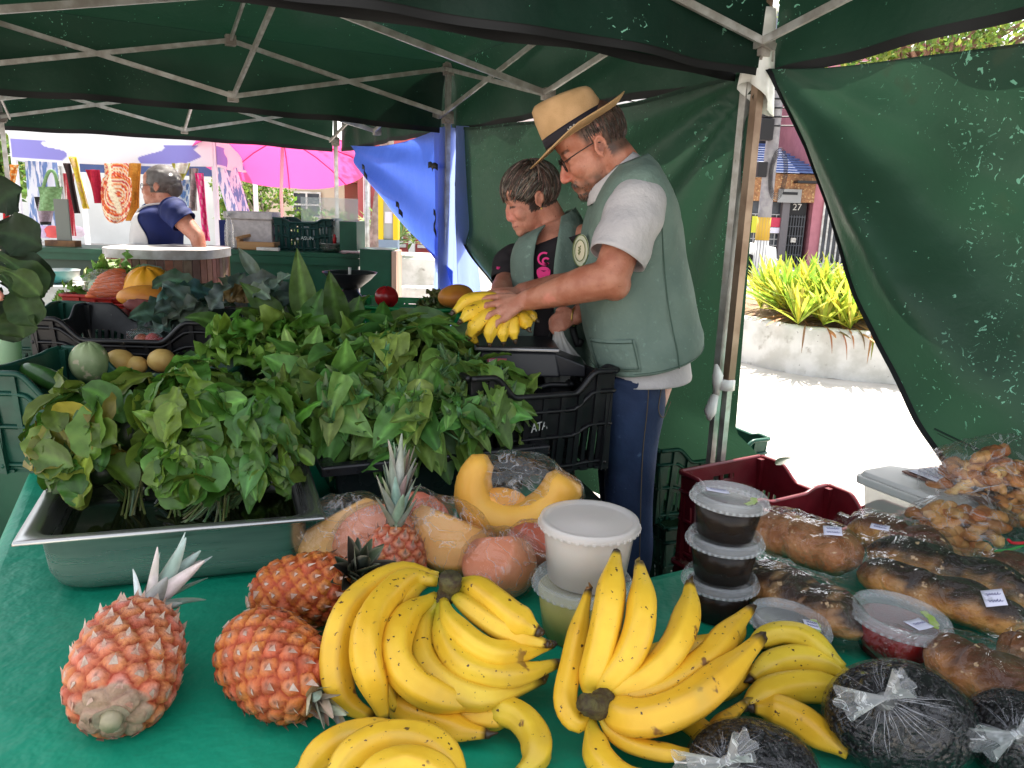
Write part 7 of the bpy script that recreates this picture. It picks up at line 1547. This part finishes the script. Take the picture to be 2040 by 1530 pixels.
# ================================================================ street on the right
m_mosaic = pm('brown_mosaic_tiles', (.40, .19, .08), .5, (.22, .10, .045), 9, spots=((.52, .34, .16), 13, .56, .62)); m_blk = pm('black_iron', (.015, .015, .018), .5); m_dk = pm('dark_glass', (.03, .035, .045), .15, (.07, .08, .1), 2); m_pinkw = pm('pink_render', (.50, .20, .24), .85, (.44, .17, .21), 3); m_blroof = pm('blue_roof_tiles', (.085, .13, .30), .5, (.06, .10, .24), 12); m_gbl = pm('grey_blue_wall', (.25, .28, .36), .8, (.16, .18, .24), 1.5); m_ivory = pm('white_wall', (.78, .77, .74), .85, (.70, .69, .66), 1)
FY = 24.0; X = lambda px: Y(px, 450, FY).x; ZZ = lambda py, px=1560: Y(px, py, FY).z
t = thing('shop_building', 'brown mosaic-tiled shop with a black iron gate and blue tiled roof', 'building', (8, 25, 0))
xl, xr = 4.2, X(1616); zt_, zb_ = ZZ(346), ZZ(402)
MB().box(((xl+xr)/2, FY+1.2, (zt_+zb_)/2), (xr-xl, 2.4, zt_-zb_)).part('tiled_band', m_mosaic, t)
xd0, xd1 = X(1571), X(1610)
MB().box(((xl+xd0)/2-.1, FY+1.3, zb_/2), (xd0-xl-.25, 2.2, zb_-.004)).part('shop_interior', m_dk, t)
MB().box((xd0-.13, FY+1.2, zb_/2), (.22, 2.4, zb_)).part('door_pillar', pm('grey_pillar', (.14, .13, .14), .6), t)
MB().box(((xd0+xd1)/2, FY+1.35, zb_/2), (xd1-xd0, 2.1, zb_-.004)).part('doorway', m_blk, t)
gd = MB(); zg = ZZ(428)
for i in range(7): gd.box((lerp(xd0+.05, xd1-.05, i/6), FY+.22, zg/2), (.03, .03, zg))
for i in range(6): gd.box(((xd0+xd1)/2, FY+.22, .1+(zg-.15)*i/5), (xd1-xd0-.06, .028, .03))
gg = gd.part('iron_gate', pm('grey_iron', (.07, .075, .085), .5), t); MB().box((xd0+.25, FY+.18, ZZ(478)), (.16, .05, .14)).part('gate_lock', m_alu, gg)
text_mesh('27', .28, rot('X', PI/2), ((xd0+xd1)/2, FY+.29, ZZ(412))).part('house_number', m_alu, t)
gd = MB()
for i in range(17): gd.box((lerp(xl+.3, xd0-.35, i/16), FY+.16, zg/2), (.03, .03, zg))
for i in range(9): gd.box(((xl+xd0)/2, FY+.16, .1+(zg-.1)*i/8), (xd0-xl-.5, .028, .03))
gd.part('window_grille', pm('pale_iron', (.35, .35, .36), .5), t)
MB().box((X(1547), FY+.10, ZZ(444)), (.42, .02, .30)).part('red_poster', pm('red_poster', (.55, .05, .10), .6), t); MB().box((X(1547), FY+.10, ZZ(459)), (.42, .02, .18)).part('white_poster', m_paper, t); MB().box((X(1507), FY+.10, ZZ(449)), (.25, .02, .5)).part('yellow_poster', pm('yellow_poster', (.6, .6, .05), .6), t)
MB().box((X(1565), FY-.06, ZZ(390)), (.70, .05, .40)).part('sign', pm('grey_sign', (.30, .30, .30), .6), t); MB().box((X(1565), FY-.09, ZZ(385)), (.45, .02, .08)).part('sign_stripe', m_blk, t); MB().box((X(1595), FY-.2, ZZ(362)), (.75, .4, .07)).part('bracket', m_blk, t)
rf = MB(); z0, z1 = zt_+.02, ZZ(290)
rf.add([V((xl, FY-.25, z0)), V((xr+.1, FY-.25, z0)), V((xr-.7, FY+2.6, z1+.25)), V((xl, FY+2.6, z1+.25)), V((xl, FY+2.7, z0)), V((xr+.1, FY+2.7, z0))], [(0, 1, 2, 3), (1, 5, 2), (3, 2, 5, 4), (0, 3, 4)], smooth=False)
for i in range(12): rf.bar(V((xl, FY-.25, z0)).lerp(V((xl, FY+2.6, z1+.25)), i/11.5)+V((0, -.02, .03)), V((xr+.1, FY-.25, z0)).lerp(V((xr-.7, FY+2.6, z1+.25)), i/11.5)+V((0, -.02, .03)), .05, .04)
rf.part('roof', m_blroof, t)
def building(label, x0, x1, y, h, mat, wins, depth=6, name='building', roof=None, wmat=None, frame_m=None):
    t = thing(name, label, 'building', ((x0+x1)/2, y+depth/2, 0)); MB().box(((x0+x1)/2, y+depth/2, h/2), (x1-x0, depth, h)).part('wall', mat, t)
    MB().box(((x0+x1)/2, y+depth/2, h+.08), (x1-x0+.3, depth+.3, .16)).part('cornice', roof or m_conc, t)
    for (wx, wz, ww, wh, nx, nz_) in wins:
        w_ = MB(); w_.box((wx, y-.02, wz), (ww, .06, wh)); o = w_.part('window', wmat or m_dk, t); fb = MB()
        for i in range(nx+1): fb.box((wx-ww/2+ww*i/nx, y-.06, wz), (.05, .04, wh+.05))
        for i in range(nz_+1): fb.box((wx, y-.065, wz-wh/2+wh*i/nz_), (ww+.05, .04, .05))
        fb.part('window_frame', frame_m or m_whitepl, o)
        MB().box((wx, y-.08, wz-wh/2-.08), (ww+.2, .14, .08)).part('sill', m_conc, o)
    return t
building('grey-blue building with dark windows rising behind the blue roof', 5.0, 11.0, 29, 8.5, m_gbl, [(X_, z_, 1.1, .9, 2, 2) for X_ in (7.1, 8.5, 9.9) for z_ in (4.4, 5.6, 6.8)])
t = building('pink house with a barred window right of the iron gate', xd1+.12, 16, FY+.1, 6.6, m_pinkw, [(X(1652)+.3, 1.1, 1.0, 1.9, 6, 1), (12.4, 1.4, 1.2, 1.4, 3, 2), (12.4, 4.6, 1.2, 1.4, 3, 2)])
building('white building with lattice windows behind the crochet stall', -19, -8.6, 24, 7.5, m_ivory, [(-14.35, 2.05, .75, 1.5, 5, 8), (-12.2, 2.05, .75, 1.5, 5, 8), (-9.55, 3.3, .5, 1.6, 3, 8), (-16.8, 2.05, .75, 1.5, 5, 8)])
building('low cream building with a tiled roof behind the shrubs', -8.3, -5.1, 23, 2.1, pm('cream_wall', (.62, .52, .38), .85), [(-6.2, 1.4, .8, .7, 2, 2)], roof=pm('terracotta_roof', (.35, .16, .09), .8))
building('long white building beyond the parasol', -5.0, -4.2, 26, 5.5, m_ivory, [(-4.6, 3.3, .5, .8, 2, 2)])
t = building('red-fronted shop with white pilasters beyond the blue tarp', -4.1, -.2, 20, 4.6, pm('red_front', (.45, .10, .10), .8), [(-3.3, 1.1, .7, 1.1, 2, 1), (-2.1, 1.1, .7, 1.1, 2, 1), (-1.0, 1.1, .7, 1.1, 2, 1)], wmat=pm('pinkish_pane', (.45, .33, .30), .4))
for x in (-3.85, -2.7, -1.55, -.45): MB().box((x, 19.93, 1.3), (.16, .14, 2.6)).part('pilaster', m_ivory, t)
building('white block closing the street behind the tents', -.1, 4.9, 27, 7, m_ivory, [(1.2, 4.2, 1, 1.2, 2, 2), (3.4, 4.2, 1, 1.2, 2, 2)])
building('plain pale building at the right end of the street', 16.2, 40, 23, 6, m_ivory, [(20, 2, 1.2, 1.4, 2, 2), (24, 2, 1.2, 1.4, 2, 2)])
building('plain pale building at the left end of the street', -48, -19.3, 25, 6.5, m_ivory, [(-22, 2, 1.2, 1.4, 2, 2), (-27, 2, 1.2, 1.4, 2, 2)])
# utility pole
p0, p1 = Y(1519, 540, 19), Y(1532, 190, 19); px_ = (p0.x+p1.x)/2+.05; t = thing('utility_pole', 'grey concrete utility pole with a yellow band and coiled cables', 'pole', (px_, 19, 0))
mb = MB(); mb.tube([V((px_, 19, 0)), V((px_, 19, 8))], [.17, .12], 14); mb.part('pole_shaft', pm('weathered_concrete', (.36, .35, .36), .9, (.24, .23, .25), 5, bump=.3), t); MB().lathe([(.172, .02), (.166, .95)], (px_, 19, 0), 14).part('white_band', m_ivory, t); MB().lathe([(.168, .955), (.164, 1.5)], (px_, 19, 0), 14).part('yellow_band', pm('yellow_band', (.62, .38, .05), .7), t)
cb = MB(); r = random.Random(9)
for i in range(5): cb.tube([V((px_+.16+.22*math.cos(a)*(.6+.1*i), 18.82, 2.5+(.45+.04*i)*math.sin(a))) for a in [2*PI*k/18 for k in range(19)]], .007, 4)
for i in range(9): cb.tube(bez([V((px_-5, 18.9+.1*i, 4.0+.22*i)), V((px_, 18.85, 3.6+.2*i)), V((px_+6, 19+.1*i, 4.1+.2*i))], 12), .018, 4)
cb.part('cable', m_blk, t)
for z, s in ((3.5, .30), (2.6, .22), (3.95, .24)): MB().box((px_-.25, 18.8, z), (s, s, s*1.6)).part('junction_box', m_blk, t, bev=.02)
# parked car behind the near pole
m_car = pm('white_car_paint', (.72, .73, .74), .25, coat=.6); m_tyre = pm('tyre', (.02, .02, .02), .8); m_win = pm('car_glass', (.10, .16, .17), .1)
cx, cy = Y(1530, 500, 20).x, 20; t = thing('parked_car', 'white car parked in the street, mostly hidden by the near pole', 'car', (cx-2, cy, 0))
prf = [(0, .28), (-.02, .55), (-.06, .78), (-.95, .92), (-1.05, .93), (-1.65, 1.40), (-2.1, 1.47), (-3.0, 1.42), (-3.7, 1.0), (-4.0, .95), (-4.05, .6), (-4.0, .28)]
secs = []
for s, k in ((-1, .0), (-.92, .55), (-.8, 1), (.8, 1), (.92, .55), (1, 0)):
    secs.append([V((cx+x*(1 if k else .995), cy+s*.80*(1 if z < .95 else .86), z-(.05 if not k else 0))) for x, z in prf])
mb = MB(); n = len(prf); vs = [p for q in secs for p in q]
mb.add(vs, [(j*n+i, j*n+i+1, (j+1)*n+i+1, (j+1)*n+i) for j in range(5) for i in range(n-1)]+[tuple(range(n-1, -1, -1)), tuple(range(5*n, 6*n))]); mb.part('body', m_car, t)
for s in (-1, 1):
    sd = MB(); yv = cy+s*.80*.875; sd.add([V((cx+x, yv+s*.03*(1.42-z), z)) for x, z in ((-1.16, .96), (-1.68, 1.36), (-2.1, 1.42), (-2.95, 1.37), (-3.5, .98))], [(0, 1, 2, 3, 4)], smooth=False); sd.part('side_window', m_win, t, solid=.02)
    MB().ell((cx-.06, cy+s*.55, .66), (.08, .14, .08), None, 14, 10).part('headlight', m_clid, t)
    for wx in (-.75, -3.25):
        w = MB(); w.lathe([(.20, -.09), (.29, -.09), (.31, -.06), (.31, .06), (.29, .09), (.20, .09)], (cx+wx, cy+s*.72, .31), 24, M=rot('X', PI/2)); wo_ = w.part('wheel', m_tyre, t); MB().lathe([(0, -.07), (.20, -.085), (.20, .085), (0, .07)], (cx+wx, cy+s*.72, .31), 16, M=rot('X', PI/2)).part('rim', m_alu, wo_)
mb = MB(); mb.add([V((cx-1.03, cy-.62, .955)), V((cx-1.03, cy+.62, .955)), V((cx-1.60, cy+.56, 1.39)), V((cx-1.60, cy-.56, 1.39))], [(0, 1, 2, 3)], smooth=False); mb.part('windscreen', m_win, t, solid=.03); MB().box((cx-.0, cy, .42), (.10, 1.5, .16)).part('bumper', pm('grey_bumper', (.3, .31, .33), .5), t, bev=.03)
# ================================================================ light, sky, camera
w = bpy.data.worlds.new('World'); sc.world = w; w.use_nodes = True
nt = w.node_tree; bg = nt.nodes['Background']; sk = nt.nodes.new('ShaderNodeTexSky'); sk.sky_type = 'NISHITA'; sk.sun_disc = False
SUN_EL, SUN_AZ = math.radians(62), math.radians(14)      # azimuth from +Y towards +X
sk.sun_elevation = SUN_EL; sk.sun_rotation = SUN_AZ; sk.altitude = 20; sk.air_density = 1.3; sk.dust_density = 2.5; sk.ozone_density = 1.0
hs = nt.nodes.new('ShaderNodeHueSaturation'); hs.inputs['Saturation'].default_value = .30; nt.links.new(sk.outputs[0], hs.inputs['Color']); nt.links.new(hs.outputs[0], bg.inputs[0]); bg.inputs[1].default_value = SKY
sl = bpy.data.lights.new('sun', 'SUN'); sl.energy = SUN; sl.angle = math.radians(.55); sl.color = (1, .93, .82)
so = bpy.data.objects.new('sun', sl); COL.objects.link(so)
sd_ = V((math.cos(SUN_EL)*math.sin(SUN_AZ), math.cos(SUN_EL)*math.cos(SUN_AZ), math.sin(SUN_EL)))
so.rotation_euler = sd_.to_track_quat('Z', 'Y').to_euler(); so.location = (0, 0, 30)
cam = bpy.data.cameras.new('camera'); co = bpy.data.objects.new('camera', cam); COL.objects.link(co); sc.camera = co
cam.sensor_width = 36; cam.lens = F_/2040*36; cam.clip_start = .05; cam.clip_end = 2000
M3 = Matrix((RX, UP, -FW)).transposed(); co.matrix_world = Matrix.Translation(CAM) @ M3.to_4x4()
sc.view_settings.view_transform = 'Standard'; sc.view_settings.look = 'None'; sc.view_settings.exposure = 0
sc.cycles.use_denoising = True; sc.cycles.max_bounces = 10; sc.cycles.diffuse_bounces = 5; sc.cycles.glossy_bounces = 4
sc.cycles.transmission_bounces = 6; sc.cycles.transparent_max_bounces = 24; sc.cycles.caustics_reflective = False; sc.cycles.caustics_refractive = False
sc.cycles.sample_clamp_indirect = 6
